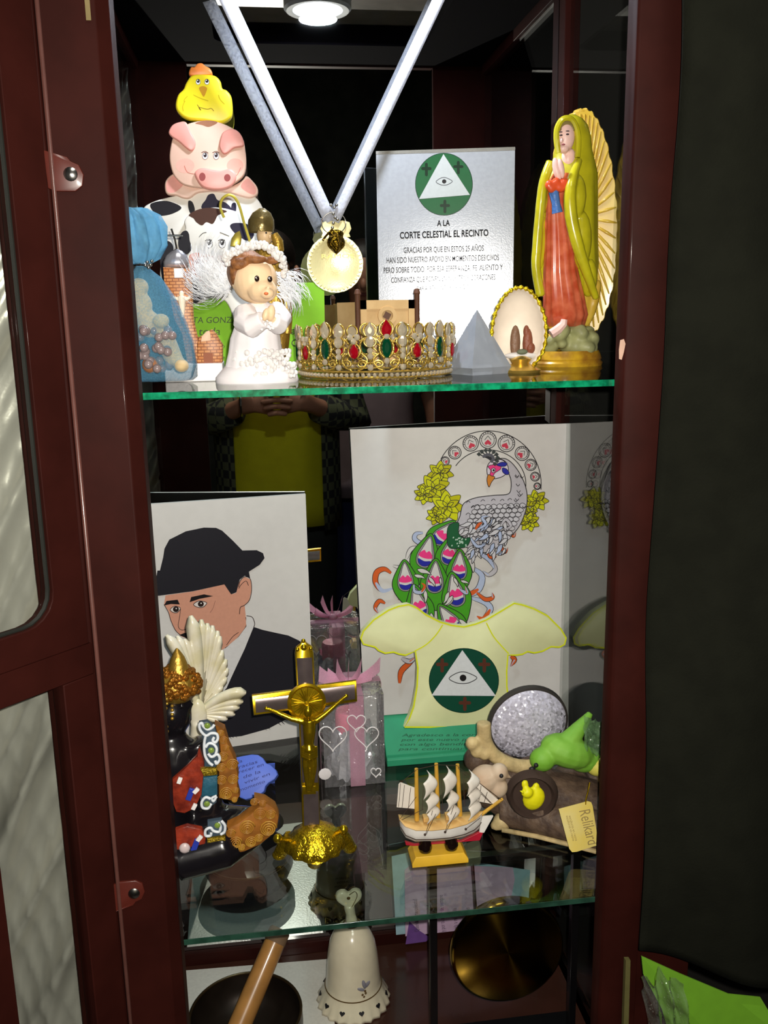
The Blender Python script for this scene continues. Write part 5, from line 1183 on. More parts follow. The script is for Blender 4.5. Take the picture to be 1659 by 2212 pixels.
for i in range(9):
    a = -2.6 + 0.42 * i; q0_ = p5(868, 300); q1_ = p5(868 + 60 * math.cos(a) - 6, 298 + 48 * math.sin(a)); A.line([q0_, q1_], 2.2, (44, 44, 52), False); A.poly([(q1_[0] - 5, q1_[1]), (q1_[0], q1_[1] - 5), (q1_[0] + 5, q1_[1]), (q1_[0], q1_[1] + 5)], (60, 66, 66)); A.disc((q0_[0] + q1_[0]) / 2, (q0_[1] + q1_[1]) / 2, 3.2, 3.2, (90, 90, 100))
A.done('ink_drawing', P_ink, pk)
gs = MB()
for x, y in ((1030, 470), (820, 560), (785, 595), (910, 668), (880, 778), (925, 790), (725, 872), (692, 872), (548, 980), (335, 1143), (600, 1150), (1005, 640), (765, 1280)): gs.ell(fK(*p5(x, y)) + kn * 0.002, 0.0017, None, 8, 6)
o = obj('glued_gem', gs, M_rh, pk); o['kind'] = 'stuff'

# ---- blouse-shaped plaque on a green base
YH = 0.388
fH = lambda x, y: at(x, y, YH)
shp = thing('blouse_plaque', V((at(960, 1600, YH).x, 0.375, ZL)), 'pale yellow blouse-shaped plaque with eye emblem on a green base', 'plaque')
c8 = lambda l: [(740 + x * 0.3617, 1280 + y * 0.3616) for x, y in l]
ol = c8([(390, 72), (330, 82), (270, 105), (180, 165), (120, 230), (104, 275), (120, 308), (190, 325), (210, 345), (250, 362), (300, 355), (330, 366), (370, 374), (430, 350), (445, 450), (440, 560), (420, 680), (395, 750), (365, 803), (600, 804), (1050, 806), (1020, 740), (995, 640), (986, 560), (985, 470), (992, 372), (1040, 374), (1080, 368), (1110, 352), (1150, 360), (1200, 350), (1250, 323), (1300, 326), (1330, 310), (1340, 272), (1310, 220), (1230, 140), (1150, 98), (1080, 74), (1030, 64), (950, 112), (860, 165), (800, 188), (730, 205), (650, 196), (580, 175), (500, 135), (440, 92)])
M_cream = mat('pale_yellow_paint', (230, 233, 180), 0.5, var=0.02)
obj('blouse_board', MB().slab([fH(x, y) for x, y in ol], NF, 0.012, 0.0008), M_cream, shp, smooth=30)
A = Art(fH, NF, base=3e-4)
YL = (226, 234, 40)
A.line([(x + (0 if abs(x - 960) < 40 else (1.8 if x < 960 else -1.8)), y) for x, y in ol], 3.4, YL, False, True)
A.line(c8([(598, 192), (560, 250), (500, 310), (430, 350)]), 2.6, YL); A.line(c8([(858, 180), (900, 260), (950, 320), (992, 365)]), 2.6, YL)
emblem(A, 1002, 1470, 75, 69.5, [(998.5, 1404), (1071, 1503), (932, 1502)], (1000, 1464, 30, 13), (20, 74, 56), (92, 52, 40), (222, 226, 230), [(955, 1437), (1046, 1437), (1004, 1520)])
A.done('emblem_print', P_ink, shp)
# sloping green base
M_grn = mat('green_paint', (42, 148, 108), 0.6, var=0.05, scale=30)
g0, g1 = at(836, 1648, 0.352), at(1075, 1648, 0.352); g2 = at(846, 1547, 0.404); zg = g2.z
xr_ = at(1075, 1630, 0.352).x
prof = [(0.350, ZL), (0.350, ZL + 0.010), (0.353, ZL + 0.0125), (0.360, ZL + 0.013), (0.402, zg - 0.003), (0.406, zg), (0.410, zg), (0.410, ZL)]
gx0, gx1 = g0.x, xr_
obj('green_base', MB().prism([V((gx0, y, z)) for y, z in prof], (gx1 - gx0, 0, 0)), M_grn, shp, bevel=0.0008, smooth=30)
# handwriting on the slope
sl0, sl1 = V((gx0, 0.360, ZL + 0.013)), V((gx0, 0.402, zg - 0.003)); sld = (sl1 - sl0).normalized(); sln = V((0, -sld.z, sld.y))
fS = lambda x, y: atp(x, y, sl0, sln)
M_gpen = mat('green_ink', (18, 82, 58), 0.6)
for bd_, x0, x1, y, h in (('Agradesco a la corte', 868, 1042, 1591, 6), ('por este nuevo paso', 866, 1035, 1601, 6), ('con algo bendito', 864, 1020, 1611, 6), ('para continuar', 860, 1004, 1621, 6)):
    textpx('handwriting', bd_, M_gpen, shp, fS, sln, x0, y, x1, y - 1, h, lift=0.0005, shear=0.25)

# ---- gift box of clear film
bx0, bx1, by0, by1 = 0.173, 0.259, 0.303, 0.385; bzt = at(831, 1500, by0).z
gf = thing('gift_box', V(((bx0 + bx1) / 2, (by0 + by1) / 2, ZL)), 'clear film gift box with pink ribbon bow and printed white hearts', 'box')
M_box = sheer('crinkled_cellophane', (234, 234, 240), 0.17, rough=0.08, gloss=0.9, translucent=0.3, crease=1.0)
def facegrid(p, u, v, n_):
    p, u, v, n_ = V(p), V(u), V(v), V(n_)
    return lambda a, b: p + u * a + v * b + n_ * (0.0016 * noise.noise(V((a * 5, b * 6, p.x * 90 + p.y * 50))) * math.sin(math.pi * a) * 1.5)
W_, D_, H_ = bx1 - bx0, by1 - by0, bzt - ZL
cb = MB()
z0 = ZL + 0.0012
cb.grid(facegrid((bx0, by0, z0), (W_, 0, 0), (0, 0, H_), (0, -1, 0)), 12, 16); cb.grid(facegrid((bx0, by1, z0), (W_, 0, 0), (0, 0, H_), (0, 1, 0)), 12, 16); cb.grid(facegrid((bx0, by0, z0), (0, D_, 0), (0, 0, H_), (-1, 0, 0)), 12, 16); cb.grid(facegrid((bx1, by0, z0), (0, D_, 0), (0, 0, H_), (1, 0, 0)), 12, 16); cb.grid(facegrid((bx0, by0, z0 + H_), (W_, 0, 0), (0, D_, 0), (0, 0, 1)), 12, 12)
obj('film_box', cb, M_box, gf, smooth=180, fixn=False)
M_wprint = mat('white_print', (232, 228, 230), 0.5)
hp_ = MB()
def hline(px, py, s_, w=1.5): 
    fx = lambda x, y: at(x, y, by0 - 0.0022); p = [(px + s_ * a, py - s_ * b) for a, b in heart(30)]; hp_.tube([fx(x, y) for x, y in p], 0.0009, 5, closed=True)
hline(719, 1592, 30); hline(792, 1590, 26); hline(812, 1668, 11); hline(770, 1560, 20)
obj('heart_outline', hp_, M_wprint, gf); bpy.data.objects['heart_outline']['kind'] = 'stuff'
hp_ = MB().ell(at(702, 1672, by0 - 0.002), (0.009, 0.0006, 0.009), None, 16, 6); obj('white_dot', hp_, M_wprint, gf)
M_prib = sheer('pink_organza', (244, 190, 214), 0.42, rough=0.2, gloss=0.14, translucent=0.5, scale=1600)
rbx = (bx0 + bx1) / 2 + 0.004
rb = MB()
for y in (by0 - 0.0022, by1 + 0.0022): rb.box((rbx, y, ZL + H_ / 2 + 0.001), (0.021, 0.0006, H_))
rb.box((rbx, (by0 + by1) / 2, bzt + 0.0022), (0.021, D_ + 0.004, 0.0006)); rb.box(((bx0 + bx1) / 2, (by0 + by1) / 2 + 0.01, bzt + 0.003), (W_ + 0.003, 0.018, 0.0006)); rb.box((bx1 + 0.0022, (by0 + by1) / 2 + 0.01, ZL + H_ / 2), (0.0006, 0.018, H_)); rb.box((bx0 - 0.0022, (by0 + by1) / 2 + 0.01, ZL + H_ / 2), (0.0006, 0.018, H_))
obj('pink_ribbon', rb, M_prib, gf, smooth=0)
bw_ = MB(); kc_ = V((rbx - 0.006, (by0 + by1) / 2, bzt + 0.006))
for a0, ln, up in ((2.9, 0.044, 0.020), (0.25, 0.046, 0.028), (2.2, 0.030, 0.030), (0.9, 0.028, 0.028), (3.6, 0.034, 0.012), (-0.4, 0.038, 0.012), (1.6, 0.02, 0.03)):
    d = V((math.cos(a0), -0.35 * math.sin(a0) - 0.2, 0)); pts = []
    for k in range(13):
        t = k / 12; q = math.sin(math.pi * t); pts.append((kc_ + d * ln * (q if up > 0.01 else t) + V((0, 0, up * math.sin(2 * math.pi * (t - 0.5) * 0.5 + 1.57) * q)), 0.009 * (0.35 + 0.9 * q)))
    wv_ = V((0.15, 0.6, 0.75)).normalized(); bw_.add([p - wv_ * w for p, w in pts] + [p + wv_ * w for p, w in pts], [(k, k + 1, 14 + k, 13 + k) for k in range(12)])
bw_.ell(kc_, (0.008, 0.007, 0.006), None, 12, 8)
obj('bow', bw_, sheer('pink_bow_organza', (250, 200, 224), 0.66, rough=0.2, gloss=0.2, translucent=0.5, scale=1400), gf, smooth=180, fixn=False)
pc = (bx0 + bx1) / 2
obj('pink_candle', MB().lathe([(0.0005, 0), (0.019, 0), (0.019, 0.028), (0.017, 0.032), (0.0005, 0.030)], (pc - 0.004, 0.345, ZL + 0.066), seg=28), mat('pink_wax', (236, 130, 156), 0.45, sss=0.15), gf)
obj('clear_cup', MB().loft([[(pc - 0.004 + r * math.cos(t), 0.345 + r * math.sin(t), z) for t in [2 * math.pi * i / 28 for i in range(28)]] for r, z in ((0.024, ZL + 0.064), (0.022, ZL + 0.030), (0.012, ZL + 0.014), (0.020, ZL + 0.004))], False, True), sheer('clear_cup_plastic', (226, 228, 232), 0.16, rough=0.04, gloss=0.7), gf, smooth=180)
tw = MB(); rq = random.Random(8)
def crum(u, v): 
    a = 2 * math.pi * u; r = 0.034 + 0.007 * noise.noise(V((math.cos(a) * 3, math.sin(a) * 3, v * 5))); return V((pc + r * math.cos(a) * (1 - 0.2 * v), 0.345 + r * math.sin(a) * (1 - 0.2 * v), ZL + 0.006 + 0.072 * v + 0.014 * noise.noise(V((math.cos(a) * 4, math.sin(a) * 4, 3 + v * 3)))))
tw.grid(crum, 48, 8)
obj('silver_tissue', tw, mat('silver_tissue_film', (222, 222, 230), 0.2, metal=0.5, bump=0.9, bscale=120), gf, smooth=30)

# ---- gold crucifix
def YX(y): return 0.128 + (1800 - y) / 415.0 * 0.042
fX = lambda x, y, d=0.0: at(x, y, YX(y) + d)
cfx = thing('crucifix', atz(680, 1872, ZL), 'gold table crucifix with dark plates and ornate openwork base', 'crucifix')
M_cg = mat('shiny_yellow_gold', (206, 172, 30), 0.2, metal=0.9, var=0.12, scale=120); M_plate = mat('dark_mirror_plate', (104, 92, 92), 0.2, metal=0.6, var=0.12, scale=60)
xn = (fX(600, 1500) - fX(700, 1500)).cross(fX(650, 1600) - fX(650, 1400)).normalized(); xn = xn if xn.y < 0 else -xn
fr_o = [(637, 1412), (640, 1398), (648, 1392), (655, 1382), (664, 1390), (674, 1396), (677, 1410), (681, 1482), (770, 1470), (772, 1516), (684, 1528), (692, 1800), (654, 1800), (645, 1532), (548, 1546), (544, 1502), (641, 1490)]
obj('cross_frame', MB().slab([fX(x, y) for x, y in fr_o], xn, 0.006, 0.0012), M_cg, cfx, smooth=35)
def plate(pts): obj('plate', MB().slab([fX(x, y) + xn * 0.0012 for x, y in pts], xn, 0.002, 0.0005), M_plate, cfx, smooth=30)
plate([(641, 1422), (674, 1420), (677, 1478), (644, 1482)]); plate([(551, 1510), (636, 1500), (638, 1528), (553, 1540)]); plate([(686, 1488), (766, 1478), (767, 1510), (688, 1520)]); plate([(649, 1560), (686, 1558), (687, 1690), (653, 1690)]); plate([(655, 1710), (688, 1709), (690, 1792), (657, 1792)])
M_sil = mat('silver_back_plate', (170, 168, 168), 0.3, metal=0.4)
def bplate(pts): obj('reverse_plate', MB().slab([fX(x, y) - xn * 0.0072 for x, y in pts], -xn, 0.0015, 0.0004), M_sil, cfx, smooth=30)
bplate([(551, 1510), (640, 1500), (642, 1528), (553, 1540)]); bplate([(680, 1488), (766, 1478), (767, 1510), (682, 1520)]); bplate([(642, 1422), (674, 1420), (688, 1790), (656, 1790)])
tp_ = MB()
for x, y, r in ((655, 1384, 5), (642, 1402, 5), (671, 1400, 5), (656, 1398, 7)): tp_.ell(fX(x, y) + xn * 0.002, r * 0.00056, None, 10, 8)
obj('finial', tp_, M_cg, cfx)
sd = 0.00058; dc = fX(662, 1516) + xn * 0.002
obj('sunburst_disc', MB().lathe([(0.0004, 0.003), (40 * sd * 0.8, 0.0025), (40 * sd * 0.88, 0.004), (40 * sd, 0.003), (40 * sd, -0.002)], dc, xn, 40), M_cg, cfx)
sb_ = MB(); e1 = xn.orthogonal().normalized(); e2 = xn.cross(e1)
for i in range(28):
    a = 2 * math.pi * i / 28; d = e1 * math.cos(a) + e2 * math.sin(a); sb_.tube([dc + xn * 0.0035 + d * 0.003, dc + xn * 0.0034 + d * (0.019 if i % 2 else 0.0155)], [0.0014, 0.0004], 6)
obj('sun_rays', sb_, M_cg, cfx)
cg = MB(); f3 = lambda x, y, d=0.010: fX(x, y) + xn * d
cg.tube([f3(577, 1528, 0.006), f3(600, 1536, 0.009), f3(630, 1548, 0.011), f3(655, 1553, 0.012)], [0.0022, 0.0028, 0.0034, 0.0042], 8); cg.tube([f3(745, 1502, 0.006), f3(722, 1520, 0.009), f3(700, 1538, 0.011), f3(680, 1552, 0.012)], [0.0022, 0.0028, 0.0034, 0.0042], 8)
cg.tube([f3(667, 1550, 0.011), f3(667, 1575, 0.012), f3(666, 1600, 0.011), f3(667, 1615, 0.012)], [0.0085, 0.0078, 0.0062, 0.0075], 12); cg.tube([f3(661, 1615), f3(660, 1650), f3(664, 1690), f3(664, 1704)], [0.0055, 0.0048, 0.0034, 0.0026], 8); cg.tube([f3(674, 1615), f3(676, 1650), f3(671, 1690), f3(668, 1704)], [0.0055, 0.0048, 0.0034, 0.0026], 8)
cg.ell(f3(664, 1532, 0.014), (0.0062, 0.006, 0.0085), None, 12, 10); cg.ell(f3(575, 1528, 0.006), 0.0028, None, 8, 6); cg.ell(f3(747, 1501, 0.006), 0.0028, None, 8, 6)
for i in range(5): cg.tube([f3(650, 1606 + 5 * i, 0.013), f3(667, 1612 + 5 * i, 0.017), f3(684, 1606 + 5 * i, 0.013)], 0.0018, 6)
obj('figure', cg, M_cg, cfx, remesh=0.0009, smooth=180)
obj('name_scroll', MB().slab([f3(652, 1695, 0.006), f3(682, 1694, 0.006), f3(682, 1712, 0.006), f3(652, 1713, 0.006)], xn, 0.004, 0.0008), M_cg, cfx)
bc = fX(680, 1810); bz0 = ZL
dome = MB(); dR = 66 * mpp(680, 1810, 0.128)
bcen = V((bc.x, 0.128, 0)); ztop = at(672, 1786, 0.128).z
dome.lathe([(dR * 0.30, ztop + 0.002), (dR * 0.55, ztop - 0.003), (dR * 0.85, ztop - 0.012), (dR, ztop - 0.022), (dR * 0.96, ztop - 0.026), (dR * 0.6, ztop - 0.018)], V((bcen.x, bcen.y, 0)), seg=48, mod=lambda t, k, h: 1 + (0.05 * math.cos(12 * t) if k >= 2 else 0) + 0.02 * math.cos(24 * t) * (k == 1))
M_cgb = mat('embossed_yellow_gold', (214, 180, 36), 0.2, metal=0.9, var=0.15, scale=150, bump=1.0, bscale=260)
obj('base_dome', dome, M_cgb, cfx, smooth=60)
ft_ = MB(); fz = ztop - 0.02
for a in (-90, 20, 160):
    d = V((math.cos(math.radians(a)), math.sin(math.radians(a)), 0)); p0 = V((bcen.x, bcen.y, fz)) + d * dR * 0.8
    if a == -90: end = atz(680, 1874, ZL) + V((0, 0, 0.006))
    else: end = V((bcen.x, bcen.y, 0)) + d * dR * 1.25 + V((0, 0, ZL + 0.006))
    fo = MB().tube([p0, p0.lerp(end, 0.5) + V((0, 0, 0.003)), end], [0.011, 0.010, 0.008], 10); fo.ell(end, (0.009, 0.009, 0.006), None, 12, 8); obj('foot', fo, M_cgb, cfx, smooth=60)
kb = MB(); 
for x, y in ((600, 1811), (742, 1792)): kb.ell(at(x, y, 0.118), 0.0058, None, 12, 8)
for x0, x1, y0, y1 in ((606, 630, 1812, 1815), (736, 722, 1795, 1802)): kb.tube([at(x0, y0, 0.118), at(x1, y1, 0.124)], 0.003, 8)
obj('knob', kb, M_cg, cfx)

# ---- model sailing ship
YB = 0.118; c4 = lambda x, y: (840 + x * 0.1688, 1640 + y * 0.1688)
sp = thing('model_ship', base_at(945, YB, ZL), 'small white model sailing ship on a yellow wooden stand', 'model ship')
fY = lambda x, y, d=0.0: at(*c4(x, y), YB + d)
M_hull = mat('white_hull_paint', (232, 228, 222), 0.4, coat=0.2); M_deck = mat('light_wood_deck', (206, 166, 100), 0.55, var=0.12, scale=50); M_mast = mat('yellow_wood_mast', (200, 154, 54), 0.5, var=0.12, scale=90); M_keel = mat('red_keel_paint', (176, 24, 48), 0.4); M_rig = mat('dark_rigging_cord', (60, 44, 34), 0.8); M_sail = mat('sail_cloth', (226, 218, 206), 0.8, var=0.04)
rowsH = [((130, 800), (150, 960), 0.006), ((190, 845), (210, 1050), 0.013), ((320, 872), (320, 1090), 0.0165), ((520, 868), (520, 1080), 0.0175), ((760, 850), (760, 1065), 0.0165), ((960, 815), (930, 1040), 0.0135), ((1090, 780), (1060, 1010), 0.009), ((1170, 745), (1130, 975), 0.004), ((1200, 730), (1160, 940), 0.0015)]
hl_ = []
for (tx, ty), (bx_, by_), hw in rowsH:
    t_ = fY(tx, ty - 62); b_ = fY(bx_, by_ - 62); r = []
    for k in range(13):
        a = math.pi * k / 12; r.append(V((t_.x + (b_.x - t_.x) * math.sin(a), YB - hw * math.cos(a), t_.z + (b_.z - t_.z) * math.sin(a) ** 0.7)))
    hl_.append(r)
hm = MB().loft(hl_, False, False, closed=False); hm.f.append(tuple(range(13))[::-1]); hm.c.append(hm.ink); hm.f.append(tuple(range(13 * 8, 13 * 9))); hm.c.append(hm.ink)
obj('hull', hm, M_hull, sp, smooth=60)
dk = []
for r in hl_: dk.append((r[0] + V((0, 0, -0.0006)), r[-1] + V((0, 0, -0.0006))))
dkm = MB(); dkm.loft([[a, (a + b) / 2 + V((0, 0, 0.0006)), b] for a, b in dk], False, False, closed=False); obj('deck', dkm, M_deck, sp, smooth=60, solid=0.0012)
st2 = MB(); 
for sd_ in (0,): st2.tube([r[2] + V((0, -0.0004, 0)) for r in hl_], 0.0006, 6)
obj('hull_stripe', st2, M_rig, sp)
kp = [fY(205, 1045), fY(330, 1082), fY(930, 1035), fY(1160, 925), fY(1200, 935), fY(1160, 1030), fY(320, 1100), fY(215, 1090)]
obj('keel', MB().prism([p + V((0, -0.002, 0)) for p in kp], (0, 0.004, 0)), M_keel, sp, bevel=0.0004)
obj('bow_fin', MB().prism([p + V((0, -0.0015, 0)) for p in (fY(1180, 730), fY(1335, 720), fY(1215, 935), fY(1155, 930))], (0, 0.003, 0)), M_hull, sp, bevel=0.0003)
masts = (((352, 120), (358, 780)), ((606, 55), (630, 740)), ((878, 65), (912, 720)))
for a, b in masts: obj('mast', MB().tube([fY(*b), fY(*a)], [0.0030, 0.0023], 8), M_mast, sp)
obj('bowsprit', MB().tube([fY(1130, 745), fY(1460, 505)], [0.0026, 0.0018], 8), M_mast, sp)
def puff(x, y, w, h):
    c = fY(x, y, -0.006); s2 = 0.1688 * mpp(940, 1720, YB)
    mb = MB()
    def g_(u, v):
        a = (u - 0.5) * 2; b_ = (v - 0.5) * 2; bulge = 0.015 * math.cos(a * 1.3) * math.cos(b_ * 1.2)
        return c + V((bulge * 1.1 + a * w * s2 * 0.5, a * 0.012 - 0.004, -b_ * h * s2 + a * 0.002))
    mb.grid(g_, 8, 8); obj('square_sail', mb, M_sail, sp, smooth=180, solid=0.0008)
for (x, y, w, h) in ((440, 310, 90, 110), (465, 510, 80, 85), (475, 660, 70, 65), (690, 270, 90, 130), (720, 490, 70, 75), (730, 660, 75, 75), (985, 280, 80, 90), (1000, 440, 75, 80), (1005, 600, 80, 85)): puff(x, y, w, h)
def flat(pts, d=0.0): obj('fore_and_aft_sail', MB().prism([fY(x, y, d) for x, y in pts], (0, 0.0007, 0)), M_sail, sp, smooth=0)
flat([(150, 295), (340, 370), (330, 635), (100, 615), (125, 320)]); flat([(1075, 240), (1400, 520), (1330, 575), (1060, 525), (1040, 400)], 0.003); flat([(1040, 260), (1240, 500), (1090, 520), (1010, 440)], -0.003)
rg_ = MB()
def cord(*pts, d=-0.004, r=0.00035): rg_.tube([fY(x, y, d) for x, y in pts], r, 4)
cord((352, 130), (606, 75)); cord((606, 70), (878, 80)); cord((352, 140), (150, 300)); cord((352, 480), (110, 810)); cord((440, 640), (120, 800)); cord((878, 90), (1440, 520)); cord((885, 110), (1330, 580)); cord((560, 660), (470, 960), d=-0.02); cord((600, 700), (480, 960), d=-0.02); cord((830, 600), (720, 930), d=-0.02); cord((860, 680), (730, 930), d=-0.02); cord((1170, 750), (985, 895), d=-0.016); cord((150, 310), (125, 610)); cord((200, 330), (170, 620)); cord((280, 360), (250, 625)); cord((1100, 270), (1090, 520)); cord((1180, 340), (1150, 540)); cord((1260, 420), (1220, 550)); cord((1040, 300), (1300, 560)); cord((440, 350), (430, 650), d=-0.016); cord((670, 200), (690, 700), d=-0.016); cord((950, 160), (970, 600), d=-0.016)
obj('rigging', rg_, M_rig, sp)
for x, y, w in ((490, 770, 55), (770, 745, 50)): obj('deck_hatch', MB().box(fY(x, y - 20, -0.002), (w * 0.00019, 0.010, 0.006)), M_deck, sp, bevel=0.0004)
for x, y in ((462, 965), (720, 932), (985, 895)): obj('cleat', MB().ell(fY(x, y, -0.0175), 0.0016, None, 8, 6), M_rig, sp)
stb = base_at(949, YB - 0.006, ZL); b0, b1 = at(*c4(300, 1405), 0.099), at(*c4(1020, 1325), 0.099)
sz0 = ZL; szt = at(*c4(640, 1200), YB).z - 0.004; cxs = (b0.x + b1.x) / 2; hwS = (b1.x - b0.x) / 2
rgs = []
for z, k in ((sz0, 1.0), (sz0 + 0.005, 1.0), (sz0 + 0.0125, 0.86)): rgs.append([V((cxs + sx * hwS * k, YB - 0.002 + sy * 0.0175 * (k if k < 1 else 1), z)) for sx, sy in ((-1, -1), (1, -1), (1, 1), (-1, 1))])
obj('stand', MB().loft(rgs, True, True), mat('yellow_stand_wood', (222, 176, 48), 0.45, var=0.08, scale=40), sp, bevel=0.0006, smooth=30)
for x, y in ((455, 1185), (785, 1155)):
    c = fY(x, y); zz = sz0 + 0.0125; obj('stand_knob', MB().lathe([(0.0005, 0), (0.0075, 0.001), (0.0088, 0.006), (0.007, 0.013), (0.0035, 0.019), (0.003, 0.030)], (c.x, YB - 0.006, zz), seg=20), mat('black_lacquer', (22, 12, 10), 0.12, coat=0.8), sp)

# ---- tree-trunk ornament with birds
YO = 0.195
lg = thing('log_ornament', base_at(1170, YO, ZL), 'resin tree trunk ornament with three birds and a glitter dome', 'ornament')
M_log = mat('brown_bark', (104, 84, 68), 0.6, c2=(66, 50, 42), scale=60, var=0.3, bump=0.9, bscale=130); M_bark = mat('beige_bark_rim', (190, 168, 120), 0.65, var=0.2, scale=70, bump=0.6, bscale=120)
lm = MB(); lm.tube([at(1045, 1690, 0.205), at(1110, 1712, 0.195), at(1190, 1738, 0.178), at(1300, 1760, 0.158), at(1345, 1768, 0.152)], [0.030, 0.042, 0.045, 0.042, 0.040], 18)
for p, r in (((1030, 1640), 28), ((1080, 1665), 40), ((1150, 1680), 45), ((1230, 1690), 40), ((1290, 1700), 36), ((1120, 1770), 36), ((1200, 1785), 34)): blob(lm, *p, YO + 0.004, r, r, r)
lm.tube([atz(x_, y_, ZL + 0.004) + V((0.0, 0.026, 0.016)) for x_, y_ in ((1100, 1794), (1160, 1808), (1240, 1828), (1330, 1852))], 0.024, 14)
clampz(lm, ZL + 0.004)
lo = obj('trunk', lm, M_log, lg, remesh=0.0028, smooth=180)
bm_ = MB()
bm_.tube(crv([at(*p, YO - 0.012) for p in ((1045, 1560), (1048, 1600), (1066, 1630), (1100, 1650), (1140, 1656), (1175, 1648))], 4), 0.0095, 10)
for p, r in (((1020, 1606), 15), ((1030, 1622), 15), ((1046, 1628), 14)): blob(bm_, *p, YO - 0.016, r, r, r)
for grp in ((((1085, 1775), 20), ((1075, 1786), 16)), (((1290, 1655), 22), ((1310, 1680), 20))):
    bk_ = MB()
    for p, r in grp: blob(bk_, *p, YO - 0.03, r, r, r)
    clampz(bk_, ZL + 0.002); obj('bark_chip', bk_, M_bark, lg, remesh=0.0022, smooth=180)
be_ = MB(); be_.tube([atz(x_, y_, ZL + 0.004) for x_, y_ in ((1085, 1794), (1160, 1808), (1240, 1828), (1330, 1852))], 0.004, 8)
clampz(be_, ZL + 0.003); obj('bark_edge', be_, M_bark, lg, smooth=180); clampz(bm_, ZL + 0.003); obj('bark_rim', bm_, M_bark, lg, remesh=0.0022, smooth=180)
def glit():
    m = bpy.data.materials.new('lilac_glitter'); m.use_nodes = True; N = m.node_tree.nodes; Lk = m.node_tree.links; b = N['Principled BSDF']
    tc = N.new('ShaderNodeTexCoord'); vo = N.new('ShaderNodeTexVoronoi'); vo.inputs['Scale'].default_value = 330; Lk.new(tc.outputs['Object'], vo.inputs['Vector'])
    rp = N.new('ShaderNodeValToRGB'); rp.color_ramp.elements[0].color = lin((176, 174, 192)); rp.color_ramp.elements[1].color = lin((214, 212, 228)); Lk.new(vo.outputs['Color'], rp.inputs['Fac']); Lk.new(rp.outputs[0], b.inputs['Base Color'])
    vm = N.new('ShaderNodeVectorMath'); vm.operation = 'SUBTRACT'; vm.inputs[1].default_value = (0.5, 0.5, 0.5); Lk.new(vo.outputs['Color'], vm.inputs[0])
    v2 = N.new('ShaderNodeVectorMath'); v2.operation = 'SCALE'; v2.inputs['Scale'].default_value = 0.7; Lk.new(vm.outputs[0], v2.inputs[0])
    ge = N.new('ShaderNodeNewGeometry'); v3 = N.new('ShaderNodeVectorMath'); v3.operation = 'ADD'; Lk.new(v2.outputs[0], v3.inputs[0]); Lk.new(ge.outputs['Normal'], v3.inputs[1])
    v4 = N.new('ShaderNodeVectorMath'); v4.operation = 'NORMALIZE'; Lk.new(v3.outputs[0], v4.inputs[0]); Lk.new(v4.outputs[0], b.inputs['Normal'])
    b.inputs['Roughness'].default_value = 0.25; b.inputs['Metallic'].default_value = 0.0
    return m
dcn = at(1141, 1562, YO + 0.035); dr2 = 87 * mpp(1141, 1562, YO)
obj('glitter_dome', MB().lathe([(0.0005, -0.020), (dr2 * 0.45, -0.018), (dr2 * 0.8, -0.011), (dr2 * 0.97, -0.002), (dr2 * 0.97, 0.004), (0.0005, 0.004)], dcn, (0, 1, 0.12), 48), glit(), lg)
obj('dome_rim', MB().lathe([(dr2 * 0.96, -0.003), (dr2 * 1.01, -0.002), (dr2 * 1.01, 0.006), (dr2 * 0.3, 0.008)], dcn, (0, 1, 0.12), 48), mat('dark_dome_rim', (52, 48, 46), 0.5), lg)
# green bird
gbm = MB(); yb2 = YO - 0.030
blob(gbm, 1225, 1622, yb2, 60, 34, 40, RY(0.35)); blob(gbm, 1172, 1640, yb2 - 0.006, 28, 26, 24); gbm.tube([at(1230, 1600, yb2), at(1255, 1568, yb2 + 0.006), at(1276, 1540, yb2 + 0.010)], [0.014, 0.009, 0.004], 10); blob(gbm, 1262, 1640, yb2 + 0.004, 36, 26, 30)
gbird = obj('green_bird', gbm, mat('lime_bird_paint', (112, 172, 48), 0.6, c2=(134, 188, 70), scale=30), lg, remesh=0.002, smooth=180)
sb2 = MB(); blob(sb2, 1158, 1653, yb2 - 0.026, 5); blob(sb2, 1150, 1660, yb2 - 0.016, 7, 4, 5); obj('beak_and_eye', sb2, M_ink, gbird)
wgm = MB().grid(lambda u, v: at(1262 + 40 * u, 1545 + 72 * v + 18 * u, yb2 - 0.012) + V((0, 0.010 * noise.noise(V((u * 5, v * 6, 1))), 0.008 * noise.noise(V((u * 6, v * 5, 2))))), 12, 16)
obj('wing_film', wgm, sheer('green_tinted_film', (150, 196, 140), 0.35, rough=0.06, gloss=0.8, crease=0.9), gbird, smooth=180, fixn=False)
ybm = MB(); blob(ybm, 1290, 1655, yb2 - 0.004, 24, 20, 20); obj('yellow_flank', ybm, mat('pale_yellow_paint2', (214, 206, 90), 0.6), gbird)
# brown bird
bbm = MB(); blob(bbm, 1048, 1682, YO - 0.05, 34, 30, 28, RY(-0.2)); blob(bbm, 1078, 1668, YO - 0.056, 20, 20, 18); bbm.tube([at(1090, 1672, YO - 0.058), at(1106, 1682, YO - 0.060)], [0.005, 0.0008], 8); blob(bbm, 1075, 1700, YO - 0.054, 22, 24, 20)
def bird2():
    m = mat('brown_bird_paint', (178, 146, 116), 0.6, c2=(206, 186, 162), scale=22); return m
bbird = obj('brown_bird', bbm, bird2(), lg, remesh=0.002, smooth=180)
sb2 = MB(); blob(sb2, 1083, 1676, YO - 0.0735, 4.5); obj('eye', sb2, M_ink, bbird)
bl2 = MB(); blob(bl2, 1072, 1706, YO - 0.055, 19, 19, 12, RY(-0.4)); obj('breast', bl2, mat('cream_breast', (222, 212, 196), 0.6), bbird)
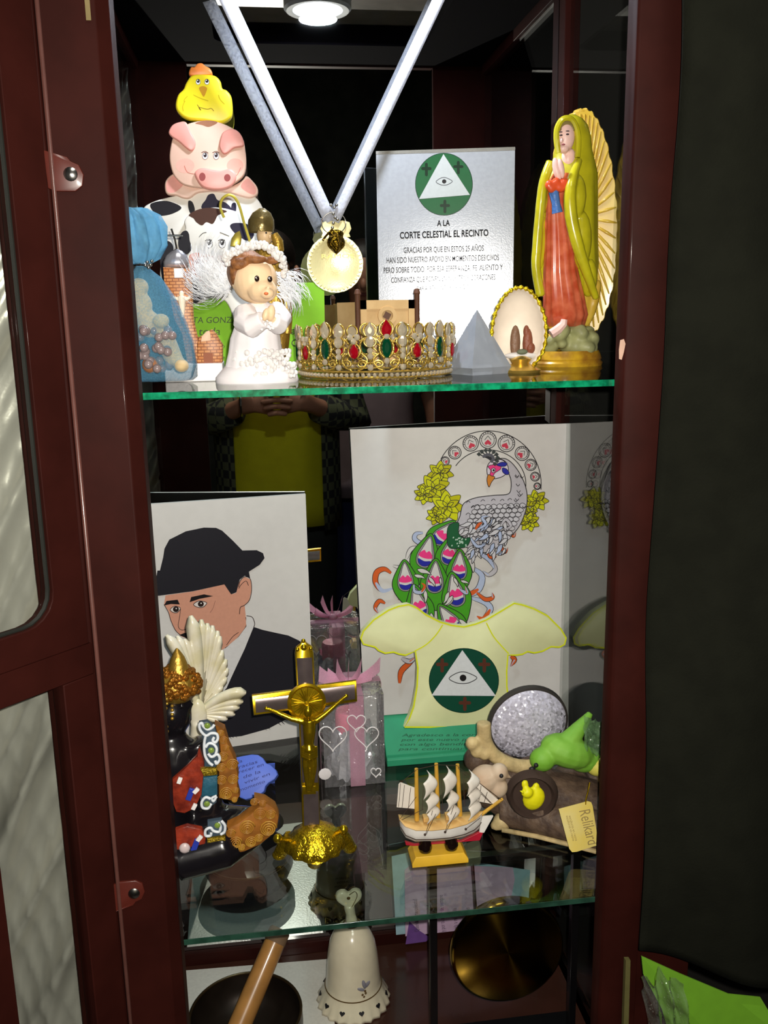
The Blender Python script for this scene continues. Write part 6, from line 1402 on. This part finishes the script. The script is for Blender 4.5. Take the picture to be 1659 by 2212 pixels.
# hole with chick
hol = MB().lathe([(0.0005, 0.004), (0.024, 0.003), (0.028, -0.003), (0.031, 0.001), (0.033, 0.010)], at(1150, 1722, 0.136), (0.25, 1, 0), 28); obj('knot_hole', hol, mat('dark_hollow', (58, 42, 34), 0.8), lg)
cy = MB(); blob(cy, 1153, 1724, 0.129, 24, 27, 14, RY(0.3)); blob(cy, 1139, 1712, 0.123, 13, 12, 10); blob(cy, 1134, 1694, 0.127, 8, 10, 6); cy.tube([at(1132, 1712, 0.116), at(1122, 1708, 0.116)], [0.003, 0.0006], 6); blob(cy, 1158, 1700, 0.129, 8, 10, 6)
obj('yellow_chick', cy, mat('bright_yellow_paint', (226, 220, 16), 0.5), lg, remesh=0.0016, smooth=180)
# paper tag
YTg = 0.088; tg_p = [(1207, 1748), (1270, 1731), (1277, 1733), (1280, 1740), (1292, 1815), (1290, 1826), (1246, 1840), (1236, 1841), (1230, 1834)]
tp0 = at(1250, 1735, YTg); tpn = (at(1290, 1735, YTg) - tp0).cross(at(1236, 1841, 0.082) - tp0).normalized(); tpn = tpn if tpn.y < 0 else -tpn
fT = lambda x, y: atp(x, y, tp0, tpn)
tg = obj('paper_tag', MB().prism([fT(x, y) for x, y in tg_p], (0, 0.0008, 0)), mat('cream_yellow_tag', (226, 214, 152), 0.6, c2=(232, 206, 92), scale=14), lg, smooth=0)
M_tagink = mat('tag_ink', (158, 138, 84), 0.6)
o_ = fT(1249, 1748); d_ = fT(1268, 1815) - fT(1250, 1748)
text('tag_lettering', 'Relikard', M_tagink, tg, fT(1250, 1750) + tpn * 0.0006, d_, fT(1275, 1745) - fT(1250, 1750), 0.020, align='LEFT', sx=0.72, shear=0.2)
for xx in (1222, 1228): text('tag_small_print', 'esculturas en resina', M_tagink, tg, fT(xx, 1762) + tpn * 0.0006, d_, fT(1275, 1745) - fT(1250, 1750), 0.0045, align='LEFT', sx=0.95)
obj('tag_cord', MB().tube(crv([at(1274, 1690, YTg + 0.004), at(1270, 1712, YTg), at(1266, 1728, YTg), at(1265, 1738, YTg - 0.001)], 4), 0.0007, 6), M_cg, lg)

# ---- seated dark figurine with gold cap
YD = 0.095; cz = lambda x, y: (360 + x * 0.1688, 1540 + y * 0.1688)
bu = thing('seated_figurine', base_at(400, YD, ZL), 'black seated figurine with gold beaded cap and quilled ochre robe by left post', 'figurine')
M_blk = mat('black_lacquer_body', (20, 18, 22), 0.22, coat=0.5)
bd2 = MB(); blob(bd2, 372, 1545, YD, 44, 48, 40); blob(bd2, 372, 1680, YD, 75, 120, 55); bd2.tube([at(420, 1600, YD), at(450, 1680, YD - 0.005), at(445, 1760, YD - 0.02), at(400, 1765, YD - 0.035)], [0.018, 0.020, 0.018, 0.015], 12); bd2.tube([at(330, 1600, YD), at(300, 1680, YD - 0.005), at(305, 1750, YD - 0.02), at(350, 1765, YD - 0.035)], [0.018, 0.020, 0.018, 0.015], 12)
bd2.tube([at(370, 1800, YD), at(460, 1800, YD - 0.02), at(540, 1790, YD - 0.03), at(480, 1830, YD - 0.055), at(380, 1860, YD - 0.06)], [0.036, 0.034, 0.026, 0.024, 0.022], 14); bd2.tube([at(370, 1800, YD), at(290, 1800, YD - 0.02), at(210, 1790, YD - 0.03), at(280, 1830, YD - 0.055), at(370, 1862, YD - 0.06)], [0.036, 0.034, 0.026, 0.024, 0.022], 14)
blob(bd2, 392, 1525, YD - 0.022, 6, 10, 6); blob(bd2, 412, 1520, YD, 6, 12, 8)
clampz(bd2, ZL + 0.004); obj('body', bd2, M_blk, bu, remesh=0.003, smooth=180)
cap = MB(); blob(cap, 382, 1480, YD + 0.002, 50, 42, 46); cap.tube([at(386, 1455, YD), at(384, 1420, YD), at(382, 1398, YD)], [0.014, 0.008, 0.001], 10)
obj('cap', cap, M_gold2, bu, remesh=0.0022, smooth=180)
cpb = MB(); rz_ = random.Random(2)
for i in range(190):
    a = rz_.uniform(0, 2 * math.pi); p = rz_.uniform(-0.35, 1.3); c0 = at(382, 1480, YD + 0.002); s3 = mpp(382, 1480, YD)
    q = V((50 * s3 * math.cos(p) * math.cos(a), 46 * s3 * math.cos(p) * math.sin(a), 42 * s3 * math.sin(p)))
    cpb.ell(c0 + q * 1.01, rz_.uniform(0.0026, 0.0042), None, 7, 5)
o = obj('cap_bead', cpb, mat('amber_gold_bead', (176, 116, 42), 0.2, metal=0.75, var=0.3, scale=200), bu); o['kind'] = 'stuff'
eb = MB()
for i in range(9): blob(eb, 358 + 3 * math.sin(i), 1500 + 10 * i, YD - 0.026, 4)
for i in range(4): blob(eb, 372, 1525 + 9 * i, YD - 0.030, 4)
obj('ear_beads', eb, M_gold2, bu); bpy.data.objects['ear_beads']['kind'] = 'stuff'
# red mosaic panels
M_redm = mat('red_mosaic', (150, 54, 34), 0.35, c2=(104, 34, 24), scale=90, bump=0.5, bscale=160, coat=0.3)
def pan(nm, pts, m, Y, th=0.006, ed=0.0015): return obj(nm, MB().slab([at(*cz(x, y), Y) for x, y in pts], NF, th, ed), m, bu, smooth=40)
YD2 = YD - 0.052
pan('red_panel', [(70, 860), (150, 790), (260, 690), (380, 560), (420, 450), (480, 640), (470, 1000), (400, 1150), (330, 1240), (230, 1290), (120, 1270), (80, 1160)], M_redm, YD2)
pan('red_panel', [(110, 1500), (260, 1450), (450, 1490), (500, 1600), (490, 1780), (380, 1900), (170, 2020), (130, 1800)], M_redm, YD2 - 0.018)
for x, y, r in ((165, 865, 0.4), (375, 995, 0.8), (352, 1200, 0.5), (418, 1605, 0.7)): obj('white_tile', MB().box(at(*cz(x, y), YD2 - (0.021 if y > 1500 else 0.003)), (0.0045, 0.003, 0.007), RY(r)), M_white, bu, bevel=0.0004)
for p, Y in (((368, 1690), YD2 - 0.020), ((300, 1040), YD2 - 0.002)): obj('blue_tile', MB().box(at(*cz(*p), Y), (0.006, 0.003, 0.014), RY(0.4)), mat('cobalt_tile', (44, 60, 160), 0.3), bu, bevel=0.0004)
def gem(x, y, Y, m, r=0.0034): return obj('gem', MB().ell(at(*cz(x, y), Y), (r, r * 0.6, r), None, 14, 8), m, bu)
M_peri = mat('green_gem', (116, 140, 60), 0.06, coat=1.0); gem(230, 1730, YD2 - 0.021, mat('clear_gem', (196, 180, 180), 0.05, coat=1.0), 0.006)
M_teal = mat('teal_clay', (34, 84, 104), 0.5, var=0.2, scale=90, bump=0.5, bscale=180); M_slate = mat('slate_blue_band', (62, 78, 92), 0.5)
YS2 = YD2 - 0.004
pan('slate_band', [(410, 130), (520, 110), (620, 200), (670, 420), (680, 640), (620, 700), (480, 690), (480, 480), (450, 300)], M_slate, YS2)
pan('glitter_strip', [(430, 720), (640, 700), (650, 800), (470, 820)], mat('gold_glitter_strip', (150, 126, 30), 0.3, metal=0.6, var=0.4, scale=300, bump=1.0, bscale=500), YS2)
pan('teal_panel', [(465, 830), (650, 810), (650, 1060), (440, 1080)], M_teal, YS2)
pan('slate_band', [(430, 1090), (640, 1060), (640, 1150), (540, 1230), (440, 1220)], M_slate, YS2)
pan('slate_band', [(520, 1400), (700, 1370), (760, 1560), (520, 1600)], M_slate, YS2 - 0.014)
pan('glitter_strip', [(515, 1615), (750, 1580), (760, 1680), (520, 1710)], MATS['gold_glitter_strip'], YS2 - 0.014)
pan('teal_panel', [(515, 1720), (775, 1680), (780, 1830), (640, 1930), (510, 1990)], M_teal, YS2 - 0.014)
M_swirl = mat('white_slip', (214, 220, 226), 0.5)
def sw(pts, Y, r=0.0016): obj('white_swirl', MB().tube(crv([at(*cz(x, y), Y) for x, y in pts], 6), r, 8), M_swirl, bu, smooth=180)
sw([(610, 150), (580, 190), (520, 210), (470, 170), (450, 130), (420, 150), (430, 220), (500, 290), (570, 260), (640, 270), (655, 330), (620, 380), (590, 350), (610, 310)], YS2 - 0.002); sw([(500, 290), (480, 400), (490, 540), (540, 630), (590, 670)], YS2 - 0.002); sw([(500, 440), (540, 390), (600, 400), (640, 460), (620, 540), (570, 560), (530, 520)], YS2 - 0.002); sw([(590, 560), (650, 530), (680, 590), (640, 650), (620, 610)], YS2 - 0.002); sw([(640, 1070), (600, 1130), (580, 1090), (640, 1060)], YS2 - 0.002, 0.0014); sw([(560, 1100), (500, 1080), (450, 1140), (460, 1210), (530, 1220), (570, 1160)], YS2 - 0.002); sw([(700, 1380), (745, 1440), (740, 1520), (690, 1555)], YS2 - 0.016); sw([(660, 1400), (690, 1460), (670, 1520), (600, 1510), (560, 1470), (500, 1500), (500, 1570), (560, 1570), (570, 1530)], YS2 - 0.016)
for x, y, d in ((520, 165, 0), (570, 480, 0), (515, 1165, 0), (650, 1440, 0.014)): gem(x, y, YS2 - 0.003 - d, M_peri)
M_och = mat('ochre_clay', (176, 132, 46), 0.45, c2=(152, 100, 34), scale=40, coat=0.2)
YO2 = YD2 + 0.002
pan('robe_panel', [(610, 160), (740, 220), (800, 430), (880, 600), (920, 800), (910, 960), (940, 1080), (880, 1150), (660, 1100), (660, 700), (690, 640), (670, 420)], mat('rust_ground', (138, 86, 30), 0.5, var=0.3, scale=60), YO2, 0.014, 0.004)
pan('robe_panel', [(770, 1480), (900, 1420), (1080, 1290), (1200, 1180), (1120, 1110), (1260, 1140), (1390, 1230), (1440, 1340), (1420, 1480), (1350, 1580), (1200, 1700), (1000, 1790), (790, 1830)], MATS['rust_ground'], YO2 - 0.014, 0.016, 0.004)
def quill(x, y, r, Y):
    c = at(*cz(x, y), Y); s3 = 0.1688 * mpp(430, 1700, Y); pts = []
    for i in range(40):
        q = i / 39; a = q * 2 * math.pi * 3.7; rr = r * s3 * (1 - 0.9 * q); pts.append(c + V((rr * math.cos(a), -0.0035 * q, rr * math.sin(a))))
    obj('quilled_coil', MB().tube(pts, 0.052 * r * s3 + 0.0003, 7), M_och, bu, smooth=180)
for x, y, r in ((690, 260, 45), (730, 350, 55), (720, 560, 70), (840, 660, 80), (700, 700, 62), (700, 860, 70), (850, 850, 70), (760, 1030, 90), (880, 990, 45), (760, 450, 45), (870, 1110, 40)): quill(x, y, r, YO2 - 0.001)
for x, y, r in ((1195, 1290, 90), (1030, 1465, 105), (1300, 1480, 115), (1330, 1300, 70), (880, 1660, 90), (1080, 1650, 80), (820, 1540, 65), (1120, 1140, 55), (960, 1720, 50), (1230, 1160, 50), (1180, 1600, 60)): quill(x, y, r, YO2 - 0.015)

# ---- white wing sculpture behind the figurine
YWg = 0.205
wg2 = thing('wing_sculpture', base_at(430, YWg, ZL), 'ivory carved wing ornament standing behind the black figurine', 'ornament')
M_iv = mat('ivory_wing_glaze', (224, 218, 200), 0.32, c2=(208, 200, 164), scale=45, coat=0.3)
cw = lambda x, y: (350 + x * 0.1627, 1320 + y * 0.1628)
def feather(p0, p1, p2, w, Y, th=0.004):
    (x0, y0), (x1, y1), (x2, y2) = cw(*p0), cw(*p1), cw(*p2); L_ = []; R_ = []; w *= 0.1627; mid = []
    for k in range(11):
        t = k / 10; x = (1 - t) ** 2 * x0 + 2 * t * (1 - t) * x1 + t * t * x2; y = (1 - t) ** 2 * y0 + 2 * t * (1 - t) * y1 + t * t * y2
        dx = 2 * (1 - t) * (x1 - x0) + 2 * t * (x2 - x1); dy = 2 * (1 - t) * (y1 - y0) + 2 * t * (y2 - y1); l = math.hypot(dx, dy) or 1
        ww = w * (0.45 + 0.6 * t) * (1 if t < 0.8 else math.sqrt(max(0.02, 1 - ((t - 0.8) / 0.2) ** 2)))
        L_.append(at(x - dy / l * ww, y + dx / l * ww, Y + 0.001)); R_.append(at(x + dy / l * ww, y - dx / l * ww, Y + 0.001)); mid.append(at(x, y, Y - 0.003))
    mb = MB(); mb.add(L_ + mid + R_, [(k, k + 1, 12 + k, 11 + k) for k in range(10)] + [(11 + k, 12 + k, 23 + k, 22 + k) for k in range(10)])
    obj('feather', mb, M_iv, wg2, smooth=180, solid=0.0035)
root = (480, 1350)
for tip, md_, w in (((380, 60), (520, 700), 95), ((520, 110), (560, 700), 62), ((600, 160), (590, 700), 60), ((670, 190), (620, 720), 58), ((740, 260), (640, 760), 58), ((770, 330), (660, 800), 55), ((800, 520), (680, 880), 55), ((850, 640), (700, 950), 55), ((870, 760), (700, 1020), 52), ((850, 880), (690, 1080), 50), ((800, 1000), (660, 1130), 48), ((740, 1090), (640, 1180), 45), ((60, 320), (360, 700), 80), ((200, 330), (400, 720), 60), ((300, 370), (440, 740), 60), ((380, 400), (470, 760), 55)): feather(root, md_, tip, w, YWg + 0.00003 * (tip[0]))
for tip, md_, w in (((1110, 1080), (780, 1060), 75), ((1070, 1200), (800, 1200), 48), ((1020, 1280), (800, 1260), 45), ((960, 1370), (780, 1320), 45), ((860, 1430), (720, 1400), 42), ((740, 1460), (640, 1430), 38)): feather((480, 1380), md_, tip, w, YWg - 0.008 + 0.00001 * tip[1])
rt = MB(); blob(rt, 428, 1545, YWg, 20, 40, 12); rt.tube([at(430, 1560, YWg), at(425, 1620, YWg), base_at(420, YWg, ZL) + V((0, 0, 0.004))], [0.010, 0.010, 0.012], 12); rt.lathe([(0.0005, 0), (0.024, 0), (0.022, 0.005), (0.010, 0.008)], base_at(420, YWg, ZL), seg=24)
clampz(rt, ZL + 0.002); obj('wing_base', rt, M_iv, wg2, remesh=0.002, smooth=180)

# ---- blue flower-shaped plaque
bp0 = atz(545, 1742, ZL + 0.002); bn = V((-0.12, -0.80, 0.58)).normalized()
fBl = lambda x, y: atp(x, y, bp0, bn)
bp_ = thing('blue_plaque', V((bp0.x, bp0.y + 0.02, ZL)), 'blue flower-shaped plaque with handwriting beside the quilled figurine', 'plaque')
bo = [cz(x, y) for x, y in ((700, 640), (780, 560), (870, 570), (990, 545), (1090, 528), (1170, 535), (1230, 575), (1270, 640), (1330, 665), (1400, 730), (1420, 790), (1380, 850), (1300, 900), (1265, 940), (1250, 1000), (1190, 1050), (1100, 1085), (1010, 1110), (940, 1085), (900, 1030), (820, 1060), (720, 1040), (660, 960), (680, 880), (640, 800), (650, 700))]
pb3 = [fBl(x, y) for x, y in bo]; dz = (ZL + 0.0125) - min(p.z for p in pb3)
M_blue = mat('cornflower_paint', (84, 112, 214), 0.5, var=0.04, scale=20)
obj('plaque_board', MB().slab([p for p in pb3], bn, 0.012, 0.002), M_blue, bp_, smooth=40)
M_bpen = mat('navy_ink', (36, 44, 120), 0.6)
for bd_, x0, y0, x1, y1 in (('a la', 860, 655, 970, 630), ('gracias', 870, 730, 1165, 640), ('crecer en', 880, 790, 1245, 675), ('de la', 985, 840, 1205, 765), ('vivir en', 1000, 910, 1325, 795), ('momento', 930, 1010, 1260, 890)):
    a_, b_ = cz(x0, y0), cz(x1, y1); textpx('handwriting', bd_, M_bpen, bp_, fBl, bn, a_[0], a_[1], b_[0], b_[1], 7, lift=0.0005, shear=0.1)
pr = [fBl(560, 1640), fBl(540, 1640)]
pt_ = fBl(560, 1650); obj('prop', MB().prism([pt_ - bn * 0.013, pt_ - bn * 0.013 + V((0.02, 0, 0)), V((pt_.x + 0.02, pt_.y + 0.03, ZL)), V((pt_.x, pt_.y + 0.03, ZL))], (0, 0.003, 0)), M_blue, bp_)
# ------------------------------------------------------------------ bottom compartment
YBl = 0.360
be = thing('ceramic_bell', V((at(763, 2150, YBl).x, YBl, ZF)), 'cream ceramic bell with heart handle and scalloped rim', 'bell')
M_cer = mat('cream_ceramic', (222, 212, 186), 0.22, var=0.03, coat=0.5); M_gilt = mat('bell_gilt', (96, 72, 36), 0.35, metal=0.4)
sBl = mpp(763, 2120, YBl); bx = at(763, 2120, YBl).x
def zz(py): return at(763, py, YBl).z
prof = [(78, ZF + 0.002), (76, ZF + 0.006), (68, ZF + 0.020), (60, ZF + 0.030), (58, ZF + 0.040), (56, ZF + 0.060), (53, ZF + 0.085), (48, ZF + 0.105), (38, ZF + 0.122), (24, ZF + 0.133), (10, ZF + 0.139), (9, ZF + 0.145)]
def bmod(t, k, h): return 1 + (0.035 * math.cos(22 * t) if k == 0 else 0.03 * math.cos(22 * t) if k == 1 else 0.015 * math.cos(11 * t) if k == 2 else 0)
obj('bell_body', MB().lathe([(r * sBl, h) for r, h in prof], (bx, YBl, 0), seg=88, mod=bmod), M_cer, be, smooth=180)
obj('gilt_band', MB().tube([(bx + 60.4 * sBl * math.cos(a), YBl + 60.4 * sBl * math.sin(a), ZF + 0.0308) for a in [2 * math.pi * i / 48 for i in range(48)]], 0.0009, 6, closed=True), M_gilt, be)
obj('gilt_ring', MB().tube([(bx + 17 * sBl * math.cos(a), YBl + 17 * sBl * math.sin(a), ZF + 0.1368) for a in [2 * math.pi * i / 28 for i in range(28)]], 0.0009, 6, closed=True), M_gilt, be)
hx_, hz_ = bx - 0.003, ZF + 0.180
hpts = [V((hx_ + 0.0205 * a, YBl - 0.006, hz_ + 0.020 * b)) for a, b in heart(36)]
hh = MB().slab(hpts, NF, 0.012, 0.004); hh.tube([(bx, YBl, ZF + 0.140), (bx - 0.001, YBl, ZF + 0.152), (hx_, YBl, ZF + 0.168)], [0.0095, 0.0075, 0.0085], 14)
obj('heart_handle', hh, M_cer, be, remesh=0.0016, smooth=180)
hgl = MB()
for sgn in (-1, 1): hgl.tube(crv([V((hx_, YBl + sgn * 0.0064, hz_ + 0.010)), V((hx_ + 0.009, YBl + sgn * 0.0066, hz_ + 0.015)), V((hx_ + 0.012, YBl + sgn * 0.0064, hz_ + 0.006)), V((hx_ + 0.002, YBl + sgn * 0.0064, hz_ - 0.014))], 4), 0.0006, 5)
hgl.ell((hx_ - 0.001, YBl - 0.0068, hz_ + 0.005), (0.0028, 0.0012, 0.0028), None, 10, 6); hgl.ell((hx_ - 0.001, YBl + 0.0068, hz_ + 0.005), (0.0028, 0.0012, 0.0028), None, 10, 6)
obj('heart_tracery', hgl, M_gilt, be)
for i in range(11):
    a = math.radians(-90 + 32.7 * i + 8); r = 70.5 * sBl; c = V((bx + r * math.cos(a), YBl + r * math.sin(a), ZF + 0.0165)); nn = V((math.cos(a), math.sin(a), 0.55)).normalized(); ux = V((-math.sin(a), math.cos(a), 0)); uz = nn.cross(ux)
    if uz.z < 0: uz = -uz
    obj('heart_cutout', MB().slab([c + nn * 0.0012 + ux * 0.0042 * p + uz * 0.0042 * q for p, q in heart(20)], nn, 0.002), M_ink, be, smooth=0)
lv = MB(); A0 = -72
def onb(adeg, h):
    a = math.radians(adeg); r = (57.5 * sBl) * 1.004; return V((bx + r * math.cos(a), YBl + r * math.sin(a), ZF + h))
for da, dh, rot, ln in ((0, 0.058, 0.2, 0.008), (7, 0.056, -0.6, 0.0075), (-7, 0.051, 1.2, 0.006)):
    c = onb(A0 + da, dh); lv.ell(c, (0.0030, 0.0012, ln), RY(-rot), 10, 6)
obj('leaf_motif', lv, mat('grey_blue_leaf', (132, 130, 140), 0.4), be)
bry = MB()
for da, dh in ((-4, 0.041), (3, 0.042), (-1, 0.037), (2, 0.046)): bry.ell(onb(A0 + da, dh), 0.0019, None, 8, 6)
obj('berry_motif', bry, M_gilt, be)
for bd_, h in (('ALMA', 0.046), ('Y DE GOZO MI', 0.055), ('CORAZON', 0.063), ('SE ALEGRE MI', 0.071)):
    text('bell_lettering', bd_, M_ink, be, V((bx + 0.006, YBl + 57 * sBl + 0.0012, ZF + h)), (-1, 0, 0), (0, 0.05, 1), 0.0085 if len(bd_) < 6 else 0.0062, sx=0.85)

# ---- papers on the floor board
M_pap = mat('glossy_white_paper', (216, 212, 204), 0.28, var=0.04, scale=200, coat=0.4, bump=0.15, bscale=300)
obj_p = obj('white_sheet', MB().prism([V((-0.07, 0.10, ZF + 0.0002)), V((0.172, 0.09, ZF + 0.0002)), V((0.178, 0.455, ZF + 0.0002)), V((-0.06, 0.465, ZF + 0.0002))], (0, 0, 0.0008)), M_pap, loc=(0.05, 0.28, ZF), smooth=0)
tag(obj_p, 'white paper sheet lying flat under the singing bowl', 'paper')
# ---- singing bowl and mallet
bowl = thing('singing_bowl', V((0.045, 0.285, ZF)), 'dark bronze singing bowl beside the ceramic bell', 'bowl')
obj('bowl_body', MB().lathe([(0.0005, 0.001), (0.045, 0.001), (0.072, 0.014), (0.083, 0.040), (0.082, 0.062), (0.079, 0.062), (0.079, 0.040), (0.066, 0.016), (0.0005, 0.008)], (0.045, 0.285, ZF + 0.001), seg=56), mat('blackened_bronze', (40, 32, 26), 0.38, metal=0.5, var=0.2, scale=30), bowl, smooth=60)
obj('bowl_rim', MB().tube([(0.045 + 0.0806 * math.cos(a), 0.285 + 0.0806 * math.sin(a), ZF + 0.0635) for a in [2 * math.pi * i / 56 for i in range(56)]], 0.0022, 8, closed=True), mat('worn_bronze_rim', (84, 66, 44), 0.3, metal=0.8), bowl)
ml = thing('wooden_mallet', at(500, 2260, 0.235), 'light brown wooden mallet leaning in the dark bowl', 'mallet')
m0, m1 = at(606, 2006, 0.335), at(486, 2290, 0.235)
obj('shaft', MB().tube([m0.lerp(m1, 0.10), m0.lerp(m1, 0.5), m1], [0.0155, 0.0165, 0.0165], 20), mat('turned_light_wood', (172, 122, 66), 0.32, var=0.12, scale=40, coat=0.3), ml, smooth=50)
obj('suede_tip', MB().tube([m0, m0.lerp(m1, 0.02), m0.lerp(m1, 0.11)], [0.0135, 0.0162, 0.0164], 20), mat('brown_suede', (116, 90, 66), 0.8), ml, smooth=50)

# ---- gong on a black stand
YGo = 0.215
go = thing('gong', base_at(1090, YGo, ZF), 'dark brass gong hanging in a black stand', 'gong')
gc_ = at(1098, 2058, YGo); gr = 121 * mpp(1098, 2058, YGo)
def brass():
    m = bpy.data.materials.new('spun_brass'); m.use_nodes = True; N = m.node_tree.nodes; Lk = m.node_tree.links; b = N['Principled BSDF']
    tc = N.new('ShaderNodeTexCoord'); nz = N.new('ShaderNodeTexNoise'); nz.inputs['Scale'].default_value = 40; Lk.new(tc.outputs['Object'], nz.inputs['Vector']); rp = N.new('ShaderNodeValToRGB'); rp.color_ramp.elements[0].color = lin((120, 92, 30)); rp.color_ramp.elements[1].color = lin((150, 120, 42)); Lk.new(nz.outputs['Fac'], rp.inputs[0]); Lk.new(rp.outputs[0], b.inputs['Base Color'])
    b.inputs['Metallic'].default_value = 1.0; b.inputs['Roughness'].default_value = 0.17; b.inputs['Anisotropic'].default_value = 0.95; b.inputs['Anisotropic Rotation'].default_value = 0.25
    tg_ = N.new('ShaderNodeTangent'); tg_.direction_type = 'RADIAL'; tg_.axis = 'Y'; Lk.new(tg_.outputs[0], b.inputs['Tangent'])
    return m
gd = MB().lathe([(0.0005, -0.0012), (gr * 0.5, -0.0010), (gr * 0.93, -0.0006), (gr * 0.985, 0.002), (gr, 0.012), (gr * 0.985, 0.012), (gr * 0.9, 0.003), (0.0005, 0.001)], V((0, 0, 0)), (0, 1, 0), 72)
o = obj('gong_disc', gd, brass(), None, smooth=60); o.parent = go; o.location = gc_ - LOC[go.name]; LOC[o.name] = gc_
ps0, ps1 = at(936, 2150, YGo + 0.01).x, at(1236, 2100, YGo + 0.01).x; gzt = at(936, 1868, YGo + 0.01).z
for x in (ps0, ps1): obj('stand_post', MB().box((x, YGo + 0.01, (ZF + gzt) / 2), (0.0105, 0.012, gzt - ZF)), M_black, go, bevel=0.0008)
obj('crossbar', MB().box(((ps0 + ps1) / 2, YGo + 0.01, gzt + 0.004), (ps1 - ps0 + 0.018, 0.012, 0.011)), M_black, go, bevel=0.0008)
obj('stand_base', MB().box(((ps0 + ps1) / 2, YGo + 0.0, ZF + 0.007), (ps1 - ps0 + 0.02, 0.11, 0.014)), M_black, go, bevel=0.001)
for dx in (-0.045, 0.045):
    p1_ = V((gc_.x + dx, YGo + 0.006, gc_.z + math.sqrt(max(0, gr * gr * 0.96 - dx * dx)))); obj('hanging_cord', MB().tube([p1_, V((gc_.x + dx * 1.1, YGo + 0.008, gzt))], 0.0013, 6), M_black, go)
# ---- handwritten letters standing against the mirror
YLt = 0.462
def sheet(name, pts, m, Y, lb, cat='letter'):
    P_ = [at(x, y, Y) for x, y in pts]; zmin = min(p.z for p in P_)
    for p in P_:
        if p.z < ZF + 0.0234: p.z = max(p.z, ZF + 0.023)
    t = thing(name, V((sum(p.x for p in P_) / len(P_), Y, min(p.z for p in P_))), lb, cat); obj('paper', MB().prism(P_, (0, 0.0008, 0)), m, t, smooth=0); return t
sheet('blue_card', [(846, 1850), (884, 1842), (1145, 1880), (1140, 2000), (1100, 2020), (882, 2040), (856, 2040)], mat('pale_blue_paper', (160, 194, 206), 0.6), YLt + 0.006, 'pale blue card standing behind the lilac letter', 'card')
lt = sheet('lilac_letter', [(874, 1880), (890, 1866), (1108, 1874), (1112, 1900), (1092, 2010), (1000, 2030), (876, 2040)], mat('lilac_paper', (206, 176, 206), 0.6), YLt, 'lilac handwritten letter against the mirror below the ship')
obj('purple_border', MB().prism([at(x, y, YLt - 0.0004) for x, y in ((876, 2040), (884, 1990), (905, 2010), (930, 2026), (920, 2034))], (0, 0.0003, 0)), mat('purple_border_print', (112, 74, 146), 0.6), lt, smooth=0)
M_lpen = mat('grey_pen', (84, 66, 96), 0.6)
fL = lambda x, y: at(x, y, YLt)
for i, bd_ in enumerate(('Querida corte celestial', 'gracias por la salud', 'y por tu amor de siempre', 'cuida a mi familia', 'ilumina el camino', 'con toda mi fe', 'al recinto')):
    x = 905 + 28 * i; text('handwriting', bd_, M_lpen, lt, fL(x, 2012) + V((0, -0.0006, 0)), fL(x - 8, 1880) - fL(x, 2012), fL(x - 40, 2012) - fL(x, 2012), 0.011, align='LEFT', sx=0.62)
# ---- dark wrapped bundle
wb = MB(); rb_ = random.Random(5)
for i in range(9): blob(wb, 1262 + rb_.uniform(-30, 40), 1990 + rb_.uniform(-70, 60), 0.40 + rb_.uniform(-0.02, 0.02), rb_.uniform(24, 40))
bz_ = base_at(1262, 0.40, ZF); wb.ell(bz_ + V((0, 0, 0.035)), (0.05, 0.035, 0.035))
clampz(wb, ZF + 0.002); tag(obj('wrapped_bundle', wb, mat('dark_plastic_wrap', (24, 26, 30), 0.16, coat=0.6, bump=1.0, bscale=70), loc=bz_, remesh=0.004, smooth=180), 'dark bundle in glossy plastic behind the gong', 'bundle')
